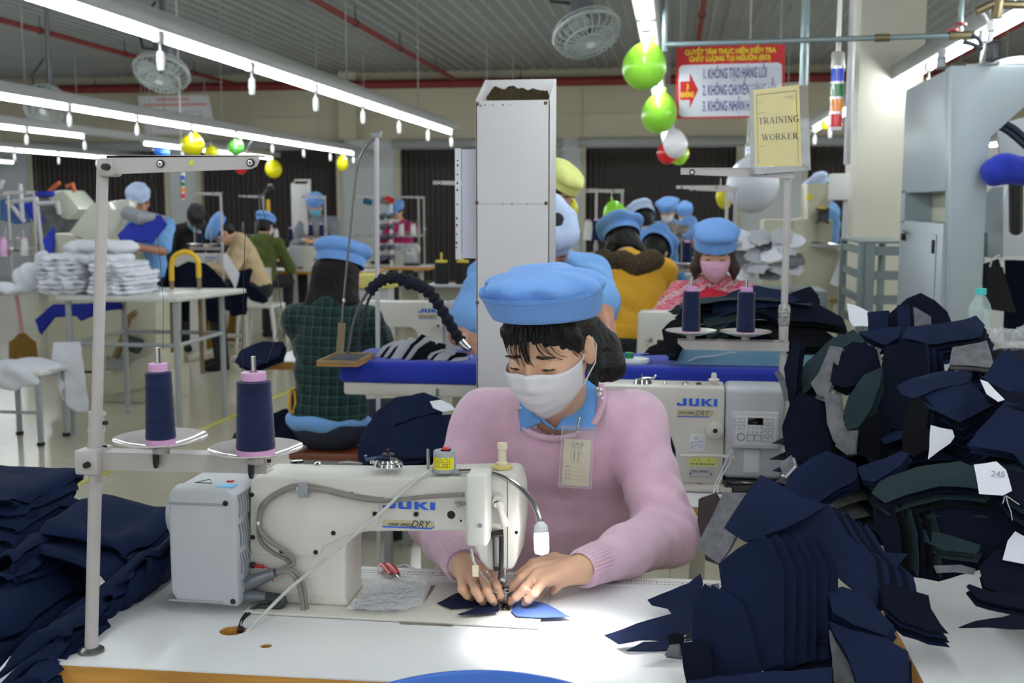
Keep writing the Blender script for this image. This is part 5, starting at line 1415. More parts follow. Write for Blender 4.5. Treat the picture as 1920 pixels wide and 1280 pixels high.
# ---- thread stands of the usual kind (local: pole at the origin, arms towards -x)
def stand(label, Hh=.92, arm=.28, low=.13, double=False, cones=True, group=None):
    t = thing('thread_stand', label, 'thread stand', group=group)
    part('pole', MB().tube([(0, 0, 0), (0, 0, Hh)], .0095, 14), STAND, t)
    part('collar', MB().tube([(0, 0, low - .012), (0, 0, low + .1)], .013, 14), STAND, t)
    for sg in ((-1, 1) if double else (-1,)):
        part('upper_arm', MB().prism([(sg * -.014, Hh - .03), (sg * arm, Hh - .018), (sg * arm, Hh - .002), (sg * -.014, Hh - .002)], -.014, -.010, 'XZ').box((min(sg * -.014, sg * arm), -.014, Hh - .004), (max(sg * -.014, sg * arm), .014, Hh)), STAND, t)
        part('lower_arm', MB().prism([(sg * -.014, low - .014), (sg * (arm - .02), low - .014), (sg * arm, low + .004), (sg * arm, low + .014), (sg * -.014, low + .014)], -.014, -.010, 'XZ').box((min(0, sg * arm), -.014, low + .011), (max(0, sg * arm), .014, low + .014)), STAND, t)
        for q in (.1, .245):
            x = sg * q * arm / .28
            part('spool_plate', MB().lathe([(0, 0), (.03, 0), (.072, .012), (.072, .014), (.03, .003), (0, .002)], (x, 0, low + .026), 26), M('glossy plate', (0, 0, 0)), t)
            part('spool_pin', MB().cyl((x, 0, low + .012), (x, 0, low + .19), .004, seg=8), CHROME, t)
            part('plate_boss', MB().cyl((x, 0, low + .012), (x, 0, low + .028), .012, seg=12), STAND, t)
    for q in (.06, .25):
        part('eyelet', MB().lathe([(.0025, -.003), (.008, -.003), (.008, 0), (.0025, 0)], (-q * arm / .28, -.014, Hh - .012), 14, 'Y'), SCREW, t)
        part('eyelet_core', MB().lathe([(.001, -.0045), (.0045, -.0045), (.005, -.002)], (-q * arm / .28, -.014, Hh - .012), 12, 'Y'), CHROME, t)
    return t
p = W(1467, 700, 3.16)
ts2 = stand('white thread stand carrying two navy cones and the framed paper sign on its pole', 1.5 - .75 + (W(1467, 328, 3.16).z - 1.5) + .02, .29, W(1470, 648, 3.16).z - .75)
ts2.location = (p.x, 3.16, .75)
lowz = W(1470, 648, 3.16).z
for q, lb in ((.245, 'navy cone on the left plate of the stand with the paper sign'), (.1, 'navy cone on the right plate of the stand with the paper sign')):
    cone(Vector((p.x - q * .29 / .28, 3.16, lowz + .028)), .0255, .0235, .122, lb)
part('tape', MB().lathe([(.0135, 0), (.016, .01), (.0155, .03), (.017, .045), (.014, .06)], (p.x, 3.16, lowz + .055), 14), M('silver tape', (170, 168, 166), rough=.25, metal=.5, bump=.8, bs=90), ts2)
# framed sign
sg = thing('paper_sign', 'cream paper sign in a grey metal frame on top of the thread stand', 'sign', W(1462, 328, 3.15))
c4 = [W(1405, 163, 3.15), W(1514, 151, 3.15), W(1520, 319, 3.14), W(1407, 328, 3.14)]
def bil(c, u, v, off=0):
    q = c[0].lerp(c[1], u).lerp(c[3].lerp(c[2], u), v); q = q.copy(); q.y -= off; return q
FR = M('worn frame', (166, 166, 166), rough=.35, metal=.4, var=.12, vs=30)
for nm, (u0, v0, u1, v1) in (('frame_left', (0, .02, .075, 1)), ('frame_right', (.845, .42, 1, 1)), ('frame_bottom', (0, .925, 1, 1))):
    mb = MB(); vs = [bil(c4, u, v, o) for o in (.004, -.004) for u, v in ((u0, v0), (u1, v0), (u1, v1), (u0, v1))]
    mb.add(vs, [(0, 1, 2, 3), (7, 6, 5, 4), (0, 4, 5, 1), (1, 5, 6, 2), (2, 6, 7, 3), (3, 7, 4, 0)]); part(nm, mb, FR, sg)
mb = MB(); mb.grid(lambda u, v: bil(c4, u, v, .0055 + .002 * sin(u * 5) * sin(v * 4)), 6, 6); part('plastic_sleeve', mb, M('sleeve film', (235, 235, 235), rough=.06, alpha=.16), sg)
cc = [W(1412, 169, 3.148), W(1498, 159, 3.148), W(1503, 311, 3.139), W(1416, 312, 3.139)]
mb = MB(); vs = [bil(cc, u, v, o) for o in (.003, .002) for u, v in ((0, 0), (1, 0), (1, 1), (0, 1))]
mb.add(vs, [(0, 1, 2, 3), (7, 6, 5, 4), (0, 4, 5, 1), (1, 5, 6, 2), (2, 6, 7, 3), (3, 7, 4, 0)])
card2 = part('paper', mb, M('cream yellow paper', (226, 212, 140), rough=.7, var=.04, vs=20), sg)
def stroke(mb, f, a, b_, w0, w1=None):
    w1 = w0 if w1 is None else w1; a = Vector(a); b_ = Vector(b_); d = (b_ - a).normalized(); n = Vector((-d.y, d.x))
    P = [a + n * w0 / 2, b_ + n * w1 / 2, b_ - n * w1 / 2, a - n * w0 / 2]
    mb.add([f(q.x, q.y) for q in P], [(0, 1, 2, 3)])
def serif_word(mb, word, f, x, y, hgt, sp=.16):
    TK, TN, SF = .15, .06, .2
    def st(a, b_, w_): stroke(mb, f, (x + a[0] * hgt, y + a[1] * hgt), (x + b_[0] * hgt, y + b_[1] * hgt), w_ * hgt)
    def sr(cx, cy, w_=.3): st((cx - w_ / 2, cy), (cx + w_ / 2, cy), .05)
    def arc(cx, cy, rx, ry, a0, a1, n=10):
        for i in range(n):
            t0, t1 = a0 + (a1 - a0) * i / n, a0 + (a1 - a0) * (i + 1) / n
            tm = (t0 + t1) / 2; st((cx + rx * cos(t0), cy + ry * sin(t0)), (cx + rx * cos(t1), cy + ry * sin(t1)), TN + (TK - TN) * abs(cos(tm)))
    for ch in word:
        w_ = .7
        if ch == 'T': w_ = .72; st((.36, 0), (.36, 1), TK); st((.02, .97), (.7, .97), TN); st((.03, .78), (.03, .98), .05); st((.69, .78), (.69, .98), .05); sr(.36, .02)
        elif ch == 'R': w_ = .78; st((.14, 0), (.14, 1), TK); sr(.14, .02); sr(.1, .98, .2); st((.14, .97), (.36, .97), TN); arc(.36, .74, .22, .23, pi / 2, -pi / 2, 8); st((.14, .5), (.36, .5), TN); st((.36, .5), (.68, .03), TK); sr(.68, .02, .18)
        elif ch == 'A': w_ = .82; st((.1, 0), (.41, 1), TN); st((.41, 1), (.7, 0), TK); st((.2, .35), (.6, .35), TN); sr(.1, .02, .24); sr(.7, .02, .28)
        elif ch == 'I': w_ = .36; st((.18, 0), (.18, 1), TK); sr(.18, .02); sr(.18, .98)
        elif ch == 'N': w_ = .86; st((.13, 0), (.13, 1), TN); st((.13, 1), (.7, 0), TK); st((.7, 0), (.7, 1), TN); sr(.13, .02, .24); sr(.1, .98, .2); sr(.7, .98, .24)
        elif ch == 'G': w_ = .86; arc(.42, .5, .36, .48, .25 * pi, 1.75 * pi, 18); st((.7, .05), (.7, .42), TK * .8); sr(.68, .44, .28); st((.67, .78), (.69, .98), .05)
        elif ch == 'W': w_ = 1.12; st((.08, 1), (.34, 0), TK); st((.34, 0), (.56, 1), TN); st((.52, 1), (.78, 0), TK); st((.78, 0), (1.0, 1), TN); sr(.08, .98, .24); sr(.54, .98, .24); sr(1.0, .98, .2)
        elif ch == 'O': w_ = .84; arc(.42, .5, .35, .48, 0, 2 * pi, 24)
        elif ch == 'K': w_ = .84; st((.14, 0), (.14, 1), TK); sr(.14, .02); sr(.14, .98); st((.16, .45), (.64, .97), TN); st((.3, .6), (.7, .03), TK); sr(.64, .98, .24); sr(.7, .02, .24)
        elif ch == 'E': w_ = .7; st((.14, 0), (.14, 1), TK); sr(.1, .02, .2); sr(.1, .98, .2); st((.14, .97), (.6, .97), TN); st((.14, .03), (.62, .03), TN); st((.14, .52), (.46, .52), TN); st((.6, .8), (.6, .98), .05); st((.62, .02), (.63, .22), .05); st((.46, .42), (.46, .62), .05)
        x += (w_ + sp * .6) * hgt
    return x
fc = lambda u, v: bil(cc, u, 1 - v, .0036)
mb = MB(); ar = .72
def fcs(x, y): return fc(x, y)
serif_word(mb, 'TRAINING', lambda x, y: fc(.095 + (x) * .865, y), 0, .575, .098 * 1.0, .16) if False else None
def word_at(word, u0, u1, v, hh):
    tmp = MB(); wd = serif_word(tmp, word, lambda a, b_: (a, b_, 0), 0, 0, 1); tmp.bm.free()
    serif_word(mb, word, lambda a, b_: fc(u0 + (u1 - u0) * a / wd, v + b_ * hh), 0, 0, 1)
word_at('TRAINING', .1, .99, .545, .085); part('lettering', mb, INK, card2); mb = MB(); word_at('WORKER', .16, .95, .335, .08); part('lettering', mb, INK, card2)
mb = MB()
for a, b_ in (((.07, .93), (.93, .93)), ((.93, .93), (.93, .03)), ((.07, .93), (.07, .03))): stroke(mb, lambda x, y: fc(x, y), a, b_, .008)
for x0, x1, y in ((.06, .2, .83), (.65, .86, .87), (.7, .86, .85), (.08, .26, .69), (.1, .22, .26)): stroke(mb, lambda x, y_: fc(x, y_), (x0, y), (x1, y), .004)
part('border_lines', mb, INK, card2)

# ================================================================ cloth piles
def plane_hit(px, py, P0, n):
    r = ray(px, py); return CAMV + r * ((P0 - CAMV).dot(n) / r.dot(n))
def nrm(az, el): az = radians(az); el = radians(el); return Vector((sin(az) * cos(el), -cos(az) * cos(el), sin(el)))
def panel(px, Y, az, el, mats, label, n=1, step=(0, 0, 0), amp=.004, curve=(0, 0), res=.018, name='cut_cloth', cat='cloth', group=None, jag=.0011, thick=.0018, seed=0, fold=0, jit=.002):
    """cut piece whose outline, seen from the camera, follows px; it lies on a real tilted plane and may repeat as plies"""
    cx = sum(q[0] for q in px) / len(px); cy = sum(q[1] for q in px) / len(px)
    P0 = W(cx, cy, Y); N = nrm(az, el); U = Vector((N.y * -1, N.x, 0)).normalized() * 1; U = Vector((0, 0, 1)).cross(N).normalized(); V = N.cross(U)
    out = [plane_hit(x, y, P0, N) - P0 for x, y in px]; out = [(q.dot(U), q.dot(V)) for q in out]
    if sum(out[i - 1][0] * out[i][1] - out[i][0] * out[i - 1][1] for i in range(len(out))) < 0: out = out[::-1]
    s0 = seed or random.uniform(0, 50)
    def fn(u, v):
        w_ = amp * (nz(u, v, s0, 9) + .45 * nz(u, v, s0 + 7, 24)) + curve[0] * u * u + curve[1] * v * v
        if fold: w_ += fold * sin(u * 48 + s0 + 2 * sin(v * 9)) 
        return P0 + U * u + V * v + N * w_
    me = sheet_mesh(name, out, fn, res, thick, jag)
    mats = mats if isinstance(mats, list) else [mats]; n0 = n; n = n if n < 4 else max(3, round(n * .72)); step = Vector(step) * ((n0 - 1) / max(1, n - 1))
    for i in range(n):
        m_ = me if i % len(mats) == 0 and i == 0 else me
        o = bpy.data.objects.new(name, me)
        if not me.materials: me.materials.append(mats[0])
        C.objects.link(o)
        if len(mats) > 1: o.material_slots[0].link = 'OBJECT'; o.material_slots[0].material = mats[i % len(mats)]
        sv = Vector(step) * i + (Vector((random.uniform(-jit, jit), random.uniform(-jit, jit), random.uniform(-jit, jit))) if i else Vector())
        if i:
            R_ = Matrix.Rotation(random.uniform(-.012, .012), 4, N); o.matrix_basis = Matrix.Translation(P0 + sv) @ R_ @ Matrix.Translation(-P0)
        tag(o, label, cat, group or (label.replace('navy ', '') + ' plies' if n > 1 else None))
    return me
def stack(c, n, size, gap, mats, label, droop=.5, rz=0, jit=.012, group=None, wav=.006, lens=0, name='cut_cloth', shape=None, shear=(0, 0)):
    """lying pile of cut plies, edges showing"""
    sx, sy = size; c = Vector(c); s0 = random.uniform(0, 40); mes = []
    for k in range(3):
        sh_ = shape or [(-.5, -.42), (-.1, -.5), (.42, -.46), (.5, -.1), (.44, .44), (0, .5), (-.44, .42), (-.5, .05)]
        ol = [(x * sx * random.uniform(.94, 1.04), y * sy * random.uniform(.94, 1.04)) for x, y in sh_]
        def fn(u, v): return (u, v, -droop * (u * u * 1.2 + v * v) + wav * (nz(u, v, s0 + k * .15, 8) + .5 * nz(u, v, s0 + k * .3, 20)))
        mes.append(sheet_mesh(name, ol, fn, .026, .0022, .0008))
    for m_ in mes: m_.materials.append(mats[0])
    for i in range(n):
        o = bpy.data.objects.new(name, mes[i % 3]); C.objects.link(o)
        o.material_slots[0].link = 'OBJECT'; o.material_slots[0].material = mats[(i * 7 + i // 3) % len(mats)]
        o.location = c + Vector((random.uniform(-jit, jit) + shear[0] * i, random.uniform(-jit, jit) + shear[1] * i, gap * i)); o.rotation_euler = (random.uniform(-.02, .02), random.uniform(-.02, .02), rz + random.uniform(-.1, .1))
        tag(o, label, 'cloth', group or label)
# right hand white topped table
rt = sew_table('white topped table edged in pine at the right, holding the big cloth piles', .395, 1.55, 1.35, 2.55, .762)
# (rear piles first) stacks that carry the mound
stack((.62, 2.62, .775), 10, (.42, .34), .032, [NAVY2, NAVY, NAVY2, BLKF, TEAL], 'dark cloth ply in the tall mound beside the grey machine', .9, .2)
stack((.86, 2.75, .775), 11, (.4, .36), .039, [NAVY2, NAVY, BLKF, NAVY2, GREYF], 'dark cloth ply in the highest mound below the grey machine', .7, -.3)
stack((.42, 2.70, .775), 7, (.3, .3), .032, [NAVY2, NAVY, GREYF, NAVY2], 'dark cloth ply beside the hand wheel of the logo machine', 1.2, .5)
stack((.98, 2.2, .765), 12, (.46, .40), .025, [NAVY2, NAVY, TEAL, NAVY2, BLKF], 'dark cloth ply in the middle pile at the right edge', .7, .15)
stack((.82, 1.98, .765), 10, (.36, .26), .019, [NAVY2, TEAL, BLKF, NAVY2, TEAL], 'dark green or navy ply in the flat bundle under the paper tag', .6, -.1, .01)
# visible pieces, back to front
PB = 'cloth piece on the right hand mound'
panel([(1641, 640), (1670, 585), (1700, 560), (1725, 552), (1752, 566), (1776, 585), (1790, 630), (1760, 650), (1700, 650)], 2.86, 5, 40, [NAVY2, BLKF], 'dark charcoal cloth heap crowning the right hand mound', 6, (.004, .004, -.009), .014, seed=3)
panel([(1626, 585), (1667, 582), (1664, 632), (1640, 640), (1628, 630)], 2.80, -10, 30, [NAVY], 'navy rectangle standing at the left of the mound top', 2, (.002, .008, -.004), .006)
panel([(1682, 572), (1706, 570), (1710, 640), (1686, 645)], 2.78, 0, 20, [NAVY, NAVY2], 'navy strip standing in the mound top', 3, (.005, .004, -.001), .003)
panel([(1706, 572), (1735, 590), (1740, 645), (1712, 645)], 2.79, 12, 25, [GREYF], 'grey felt strip standing in the mound top', 4, (.005, .003, -.002), .003)
panel([(1608, 622), (1650, 616), (1690, 614), (1686, 636), (1660, 648), (1640, 640)], 2.70, -20, 55, [NAVY], 'pale navy sheet drooping under the mound top', 3, (.001, .004, -.006), .008)
panel([(1690, 636), (1700, 618), (1790, 606), (1830, 592), (1846, 612), (1838, 634), (1790, 640), (1740, 646)], 2.68, 10, 62, [NAVY, NAVY2], 'long navy sheet across the mound at the right', 7, (.004, .002, -.0075), .01)
panel([(1485, 726), (1510, 680), (1560, 634), (1600, 616), (1622, 640), (1560, 680), (1530, 720), (1500, 745)], 2.64, -35, 45, [TEAL, NAVY2], 'green grey sheet sloping down the left flank of the mound', 4, (.006, .005, -.006), .008)
panel([(1520, 718), (1535, 700), (1556, 648), (1581, 652), (1560, 720), (1548, 746), (1532, 740)], 2.56, -12, 28, [GREYF], 'grey felt piece hanging on the left flank of the mound', 2, (.003, .004, -.004), .006)
panel([(1566, 660), (1600, 640), (1640, 650), (1650, 690), (1620, 720), (1580, 730), (1556, 716)], 2.56, -5, 35, [NAVY2, BLKF], 'blackish cloth lump in the middle of the mound', 4, (.003, .005, -.006), .014)
panel([(1652, 690), (1660, 648), (1700, 640), (1732, 645), (1736, 680), (1724, 800), (1700, 806), (1648, 800), (1642, 740)], 2.50, -6, 22, [NAVY2, NAVY], 'dark navy ply hanging down the middle of the mound', 9, (.0065, .006, -.003), .006, fold=.0018)
panel([(1577, 782), (1590, 740), (1620, 700), (1654, 688), (1650, 720), (1636, 760), (1610, 800), (1588, 805)], 2.46, -18, 35, [TEAL], 'dark green grey piece curving down the mound', 5, (.003, .004, -.005), .01, curve=(-.8, 0))
panel([(1546, 735), (1575, 740), (1582, 790), (1606, 815), (1604, 850), (1586, 852), (1562, 825), (1550, 790)], 2.44, -10, 25, [GREYF], 'grey felt piece low on the front of the mound', 2, (.003, .005, -.003), .008)
panel([(1566, 836), (1572, 812), (1608, 806), (1602, 850), (1588, 852)], 2.42, -5, 20, [GREYF], 'square grey felt corner at the foot of the mound', 2, (.004, .004, -.002), .003)
panel([(1606, 800), (1650, 770), (1650, 862), (1600, 850)], 2.44, 8, 12, [BLKF, NAVY2], 'narrow charcoal ply hanging beside the grey felt corner', 8, (.006, .0035, .0005), .003)
panel([(1480, 760), (1500, 735), (1530, 745), (1550, 790), (1560, 850), (1520, 870), (1475, 860), (1466, 800)], 2.50, -15, 25, [NAVY2, BLKF], 'dark navy sheet hanging right of the hand wheel', 6, (.005, .006, -.003), .012)
panel([(1470, 690), (1486, 640), (1500, 640), (1492, 740), (1480, 760)], 2.6, -40, 20, [NAVY2], 'dark strip beside the thread stand pole', 3, (.006, .004, -.003), .008)
panel([(1462, 715), (1450, 700), (1462, 698), (1480, 720), (1482, 750), (1470, 750)], 2.9, 5, 40, [GREYF], 'grey felt scrap behind the motor of the logo machine', 1, (0, 0, 0), .01)
panel([(1786, 652), (1850, 640), (1860, 668), (1864, 690), (1780, 684)], 2.52, 10, 55, [GREYF], 'grey speckled felt sheet at the right of the mound', 3, (.002, .004, -.006), .008)
# middle right bundle with many edges
panel([(1681, 722), (1710, 706), (1770, 694), (1822, 698), (1818, 718), (1760, 728), (1712, 744), (1690, 736)], 2.30, -8, 62, [NAVY], 'navy leaf shaped ply on the middle bundle at right', 2, (.002, .003, -.006), .006)
panel([(1712, 740), (1760, 728), (1822, 717), (1850, 742), (1872, 752), (1800, 790), (1752, 766), (1706, 752)], 2.26, -10, 52, [NAVY, NAVY2], 'navy ply in the fanned middle bundle at right', 15, (.0022, .003, -.0068), .005, curve=(-.4, -.3))
panel([(1700, 760), (1720, 742), (1740, 765), (1736, 800), (1760, 825), (1748, 838), (1712, 856), (1690, 845), (1692, 800)], 2.24, -38, 18, [BLKF, NAVY2], 'black ply edge hanging left of the fanned middle bundle', 6, (.007, .004, -.001), .006)
panel([(1740, 860), (1745, 796), (1786, 805), (1790, 818), (1782, 830)], 2.20, -10, 30, [WHITEF], 'white paper slip sticking out under the fanned bundle', 1, (0, 0, 0), .004, name='paper_slip', cat='paper')
panel([(1842, 706), (1874, 668), (1892, 658), (1912, 675), (1945, 720), (1945, 760), (1900, 736), (1862, 720)], 2.22, -14, 48, [NAVY], 'smooth navy sheet rising at the right edge', 3, (.003, .006, -.008), .012, curve=(-1.2, 0))
panel([(1836, 700), (1866, 716), (1945, 752), (1945, 775), (1885, 760), (1850, 735)], 2.19, -10, 60, [NAVY2], 'dark folded band below the smooth navy sheet', 3, (.002, .004, -.008), .006)
panel([(1838, 712), (1852, 716), (1884, 748), (1872, 752), (1850, 738)], 2.185, -8, 50, [WHITEF], 'white strip tucked in the fold at the right edge', 1, (0, 0, 0), .004)
panel([(1812, 836), (1850, 790), (1886, 752), (1945, 760), (1945, 900), (1900, 850), (1850, 842)], 2.12, -12, 40, [NAVY], 'broad smooth navy sheet sloping at the right edge', 4, (.003, .006, -.006), .008, curve=(-.5, 0))
panel([(1608, 876), (1640, 866), (1690, 842), (1704, 850), (1690, 870), (1640, 905), (1616, 900)], 2.16, -25, 45, [NAVY], 'curled navy flap left of the green topped bundle', 3, (.003, .004, -.006), .006)
panel([(1468, 915), (1494, 878), (1520, 860), (1550, 846), (1606, 870), (1606, 900), (1560, 925), (1530, 945), (1490, 925)], 2.35, -14, 45, [NAVY], 'navy sheet lying in front of the grey felt corner', 4, (.002, .004, -.006), .008)
panel([(1460, 870), (1484, 852), (1490, 870), (1470, 892)], 2.4, -20, 40, [GREYF, WHITEF], 'grey white scrap right of the oil pan', 4, (.003, .002, -.003), .003)
# flat bundle with the paper tag
panel([(1634, 920), (1650, 900), (1720, 872), (1800, 860), (1846, 878), (1860, 900), (1840, 916), (1760, 912), (1700, 926), (1660, 938)], 2.02, -6, 64, [TEAL, NAVY2, TEAL, BLKF], 'dark green ply on top of the tagged bundle at right', 10, (.002, .001, -.0085), .006, curve=(-.5, -.4))
panel([(1634, 922), (1672, 940), (1690, 1000), (1690, 1080), (1660, 1040), (1640, 980)], 1.98, -50, 15, [NAVY2, BLKF, TEAL], 'dark ply edge at the left end of the tagged bundle', 9, (.009, .004, -.001), .006)
panel([(1690, 930), (1780, 914), (1860, 918), (1945, 950), (1945, 1040), (1860, 1060), (1760, 1090), (1700, 1080)], 2.0, -4, 18, [NAVY2, BLKF], 'black navy ply hanging along the front of the tagged bundle', 6, (.004, .008, .0), .014)
panel([(1720, 990), (1780, 1000), (1840, 1020), (1830, 1036), (1770, 1030), (1730, 1012)], 1.975, -6, 40, [TEAL], 'dark green strip bulging from the side of the tagged bundle', 3, (.002, .003, -.008), .006)
panel([(1750, 1060), (1800, 1058), (1830, 1066), (1826, 1076), (1790, 1072), (1756, 1074)], 1.965, -6, 35, [GREYF], 'grey strip at the foot of the tagged bundle', 1, (0, 0, 0), .004)
panel([(1850, 880), (1900, 880), (1945, 900), (1945, 960), (1890, 930)], 2.0, -2, 55, [NAVY2, TEAL], 'dark loop of cloth behind the paper tag', 5, (.001, .002, -.009), .008)
tg = thing('paper_tag', 'white paper tag with number lying over the dark green bundle', 'tag', W(1860, 900, 1.99))
tpx = [(1826, 869), (1868, 865), (1886, 884), (1897, 922), (1880, 930), (1836, 924), (1830, 890)]
P0 = W(1860, 898, 1.975); N_ = nrm(-10, 45)
mb = MB(); me_ = None
out = [plane_hit(x, y, P0, N_) for x, y in tpx]; U_ = Vector((0, 0, 1)).cross(N_).normalized(); V_ = N_.cross(U_)
ol = [((q - P0).dot(U_), (q - P0).dot(V_)) for q in out][::-1]
def tfn(u, v): return P0 + U_ * u + V_ * v + N_ * (.003 * sin(u * 60) + .003 * cos(v * 50))
link('tag_paper', sheet_mesh('tag_paper', ol, tfn, .008, .0006), WHITEF, tg)
part('number', text_mb('245', .017, frame(P0 + U_ * .008 + V_ * .006 + N_ * .0068, U_, V_), sx=.9, shear=.2), M('pencil', (130, 130, 138), rough=.8), tg)
part('frayed_thread', MB().tube([W(1886, 928, 1.972), W(1890, 945, 1.97), W(1896, 960, 1.972), W(1898, 975, 1.974)], .0009, 5).tube([W(1884, 930, 1.972), W(1880, 944, 1.97)], .0008, 5).tube([W(1888, 930, 1.972), W(1910, 945, 1.97), W(1930, 950, 1.97)], .0008, 5), WHITEF, tg)
panel([(1880, 1048), (1890, 1012), (1904, 994), (1930, 1010), (1945, 1040), (1920, 1056)], 1.95, -10, 35, [WHITEF], 'white crumpled tag at the right edge below the numbered tag', 1, (0, 0, 0), .01, name='paper_tag', cat='tag')
panel([(1836, 1060), (1870, 1026), (1920, 1050), (1945, 1060), (1945, 1140), (1900, 1120), (1846, 1100)], 1.93, -8, 40, [NAVY2, BLKF], 'dark folded cloth hanging at the right edge over the white table', 6, (.002, .004, -.007), .012)
panel([(1811, 1112), (1816, 1108), (1850, 1118), (1945, 1130), (1945, 1160), (1880, 1146), (1830, 1134)], 1.86, -5, 70, [NAVY2], 'narrow dark strip on the white table at the right edge', 4, (.001, .002, .004), .004)
panel([(1797, 1177), (1830, 1165), (1880, 1156), (1900, 1150), (1945, 1164), (1945, 1180), (1850, 1176)], 1.80, 0, 80, [NAVY2], 'small dark triangle of cloth lying alone on the white table', 1, (0, 0, 0), .004)
# front bundles
panel([(1306, 1027), (1356, 922), (1407, 925), (1400, 970), (1360, 1040), (1347, 1056)], 2.12, -12, 28, [GREYF], 'large grey felt panel hanging between the two tables', 2, (.004, .006, -.002), .006)
panel([(1310, 935), (1340, 925), (1360, 960), (1350, 1060), (1322, 1050), (1308, 980)], 2.30, -10, 10, [M('brown cloth', (58, 50, 50), rough=.9)], 'brown cloth hanging under the pine edged table', 2, (.004, .006, 0), .008)
panel([(1358, 990), (1386, 946), (1426, 891), (1444, 900), (1496, 928), (1550, 944), (1520, 964), (1470, 990), (1398, 1018)], 1.90, -16, 48, [NAVY], 'big navy panel draped over the front right heap', 2, (.006, .006, -.004), .006, curve=(-.25, 0))
panel([(1418, 990), (1496, 960), (1552, 944), (1566, 962), (1590, 1000), (1640, 1040), (1652, 1100), (1640, 1140), (1580, 1090), (1540, 1040), (1480, 1030)], 1.89, 14, 40, [NAVY, NAVY2], 'navy ply with frayed edge cascading right from the draped panel', 10, (.0075, .002, -.0045), .010, curve=(-.9, 0), jag=.002)
stack((.25, 1.80, .765), 6, (.2, .15), .016, [NAVY2, NAVY, NAVY2], 'dark ply lying under the standing fan of navy panels', .9, .3, .01)
panel([(1347, 1058), (1380, 1030), (1432, 1002), (1446, 1016), (1470, 1068), (1470, 1243), (1412, 1264), (1390, 1180), (1357, 1127)], 1.70, -10, 12, [NAVY], 'navy cut panel in the standing fan at the front right', 9, (.011, .008, -.0015), .004, res=.016)
panel([(1330, 1140), (1352, 1100), (1394, 1130), (1430, 1265), (1330, 1280), (1326, 1190)], 1.69, -24, 12, [NAVY], 'navy side ply left of the standing fan of panels', 4, (-.008, .008, -.001), .006)
panel([(1276, 1205), (1330, 1200), (1340, 1290), (1290, 1290), (1282, 1250)], 1.66, -20, 40, [NAVY2], 'deep navy piece at the foot of the standing fan', 3, (.002, .004, -.005), .006)
panel([(1290, 1275), (1400, 1262), (1560, 1250), (1560, 1300), (1290, 1300)], 1.60, 0, 50, [NAVY, NAVY2], 'navy sheet spread below the standing fan', 5, (.001, .004, -.004), .006)
panel([(1549, 1108), (1580, 1100), (1626, 1116), (1676, 1174), (1662, 1192), (1600, 1172), (1560, 1150)], 1.74, 16, 52, [NAVY], 'navy ply sloping right from the standing fan', 5, (.002, .003, -.006), .006)
panel([(1552, 1165), (1600, 1180), (1660, 1195), (1704, 1220), (1704, 1300), (1610, 1300), (1590, 1230)], 1.62, 10, 38, [NAVY, NAVY2], 'navy sheet hanging off the table at the bottom right', 5, (.002, .004, -.005), .012)
panel([(1554, 1180), (1590, 1215), (1606, 1260), (1610, 1290), (1566, 1290)], 1.64, 5, 25, [GREYF, TEAL], 'grey green scrap between the standing fan and the hanging sheet', 3, (.003, .004, -.003), .006)
panel([(1650, 1095), (1680, 1100), (1740, 1118), (1746, 1140), (1766, 1168), (1780, 1184), (1740, 1180), (1690, 1165), (1660, 1140)], 1.83, 14, 55, [NAVY2, NAVY], 'dark offcut with a pointed tip beside the white table edge', 5, (.001, .002, -.006), .008)
panel([(1648, 1040), (1662, 1036), (1704, 1036), (1690, 1052), (1672, 1078), (1654, 1070)], 1.92, 0, 45, [NAVY], 'small navy flap below the tagged bundle', 1, (0, 0, 0), .006)
# loose pieces on the near table
panel([(1214, 1124), (1240, 1112), (1290, 1090), (1313, 1072), (1319, 1100), (1318, 1143), (1286, 1150), (1262, 1152), (1252, 1140), (1222, 1134)], 1.98, -10, 62, [NAVY], 'larger loose navy cut piece on the white table left of the heap', 1, (0, 0, 0), .006)
panel([(1133, 1189), (1170, 1178), (1216, 1162), (1262, 1150), (1300, 1140), (1298, 1180), (1262, 1200), (1200, 1198), (1160, 1206)], 1.84, -4, 76, [NAVY], 'long pointed navy cut piece on the white table', 1, (0, 0, 0), .004)
panel([(1175, 1219), (1206, 1203), (1262, 1200), (1262, 1218), (1200, 1220)], 1.775, -4, 82, [NAVY], 'small navy strip lying in front of the long pointed piece', 1, (0, 0, 0), .002)
panel([(1316, 1100), (1348, 1094), (1350, 1110), (1322, 1116)], 1.96, 0, 60, [GREYF], 'grey felt corner on the table behind the loose navy piece', 1, (0, 0, 0), .003)
panel([(1320, 1120), (1338, 1116), (1334, 1150), (1318, 1146)], 1.92, -10, 50, [BLKF], 'black scrap between the grey felt corner and the fan', 2, (.002, .003, -.004), .006)
panel([(1282, 1196), (1300, 1170), (1330, 1146), (1336, 1156), (1316, 1190)], 1.80, -14, 55, [TEAL, GREYF], 'grey green offcut left of the standing fan', 3, (.002, .002, -.004), .005)
panel([(1250, 1192), (1268, 1184), (1282, 1188), (1278, 1206), (1256, 1206)], 1.78, -8, 55, [BLKF], 'black crumpled scrap left of the standing fan', 2, (.001, .002, -.003), .008)
panel([(1246, 1228), (1256, 1208), (1274, 1206), (1274, 1232)], 1.70, -10, 45, [GREYF], 'pale grey folded scrap at the foot of the heap', 3, (.001, .002, -.002), .004)
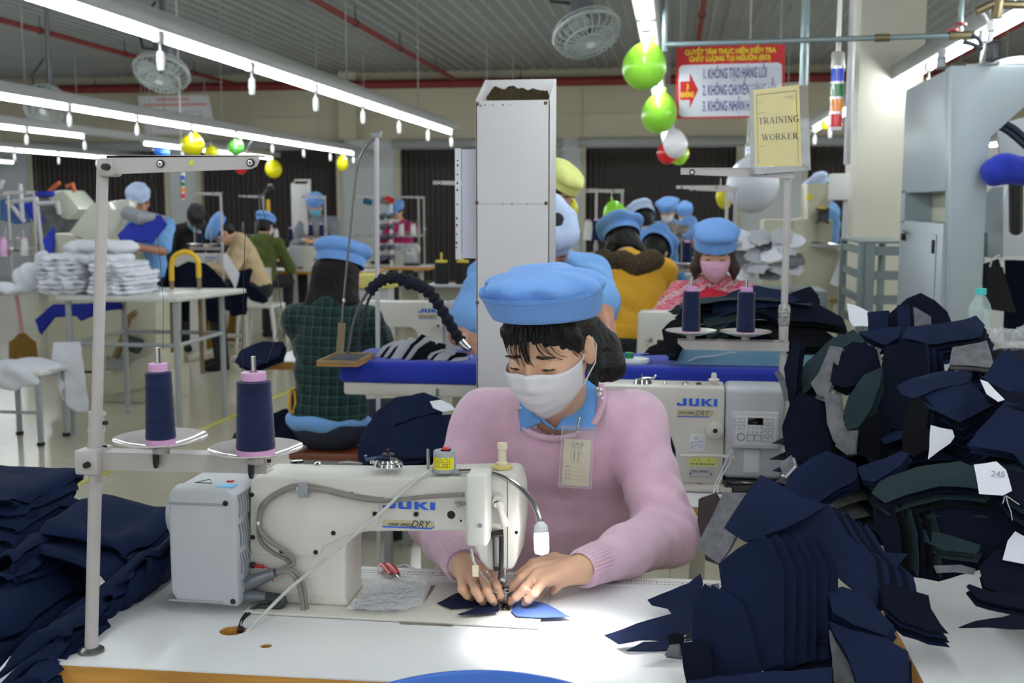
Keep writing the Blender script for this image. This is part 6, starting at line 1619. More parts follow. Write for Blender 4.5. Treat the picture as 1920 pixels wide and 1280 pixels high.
# ================================================================ pressing board, lint duct, iron hose
ROYAL = M('royal blue board cover', (24, 48, 168), rough=.8, var=.05, vs=6, bump=.2, bs=300, sheen=.2)
bx = thing('ironing_board', 'long pressing board with royal blue padded cover behind the sewing woman', 'ironing board', (W(1050, 700, 3.5).x, 3.52, 0))
X0, X1 = W(634, 690, 3.36).x, W(1478, 690, 3.36).x; zt = W(760, 679, 3.36).z; zm = W(760, 721, 3.36).z; zb_ = W(760, 744, 3.36).z
part('cover', MB().box((X0, 3.36, zm), (X1, 3.70, zt), .018, seg=3), ROYAL, bx)
part('tray', MB().box((X0 + .012, 3.372, zb_), (X1 - .01, 3.69, zm + .004), .008), M('cream board body', (212, 208, 196), rough=.5), bx)
part('slot', MB().box((W(817, 730, 3.37).x, 3.369, W(817, 743, 3.37).z), (W(822, 730, 3.37).x, 3.373, W(817, 728, 3.37).z)), M('dull green', (110, 128, 112)), bx)
for x in (X0 + .25, X1 - .25):
    part('leg', MB().box((x - .025, 3.5, .05), (x + .025, 3.56, zb_), .005), M('stand ivory', (0, 0, 0)), bx); part('foot', MB().box((x - .03, 3.33, 0), (x + .03, 3.73, .05), .01), M('stand ivory', (0, 0, 0)), bx)
BT = zt
# duct
DWH = M('duct white', (206, 203, 203), rough=.4, var=.015, vs=4)
dY = 3.19; dxl, dxr = W(892, 300, dY).x, W(1031, 300, dY).x; dz0 = W(960, 188, dY).z; dzb = W(960, 152, dY + .2).z
du = thing('lint_duct', 'tall white square lint duct with open dusty top standing behind the sewing woman', 'duct', ((dxl + dxr) / 2, dY + .08, 0))
wt = .004
part('front_panel', MB().box((dxl, dY, .02), (dxr, dY + wt, dz0), .001), DWH, du)
part('back_panel', MB().box((dxl, dY + .16, .02), (dxr, dY + .16 + wt, dzb), .001), DWH, du)
for nm, x in (('left_panel', dxl), ('right_panel', dxr - wt)):
    part(nm, MB().prism([(dY, .02), (dY + .164, .02), (dY + .164, dzb), (dY, dz0)], x, x + wt, 'YZ'), DWH, du)
part('base', MB().box((dxl - .02, dY - .02, 0), (dxr + .02, dY + .19, .03), .004), DWH, du)
mb = MB(); wd = dxr - dxl - 2 * wt; hgt = dzb - dz0 + .25
def lint(u, v):
    top_ = dzb - .018 - .022 * abs(nz(u * 2.6, 3.1, 0, 1)) - .03 * max(0, nz(u * 7, 1.7, 4, 1)) - .02 * (u > .93) - .03 * max(0, .12 - u) * 8
    return Vector((dxl + wt + .002 + (wd - .004) * u, dY + .157 - .004 * (1 + nz(u * 20, v * 20, 0)), dzb - hgt + (top_ - dzb + hgt) * v))
mb.grid(lint, 44, 10); part('lint', mb, M('brown lint', (62, 52, 30), rough=1, var=.3, vs=30, bump=.8, bs=150), du)
for px, py in ((895, 195), (1023, 193), (894, 380), (1024, 381), (895, 567), (1024, 566)):
    part('screw', MB().lathe([(0, -.003), (.0045, -.002), (.0055, 0)], W(px, py, dY), 12, 'Y'), M('rusty screw', (84, 72, 56), rough=.5), du)
RUST = M('rust specks', (70, 60, 48), rough=.9)
for px, py, w_ in ((901, 198, 5), (909, 197, 4), (918, 197, 2), (924, 197, 4), (943, 197, 5), (957, 197, 3), (913, 382, 1.5), (925, 382, 1.5), (943, 382, 4), (960, 382, 5), (989, 382, 4), (1004, 382, 1.5)):
    a = W(px, py, dY); part('rust_speck', MB().lathe([(0, -.0006), (w_ / 660 * .5, -.0003)], a, 8, 'Y', sy=.5), RUST, du)
part('seam', MB().box((dxl, dY - .0006, W(960, 382.5, dY).z - .0006), (dxr, dY + .001, W(960, 382.5, dY).z + .0006)), M('seam grey', (160, 158, 158)), du)
# file pocket hanging at the duct's left side
fpq = thing('file_pocket', 'clear punched file pocket with paper hanging at the left side of the white duct', 'file pocket', W(872, 480, 3.25))
a, c = W(853, 278, 3.25), W(955, 487, 3.25)
part('paper', MB().box((W(864, 0, 3.25).x, 3.249, c.z + .004), (c.x, 3.2515, a.z - .003)), M('pocket paper', (206, 208, 222), rough=.6), fpq)
stp = part('punched_strip', MB().box((a.x, 3.2475, c.z), (W(863, 0, 3.25).x, 3.2505, a.z), .001), M('strip white', (226, 226, 232), rough=.4), fpq)
for py, l_ in ((301, 2), (310, 5), (327, 2), (343, 5), (356, 5), (383, 2), (409, 5), (422, 5), (439, 2), (455, 5), (464, 3)):
    q = W(858 - (py - 300) * .012, py, 3.246); part('hole', MB().lathe([(0, -.0004), (.0024, 0)], q, 10, 'Y', sy=1 if l_ < 4 else 1.7), BLACKC, stp)
# iron hose arm
hose = thing('iron_hose_arm', 'steam iron hose wrapped in navy cloth arching over the blue board', 'hose', W(660, 672, 3.45))
cable('rod', [(650, 676), (656, 640), (664, 600), (680, 562), (700, 535), (722, 523)], .0045, M('rod grey', (92, 88, 96), rough=.4), hose, 3.45)
cable('rod', [(670, 676), (673, 640), (680, 600), (692, 560), (706, 538)], .0045, M('rod dark', (44, 44, 60), rough=.5), hose, 3.47)
hp_ = [(692, 548), (703, 534), (718, 524), (738, 519), (756, 524), (780, 532), (800, 542), (815, 560), (828, 580), (842, 604), (856, 628), (868, 644)]
P_ = []
for i in range(len(hp_) - 1):
    for k in range(6):
        t = k / 6; P_.append(W(hp_[i][0] * (1 - t) + hp_[i + 1][0] * t, hp_[i][1] * (1 - t) + hp_[i + 1][1] * t, 3.45))
rs_ = [.018 + .0065 * nz(i * .31, 0, 2) + .0035 * sin(i * 1.7) + (.004 if 20 < i < 34 else 0) for i in range(len(P_))]
part('wrap', MB().tube(P_, rs_, 14), M('navy wrap', (20, 23, 40), rough=.9, var=.15, vs=20), hose)
part('connector', MB().tube([W(866, 642, 3.44), W(874, 650, 3.43), W(882, 655, 3.425)], [.014, .012, .009], 12), CHROME, hose)
ir = thing('iron_tray', 'wooden tray with dark pad hanging from a rope wound rod left of the blue board', 'tray', W(640, 682, 3.32))
TP = [W(595, 683, 3.27), W(668, 685, 3.27), W(690, 655, 3.5), W(628, 652, 3.5)]
zt_ = TP[0].z
mb = MB().box((TP[0].x, 3.26, zt_ - .004), (TP[0].x + .13, 3.46, zt_), .001); part('base', mb, WOOD, ir)
for a, c in (((0, 0), (.13, .01)), ((0, .19), (.13, .2)), ((0, 0), (.01, .2)), ((.12, 0), (.13, .2))):
    part('rim', MB().box((TP[0].x + a[0], 3.26 + a[1], zt_), (TP[0].x + c[0], 3.26 + c[1], zt_ + .014), .002), M('old wood', (148, 118, 78), rough=.7, var=.2, vs=20), ir)
part('pad', MB().box((TP[0].x + .014, 3.275, zt_ + .001), (TP[0].x + .116, 3.45, zt_ + .01), .003), M('dark pad', (58, 62, 72), rough=.8), ir)
gb, gt_ = W(637, 664, 3.34), W(641, 606, 3.34)
part('rope_grip', MB().tube([gb.lerp(gt_, k / 60) for k in range(61)], [.0115 + .0014 * sin(k * 1.9) for k in range(61)], 12), M('rope', (142, 126, 98), rough=.9), ir)
cable('suspension_rod', [(641, 608), (644, 565), (650, 500), (657, 430), (666, 340), (673, 300), (688, 272), (703, 260)], .0036, M('steel rod', (120, 120, 116), rough=.3, metal=.7), ir, 3.34)
part('rod_clamp', MB().box(W(642, 568, 3.335), W(648, 559, 3.345), .001), CHROME, ir)
pz = W(706, 252, 4.2)
ps = thing('rod_post', 'slim pale post with a bracket holding the bent suspension rod', 'post', (pz.x, 4.2, 0))
part('post', MB().tube([(pz.x - .015, 4.2, 0), (pz.x, 4.2, pz.z)], .009, 10), M('pale pipe', (0, 0, 0)), ps)
part('bracket', MB().box((pz.x - .02, 4.19, pz.z - .012), (pz.x + .016, 4.21, pz.z + .006), .002).tube([(pz.x - .012, 4.2, pz.z), (pz.x + .02, 4.2, pz.z + .008)], .006, 8), MGREY2, ps)
part('foot', MB().lathe([(0, 0), (.08, 0), (.08, .01), (.012, .02), (0, .02)], (pz.x - .015, 4.2, 0), 20), MGREY2, ps)
# black and white plies on the board
for k in range(19):
    dx_ = 8.2 * k; h_ = (1 - abs(k - 7) / 17) * random.uniform(.72, 1.18)
    c0 = (722 + dx_ * .92, 664 + 1.2 * k * .6)
    px = [(c0[0] - 20, c0[1] + 6), (c0[0] - 4, c0[1] - 22 * h_), (c0[0] + 18, c0[1] - 46 * h_ + 6), (c0[0] + 33, c0[1] - 40 * h_ + 4), (c0[0] + 30, c0[1] - 16), (c0[0] + 12, c0[1] + 10)]
    px = [(x, min(y, 681)) for x, y in px]
    panel(px, 3.5 - .006 * (k % 5) - .003 * k, 38 + random.uniform(-16, 16), 24 + random.uniform(-10, 12), [BLKF if k % 2 else M('pale grey lining', (176, 178, 184), rough=.8)], 'curled pocket piece, black or pale grey, in the fan on the blue board', 1, amp=.004, curve=(-4, -2), res=.012, name='pocket_piece', group='black and pale grey pocket pieces on the blue board')
# dark pile on the left end of the pine edged table
stack((-.62, 3.0, .755), 9, (.42, .3), .012, [NAVY2, NAVY], 'navy ply lying under the heap left of the pink sleeve', .4, .1)
panel([(668, 856), (672, 818), (700, 772), (742, 744), (796, 737), (826, 744), (818, 768), (770, 786), (742, 796), (728, 830), (700, 862), (680, 872)], 2.92, -14, 42, [NAVY], 'curved navy piece with a fold on the heap left of the pink sleeve', 3, (.004, .006, -.008), .012, name='cut_cloth', curve=(-.6, -.3))
panel([(690, 868), (730, 806), (790, 782), (846, 776), (862, 790), (840, 836), (790, 868), (720, 876)], 2.88, -8, 36, [NAVY, NAVY2], 'broad navy piece lying in front on the heap left of the pink sleeve', 3, (.005, .006, -.008), .01, name='cut_cloth')
panel([(760, 872), (800, 850), (850, 800), (880, 790), (890, 860), (860, 876)], 2.9, 0, 30, [NAVY2], 'dark navy piece beside the pink sleeve', 3, (.005, .006, -.006), .01, name='cut_cloth')
panel([(806, 752), (826, 748), (846, 758), (854, 768), (830, 772), (812, 764)], 2.86, -6, 45, [WHITEF], 'white scrap with frayed end on the navy heap left of the pink sleeve', 1, (0, 0, 0), .006, name='cut_cloth', jag=.002)
# tray and pile on the right end of the board
LB = M('sky blue plastic', (150, 204, 228), rough=.12, alpha=.55, coat=.5)
tx0, tx1 = W(1264, 660, 3.42).x, W(1528, 660, 3.42).x
tr = thing('cloth_tray', 'pale blue clear plastic tray full of cut cloth on the right of the blue board', 'tray', ((tx0 + tx1) / 2, 3.52, BT))
part('base', MB().box((tx0, 3.42, BT + .001), (tx1, 3.70, BT + .006), .002), LB, tr)
for a, c in (((tx0, 3.42), (tx1, 3.424)), ((tx0, 3.696), (tx1, 3.70)), ((tx0, 3.424), (tx0 + .004, 3.696)), ((tx1 - .004, 3.424), (tx1, 3.696))): part('rim', MB().box((*a, BT + .005), (*c, BT + .075), .001), LB, tr)
stack(((tx0 + tx1) / 2 + .01, 3.56, BT + .01), 11, (.44, .25), .02, [NAVY, TEAL, NAVY2, GREYF, BLKF, NAVY, WHITEF, NAVY2], 'mixed dark ply in the heap filling the blue tray behind the cones', .55, .1, .014, wav=.014)
for i, (px, Y, az, el, ms, lb) in enumerate((
    ([(1240, 618), (1256, 600), (1290, 588), (1300, 600), (1280, 625), (1262, 662), (1246, 660)], 3.40, -30, 25, [BLKF, TEAL], 'black shiny strip hanging over the left end of the blue tray'),
    ([(1330, 572), (1370, 545), (1420, 534), (1470, 540), (1500, 556), (1460, 572), (1400, 580), (1350, 590)], 3.46, -6, 50, [NAVY, TEAL], 'navy strip curving over the top of the tray heap'),
    ([(1316, 596), (1350, 580), (1400, 574), (1410, 590), (1370, 604), (1325, 614)], 3.43, -14, 45, [TEAL, NAVY], 'green grey strip between the two navy cones'),
    ([(1336, 604), (1362, 592), (1376, 596), (1350, 622), (1326, 636), (1322, 624)], 3.41, -20, 40, [TEAL], 'dark green pointed strip beside the left navy cone'),
    ([(1418, 575), (1470, 560), (1530, 566), (1580, 590), (1590, 610), (1530, 604), (1460, 600)], 3.44, 10, 45, [NAVY2, BLKF], 'dark band at the right end of the tray heap'),
    ([(1420, 610), (1480, 600), (1550, 620), (1585, 640), (1540, 650), (1470, 645)], 3.42, 8, 40, [BLKF, NAVY2], 'black band low at the right end of the tray heap'),
    ([(1470, 566), (1484, 548), (1520, 536), (1536, 552), (1530, 570)], 3.5, 14, 40, [NAVY2], 'rounded dark fold at the top right of the tray heap'))):
    panel(px, Y, az, el, ms, lb, 4, (.003, .005, -.008), .008, name='cut_cloth', curve=(-.8, -.5))
panel([(1588, 568), (1606, 572), (1650, 596), (1640, 610), (1600, 612), (1592, 600)], 3.3, -10, 50, [WHITEF], 'white paper leaning behind the cloth mound', 1, amp=.003, name='paper_sheet', cat='paper')
q = W(1182, 668, 3.45)
jr = thing('lidded_tub', 'white plastic tub lid with green cap on the blue board beside the woman', 'tub', (q.x, 3.45, BT))
part('lid', MB().lathe([(0, 0), (.045, 0), (.047, .006), (.044, .014), (0, .016)], (q.x + .015, 3.45, BT), 24), M('white plastic', (0, 0, 0)), jr)
part('cap', MB().lathe([(0, .014), (.014, .014), (.014, .03), (.012, .032), (0, .032)], (q.x - .004, 3.45, BT), 18), M('green cap', (22, 128, 84), rough=.4), jr)
panel([(1205, 664), (1214, 654), (1240, 646), (1262, 650), (1258, 664)], 3.46, -10, 60, [BLKF, M('lilac strap', (150, 150, 220), rough=.7)], 'black and lilac strap pieces on the blue board', 4, (.002, .003, .003), .006, name='cut_cloth')

# ================================================================ plaid shirted woman and her place
PLAID = M('plaid flannel', (24, 48, 46), rough=.95, sheen=.2)
nt, b = nodes_of(PLAID)
tcn = nt.nodes.new('ShaderNodeTexCoord'); last = None
sep = nt.nodes.new('ShaderNodeSeparateXYZ'); nt.links.new(tcn.outputs['Object'], sep.inputs[0])
def band(sock, scale, thr):
    m1 = nt.nodes.new('ShaderNodeMath'); m1.operation = 'MULTIPLY'; m1.inputs[1].default_value = scale; nt.links.new(sock, m1.inputs[0])
    m2 = nt.nodes.new('ShaderNodeMath'); m2.operation = 'FRACT'; nt.links.new(m1.outputs[0], m2.inputs[0])
    m3 = nt.nodes.new('ShaderNodeMath'); m3.operation = 'LESS_THAN'; m3.inputs[1].default_value = thr; nt.links.new(m2.outputs[0], m3.inputs[0]); return m3.outputs[0]
def mixc(fac, col, prev, amt=1.0):
    mm = nt.nodes.new('ShaderNodeMath'); mm.operation = 'MULTIPLY'; mm.inputs[1].default_value = amt; nt.links.new(fac, mm.inputs[0])
    m = nt.nodes.new('ShaderNodeMix'); m.data_type = 'RGBA'; nt.links.new(mm.outputs[0], m.inputs[0]); m.inputs[7].default_value = lin(col)
    if prev is None: m.inputs[6].default_value = lin((22, 52, 50))
    else: nt.links.new(prev, m.inputs[6])
    return m.outputs[2]
c_ = mixc(band(sep.outputs[0], 25, .5), (14, 22, 30), None, .75); c_ = mixc(band(sep.outputs[2], 25, .5), (14, 22, 30), c_, .75)
c_ = mixc(band(sep.outputs[0], 25, .14), (44, 92, 84), c_, .55); c_ = mixc(band(sep.outputs[2], 25, .14), (44, 92, 84), c_, .55)
nt.links.new(c_, b.inputs['Base Color'])
pw, Hp, bp = person('woman with long dark hair and green plaid shirt seen from behind on the brown bench', W(640, 512, 4.6), 168, 12, 6, True, PLAID, 'long', CAPBLUE, 'long', M('dark brown hair', (24, 14, 14), rough=.62, bump=.3, bs=30, stretch=(14, 14, 1.5), spec=.25), None, None, JEANS, h=.009, capkw=dict(puff=1.1, rad=1.12, seed=4, base=.035))
pl_ = bp['pel']
S = SDF(pl_ - Vector((.25, .25, .15)), pl_ + Vector((.25, .25, .15)), .009)
S.ell(pl_ + Vector((0, 0, .0)), (.182, .142, .07), None, .02); S.cut_plane(pl_ + Vector((0, 0, .03)), (0, 0, 1)); S.ripple(lambda x, y, z: .004 * np.sin(40 * x + 30 * z))
link('shirt_hem', S.mesh('shirt_hem'), POLO, pw)
bn = thing('bench', 'brown wooden bench with a grey metal edge carrying the plaid shirted woman', 'bench', (pl_.x, pl_.y, 0))
bz = pl_.z - .12; bxa, bxb = W(548, 820, 4.4).x, W(700, 820, 4.4).x
part('seat', MB().box((bxa, 4.35, bz - .03), (bxb + .1, 4.75, bz), .004), M('red brown wood', (120, 62, 36), rough=.35, var=.2, vs=6, stretch=(1, 6, 6)), bn)
part('frame', MB().box((bxa + .005, 4.36, bz - .07), (bxb + .09, 4.74, bz - .03), .003), M('bench grey', (150, 152, 150), rough=.4), bn)
for x in (bxa + .03, bxb + .06):
    for y in (4.39, 4.71): part('leg', MB().box((x - .016, y - .016, 0), (x + .016, y + .016, bz - .06), .003), M('bench grey', (0, 0, 0)), bn)
sew_table('pine edged sewing table in front of the plaid shirted woman', W(496, 680, 5.1).x, W(905, 680, 5.1).x, 5.08, 5.6, .76)
j2 = juki('ivory machine with blue logo in front of the plaid shirted woman', False); j2.location = (W(833, 640, 5.3).x, 5.3, .762)
p = W(893, 700, 5.55)
st2 = stand('white thread stand half hidden behind the file pocket and the white duct', .86, .3); st2.location = (W(925, 500, 5.5).x, 5.5, .762)
for px, lb in ((828, 'black thread cone with a yellow top left of the file pocket'), (868, 'black thread cone partly hidden by the file pocket')):
    q = W(px, 535, 5.45); t = thing('thread_cone', lb, 'thread cone', (q.x, 5.45, .763 + .1))
    zc = W(px, 532, 5.45).z; zt2 = W(px, 492, 5.45).z
    part('thread', MB().lathe([(0, zc), (.036, zc), (.033, zt2), (0, zt2)], (q.x, 5.45, 0), 22), M('black thread', (20, 20, 24), rough=.8), t)
    part('core', MB().lathe([(0, zt2), (.03, zt2), (.03, zt2 + .012), (.006, zt2 + .013), (.005, zt2 + .05), (0, zt2 + .05)], (q.x, 5.45, 0), 18), M('yellow core', (206, 186, 60), rough=.5), t)
cbx = thing('cone_shelf', 'low grey metal shelf carrying the two black thread cones', 'shelf', (W(850, 545, 5.45).x, 5.45, .762))
part('top', MB().box((W(800, 0, 5.45).x, 5.36, zc - .012), (W(905, 0, 5.45).x, 5.54, zc), .003), MGREY, cbx)
for px in (804, 900): part('leg', MB().box((W(px, 0, 5.45).x - .008, 5.44, .762), (W(px, 0, 5.45).x + .008, 5.46, zc - .01)), MGREY, cbx)
panel([(440, 680), (452, 655), (480, 642), (530, 640), (525, 668), (500, 676), (470, 690)], 5.0, -20, 45, [NAVY], 'navy cut piece hanging off the table left of the plaid shirted woman', 4, (.004, .006, -.008), .012, name='cut_cloth')
panel([(515, 775), (540, 768), (556, 790), (552, 822), (524, 824), (436, 822), (440, 812)], 4.45, -10, 45, [NAVY2], 'dark cloth on the bench beside the plaid shirted woman', 4, (.004, .006, -.008), .02, name='cut_cloth')
cst = thing('cord_coil', 'coil of yellow cord hanging beside the jeans on the bench', 'cord', W(548, 745, 4.5))
part('coil', MB().tube([W(548 + 7 * cos(k / 14 * 2 * pi * 3) , 752 + 24 * sin(k / 14 * 2 * pi * 3), 4.4 + .002 * k) for k in range(60)], .005, 6), M('yellow cord', (226, 168, 40), rough=.5), cst)
# man bent over the board
WCAP = M('faded pale cap', (186, 202, 234), rough=.85, var=.08, vs=18)
person('man in light blue polo and pale cap bending over the blue board behind the duct', W(1030, 448, 4.12), 22, 48, 26, False, POLO, 'short', WCAP, 'short', HAIR, None, [W(1150, 668, 3.72), W(884, 640, 3.72)], M('black trousers', (26, 28, 34), rough=.9), SKIN2, 0, .98, .008, dict(puff=1.0, rad=1.04, seed=9, base=.03, band=.025), body_face=12, build=1.2)
w6 = lambda x, y: W(x, y, 5.8)
person('worker in pale yellow cap standing behind the white duct, brown hair', W(1046, 362, 6.0), 58, 32, 6, False, M('yellow top', (222, 214, 90), rough=.8), 'long', M('pale yellow cap', (222, 226, 140), rough=.85, var=.06, vs=14), 'bob', HAIRB, None, [w6(1056, 560), w6(1020, 560)], h=.01, capkw=dict(puff=1.05, rad=1.1, seed=2, base=.055))
# navy trousers pile at the lower left
cart = thing('work_cart', 'low grey cart under the navy trouser pile at the lower left', 'cart', (-1.45, 2.0, 0))
part('deck', MB().box((-1.95, 1.55, .56), (-1.03, 2.45, .6), .006), MGREY, cart)
for x in (-1.9, -1.08):
    for y in (1.6, 2.4): part('leg', MB().box((x - .02, y - .02, .0), (x + .02, y + .02, .57), .004), MGREY, cart)
def fold_garment(label, path, width, Y, mat=NAVYB, thick=.011, n=1, step=(0, 0, 0), group=None, seed=0, sway=.2):
    """folded trouser leg: thick rounded band following a pixel path, running away from the camera"""
    for i in range(n):
        S0 = seed + i * 1.3; P = [W(x, y, Y) + Vector(step) * i for x, y in path]; L = len(P)
        sm = []
        for a in range(L - 1):
            for k in range(6):
                t = k / 6; p0, p1, p2, p3 = P[max(0, a - 1)], P[a], P[a + 1], P[min(L - 1, a + 2)]
                sm.append(.5 * ((2 * p1) + (p2 - p0) * t + (2 * p0 - 5 * p1 + 4 * p2 - p3) * t * t + (3 * p1 - p0 - 3 * p2 + p3) * t ** 3))
        sm.append(P[-1]); m = len(sm) - 1
        mb = MB()
        def f(u, v):
            k = min(m - 1, int(u * m)); t = u * m - k; c = sm[k].lerp(sm[k + 1], t); tn = (sm[k + 1] - sm[k]).normalized()
            N = Vector((0, 1, 0)).cross(tn).normalized(); N = N if N.z >= 0 or abs(N.z) < .3 else -N
            an = 2 * pi * v; w_ = width * (.5 + .06 * sin(u * 5 + S0)); q = cos(an); e = sin(an)
            return c + Vector((0, 1, 0)) * (w_ * (abs(q) ** .6) * (1 if q > 0 else -1)) + N * (thick * (abs(e) ** .8) * (1 if e > 0 else -1) * (1 + .5 * nz(u * 6, v * 5, S0)) + .010 * nz(u * 4, q * 2, S0) + .004 * sin(q * 9 + u * 14 + S0)) + tn * (sway * .1 * nz(q * 2, S0, u))
        mb.grid(f, m, 22)
        single('folded_trousers', mb, mat, label, 'trousers', group or label, 60)
fold_garment('navy trousers folded over on the pile at the left edge', [(-60, 905), (30, 908), (80, 914), (84, 930), (60, 960), (-20, 1020), (-60, 1060)], .26, 2.12, n=5, step=(.008, -.012, -.022), seed=1)
fold_garment('navy trousers folded lower on the pile at the left edge', [(-60, 1080), (40, 1040), (92, 1000), (112, 1010), (100, 1050), (40, 1110), (-60, 1170)], .3, 2.02, n=5, step=(.006, -.016, -.026), seed=5)
fold_garment('navy trousers with a raised fold behind the thread stand pole', [(70, 1150), (100, 1060), (128, 985), (142, 964), (190, 972), (250, 985), (285, 990), (302, 1008), (306, 1050), (280, 1085), (240, 1110)], .3, 2.1, n=2, step=(-.004, -.03, -.03), seed=9, thick=.014)
fold_garment('navy trouser leg sloping along the table edge at lower left', [(60, 1240), (110, 1180), (180, 1120), (250, 1070), (310, 1020), (325, 1030), (300, 1075), (230, 1120), (150, 1180), (90, 1250)], .22, 1.98, n=4, step=(-.022, -.03, -.024), seed=13, thick=.011)
fold_garment('navy trousers bunched at the bottom left corner', [(-60, 1130), (20, 1110), (70, 1130), (90, 1190), (60, 1260), (0, 1330)], .3, 1.86, n=4, step=(-.02, -.03, -.02), seed=17, thick=.016)
fold_garment('navy trouser leg hanging at the bottom left corner', [(-20, 1330), (20, 1270), (70, 1215), (120, 1175), (160, 1165), (150, 1200), (110, 1250), (70, 1330)], .18, 1.74, n=3, step=(.006, -.03, -.02), seed=21, thick=.012)
panel([(-20, 1275), (20, 1230), (52, 1216), (66, 1218), (40, 1250), (10, 1300), (-20, 1310)], 1.66, -12, 40, [WHITEF], 'white pocket lining showing in the trouser pile at the bottom left corner', 1, amp=.006, name='pocket_lining', cat='lining')
panel([(80, 1215), (100, 1198), (98, 1212), (78, 1230)], 1.68, -12, 40, [WHITEF], 'small white label sticking out of the trouser pile beside the stand foot', 1, amp=.003, name='cloth_label', cat='label')
# ================================================================ workers further back
OLIVE = M('olive knit', (76, 88, 38), rough=.95, var=.12, vs=20); GREYH = M('grey hoodie', (128, 130, 140), rough=.95); MAGENTA = M('magenta hoodie', (164, 26, 92), rough=.9)
BEIGE = M('beige knit', (196, 172, 136), rough=.95, var=.05, vs=20); MUST = M('mustard coat', (214, 160, 22), rough=.7, var=.08, vs=9, bump=.3, bs=30, bd=.01)
FUR = M('brown fur', (72, 58, 40), rough=1, var=.35, vs=70, bump=1, bs=160, bd=.01)
FAIR = M('fair isle knit', (206, 60, 84), rough=.95, bump=.3, bs=250)
nt, b = nodes_of(FAIR)
tcn = nt.nodes.new('ShaderNodeTexCoord'); mp = nt.nodes.new('ShaderNodeMapping'); mp.inputs['Rotation'].default_value = (0, .5, 0); nt.links.new(tcn.outputs['Object'], mp.inputs[0])
wv = nt.nodes.new('ShaderNodeTexWave'); wv.bands_direction = 'Z'; wv.inputs['Scale'].default_value = 3.4; wv.inputs['Distortion'].default_value = 1.6; wv.inputs['Detail Scale'].default_value = 9; nt.links.new(mp.outputs[0], wv.inputs[0])
ck = nt.nodes.new('ShaderNodeTexChecker'); ck.inputs['Scale'].default_value = 55; ck.inputs[1].default_value = lin((214, 70, 96)); ck.inputs[2].default_value = lin((232, 214, 226)); nt.links.new(mp.outputs[0], ck.inputs[0])
rp = nt.nodes.new('ShaderNodeValToRGB'); rp.color_ramp.interpolation = 'CONSTANT'
for i, (p_, c_) in enumerate(((0, (212, 62, 92)), (.22, (232, 216, 226)), (.34, (104, 84, 150)), (.48, (226, 160, 50)), (.62, (232, 200, 214)), (.74, (60, 30, 60)), (.84, (214, 70, 96)))):
    e = rp.color_ramp.elements[i] if i < 2 else rp.color_ramp.elements.new(p_); e.position = p_; e.color = lin(c_)
nt.links.new(wv.outputs[1], rp.inputs[0]); m_ = nt.nodes.new('ShaderNodeMix'); m_.data_type = 'RGBA'; m_.inputs[0].default_value = .35
nt.links.new(rp.outputs[0], m_.inputs[6]); nt.links.new(ck.outputs[0], m_.inputs[7]); nt.links.new(m_.outputs[2], b.inputs['Base Color'])
DKCAP = M('dark cap', (34, 34, 38), rough=.8)
TRS = M('dark work trousers', (30, 32, 40), rough=.9)
def w_(px, py, Y): return W(px, py, Y)
# pink masked woman in the patterned sweater
po, Hq, bq = person('woman with pink face mask and red patterned sweater behind the cloth tray', w_(1341, 480, 5.5), -2, 12, 4, True, FAIR, 'long', CAPBLUE, 'bob', HAIRB, MASKP, [w_(1440, 640, 5.15), w_(1222, 612, 5.1)], TRS, SKIN, 0, .98, .008, dict(puff=1.06, rad=1.14, seed=6, base=.045, band=.045), closed=True)
S = SDF(bq['nb'] - Vector((.2, .2, .12)), bq['nb'] + Vector((.2, .2, .12)), .008)
S.cap(bq['nb'] + Vector((0, 0, .0)), bq['nb'] - Vector((0, 0, .05)), .075, .115, .02); link('collar', S.mesh('collar'), M('red collar', (196, 36, 56), rough=.9), po)
# mustard coat
po, Hq, bq = person('worker in mustard coat with brown fur collar seen from behind, blue cap', w_(1168, 458, 6.2), 196, 42, 26, True, MUST, 'long', CAPBLUE, 'bob', HAIR, None, None, TRS, h=.01, capkw=dict(puff=1.25, rad=1.14, seed=8, base=.05, tilt=-.2), build=1.15)
nbq = bq['nb']; S = SDF(nbq - Vector((.3, .3, .2)), nbq + Vector((.3, .3, .2)), .01)
for k in range(14):
    an = 2 * pi * k / 14; S.ell(nbq + Vector((.13 * cos(an), .1 * sin(an), -.015 + .03 * sin(k * 2.1))), (.07, .06, .055), None, .03)
S.ripple(lambda x, y, z: .006 * np.sin(x * 160 + z * 70) * np.sin(z * 150 + y * 90)); link('fur_collar', S.mesh('fur_collar'), FUR, po)
person('worker in light blue shirt with blue cap bent low behind the mustard coat', w_(1228, 476, 7.1), 165, 55, 40, True, POLO, 'long', CAPBLUE, 'short', HAIR, None, None, TRS, h=.012, capkw=dict(puff=1.15, rad=1.15, seed=3))
person('worker in light blue shirt and pale cap with neck flap in the middle distance', w_(1204, 418, 8.6), 200, 35, 25, True, POLO, 'long', WCAP, 'short', HAIR, None, None, TRS, h=.013, capkw=dict(puff=1.05, rad=1.15, seed=5))
person('masked worker in blue shirt and tall blue cap before the dark shutter', w_(1252, 398, 13), -15, 22, 18, True, POLO, 'long', CAPBLUE, 'short', HAIR, MASKW, None, TRS, h=.015, capkw=dict(puff=1.25, rad=1.12, seed=7))
person('masked worker with flat blue cap right of the tall blue cap, at the dark shutter', w_(1284, 403, 14), -10, 22, 15, True, POLO, 'long', CAPBLUE, 'short', HAIR, MASKW, None, TRS, h=.015, capkw=dict(puff=.9, rad=1.15, seed=1))
person('worker with rounded blue cap bending down just left of the pink masked woman', w_(1296, 440, 11), -30, 50, 35, True, M('dark knit', (40, 36, 40), rough=.9), 'long', CAPBLUE, 'short', HAIR, None, None, TRS, h=.014, capkw=dict(puff=1.1, rad=1.12, seed=2))
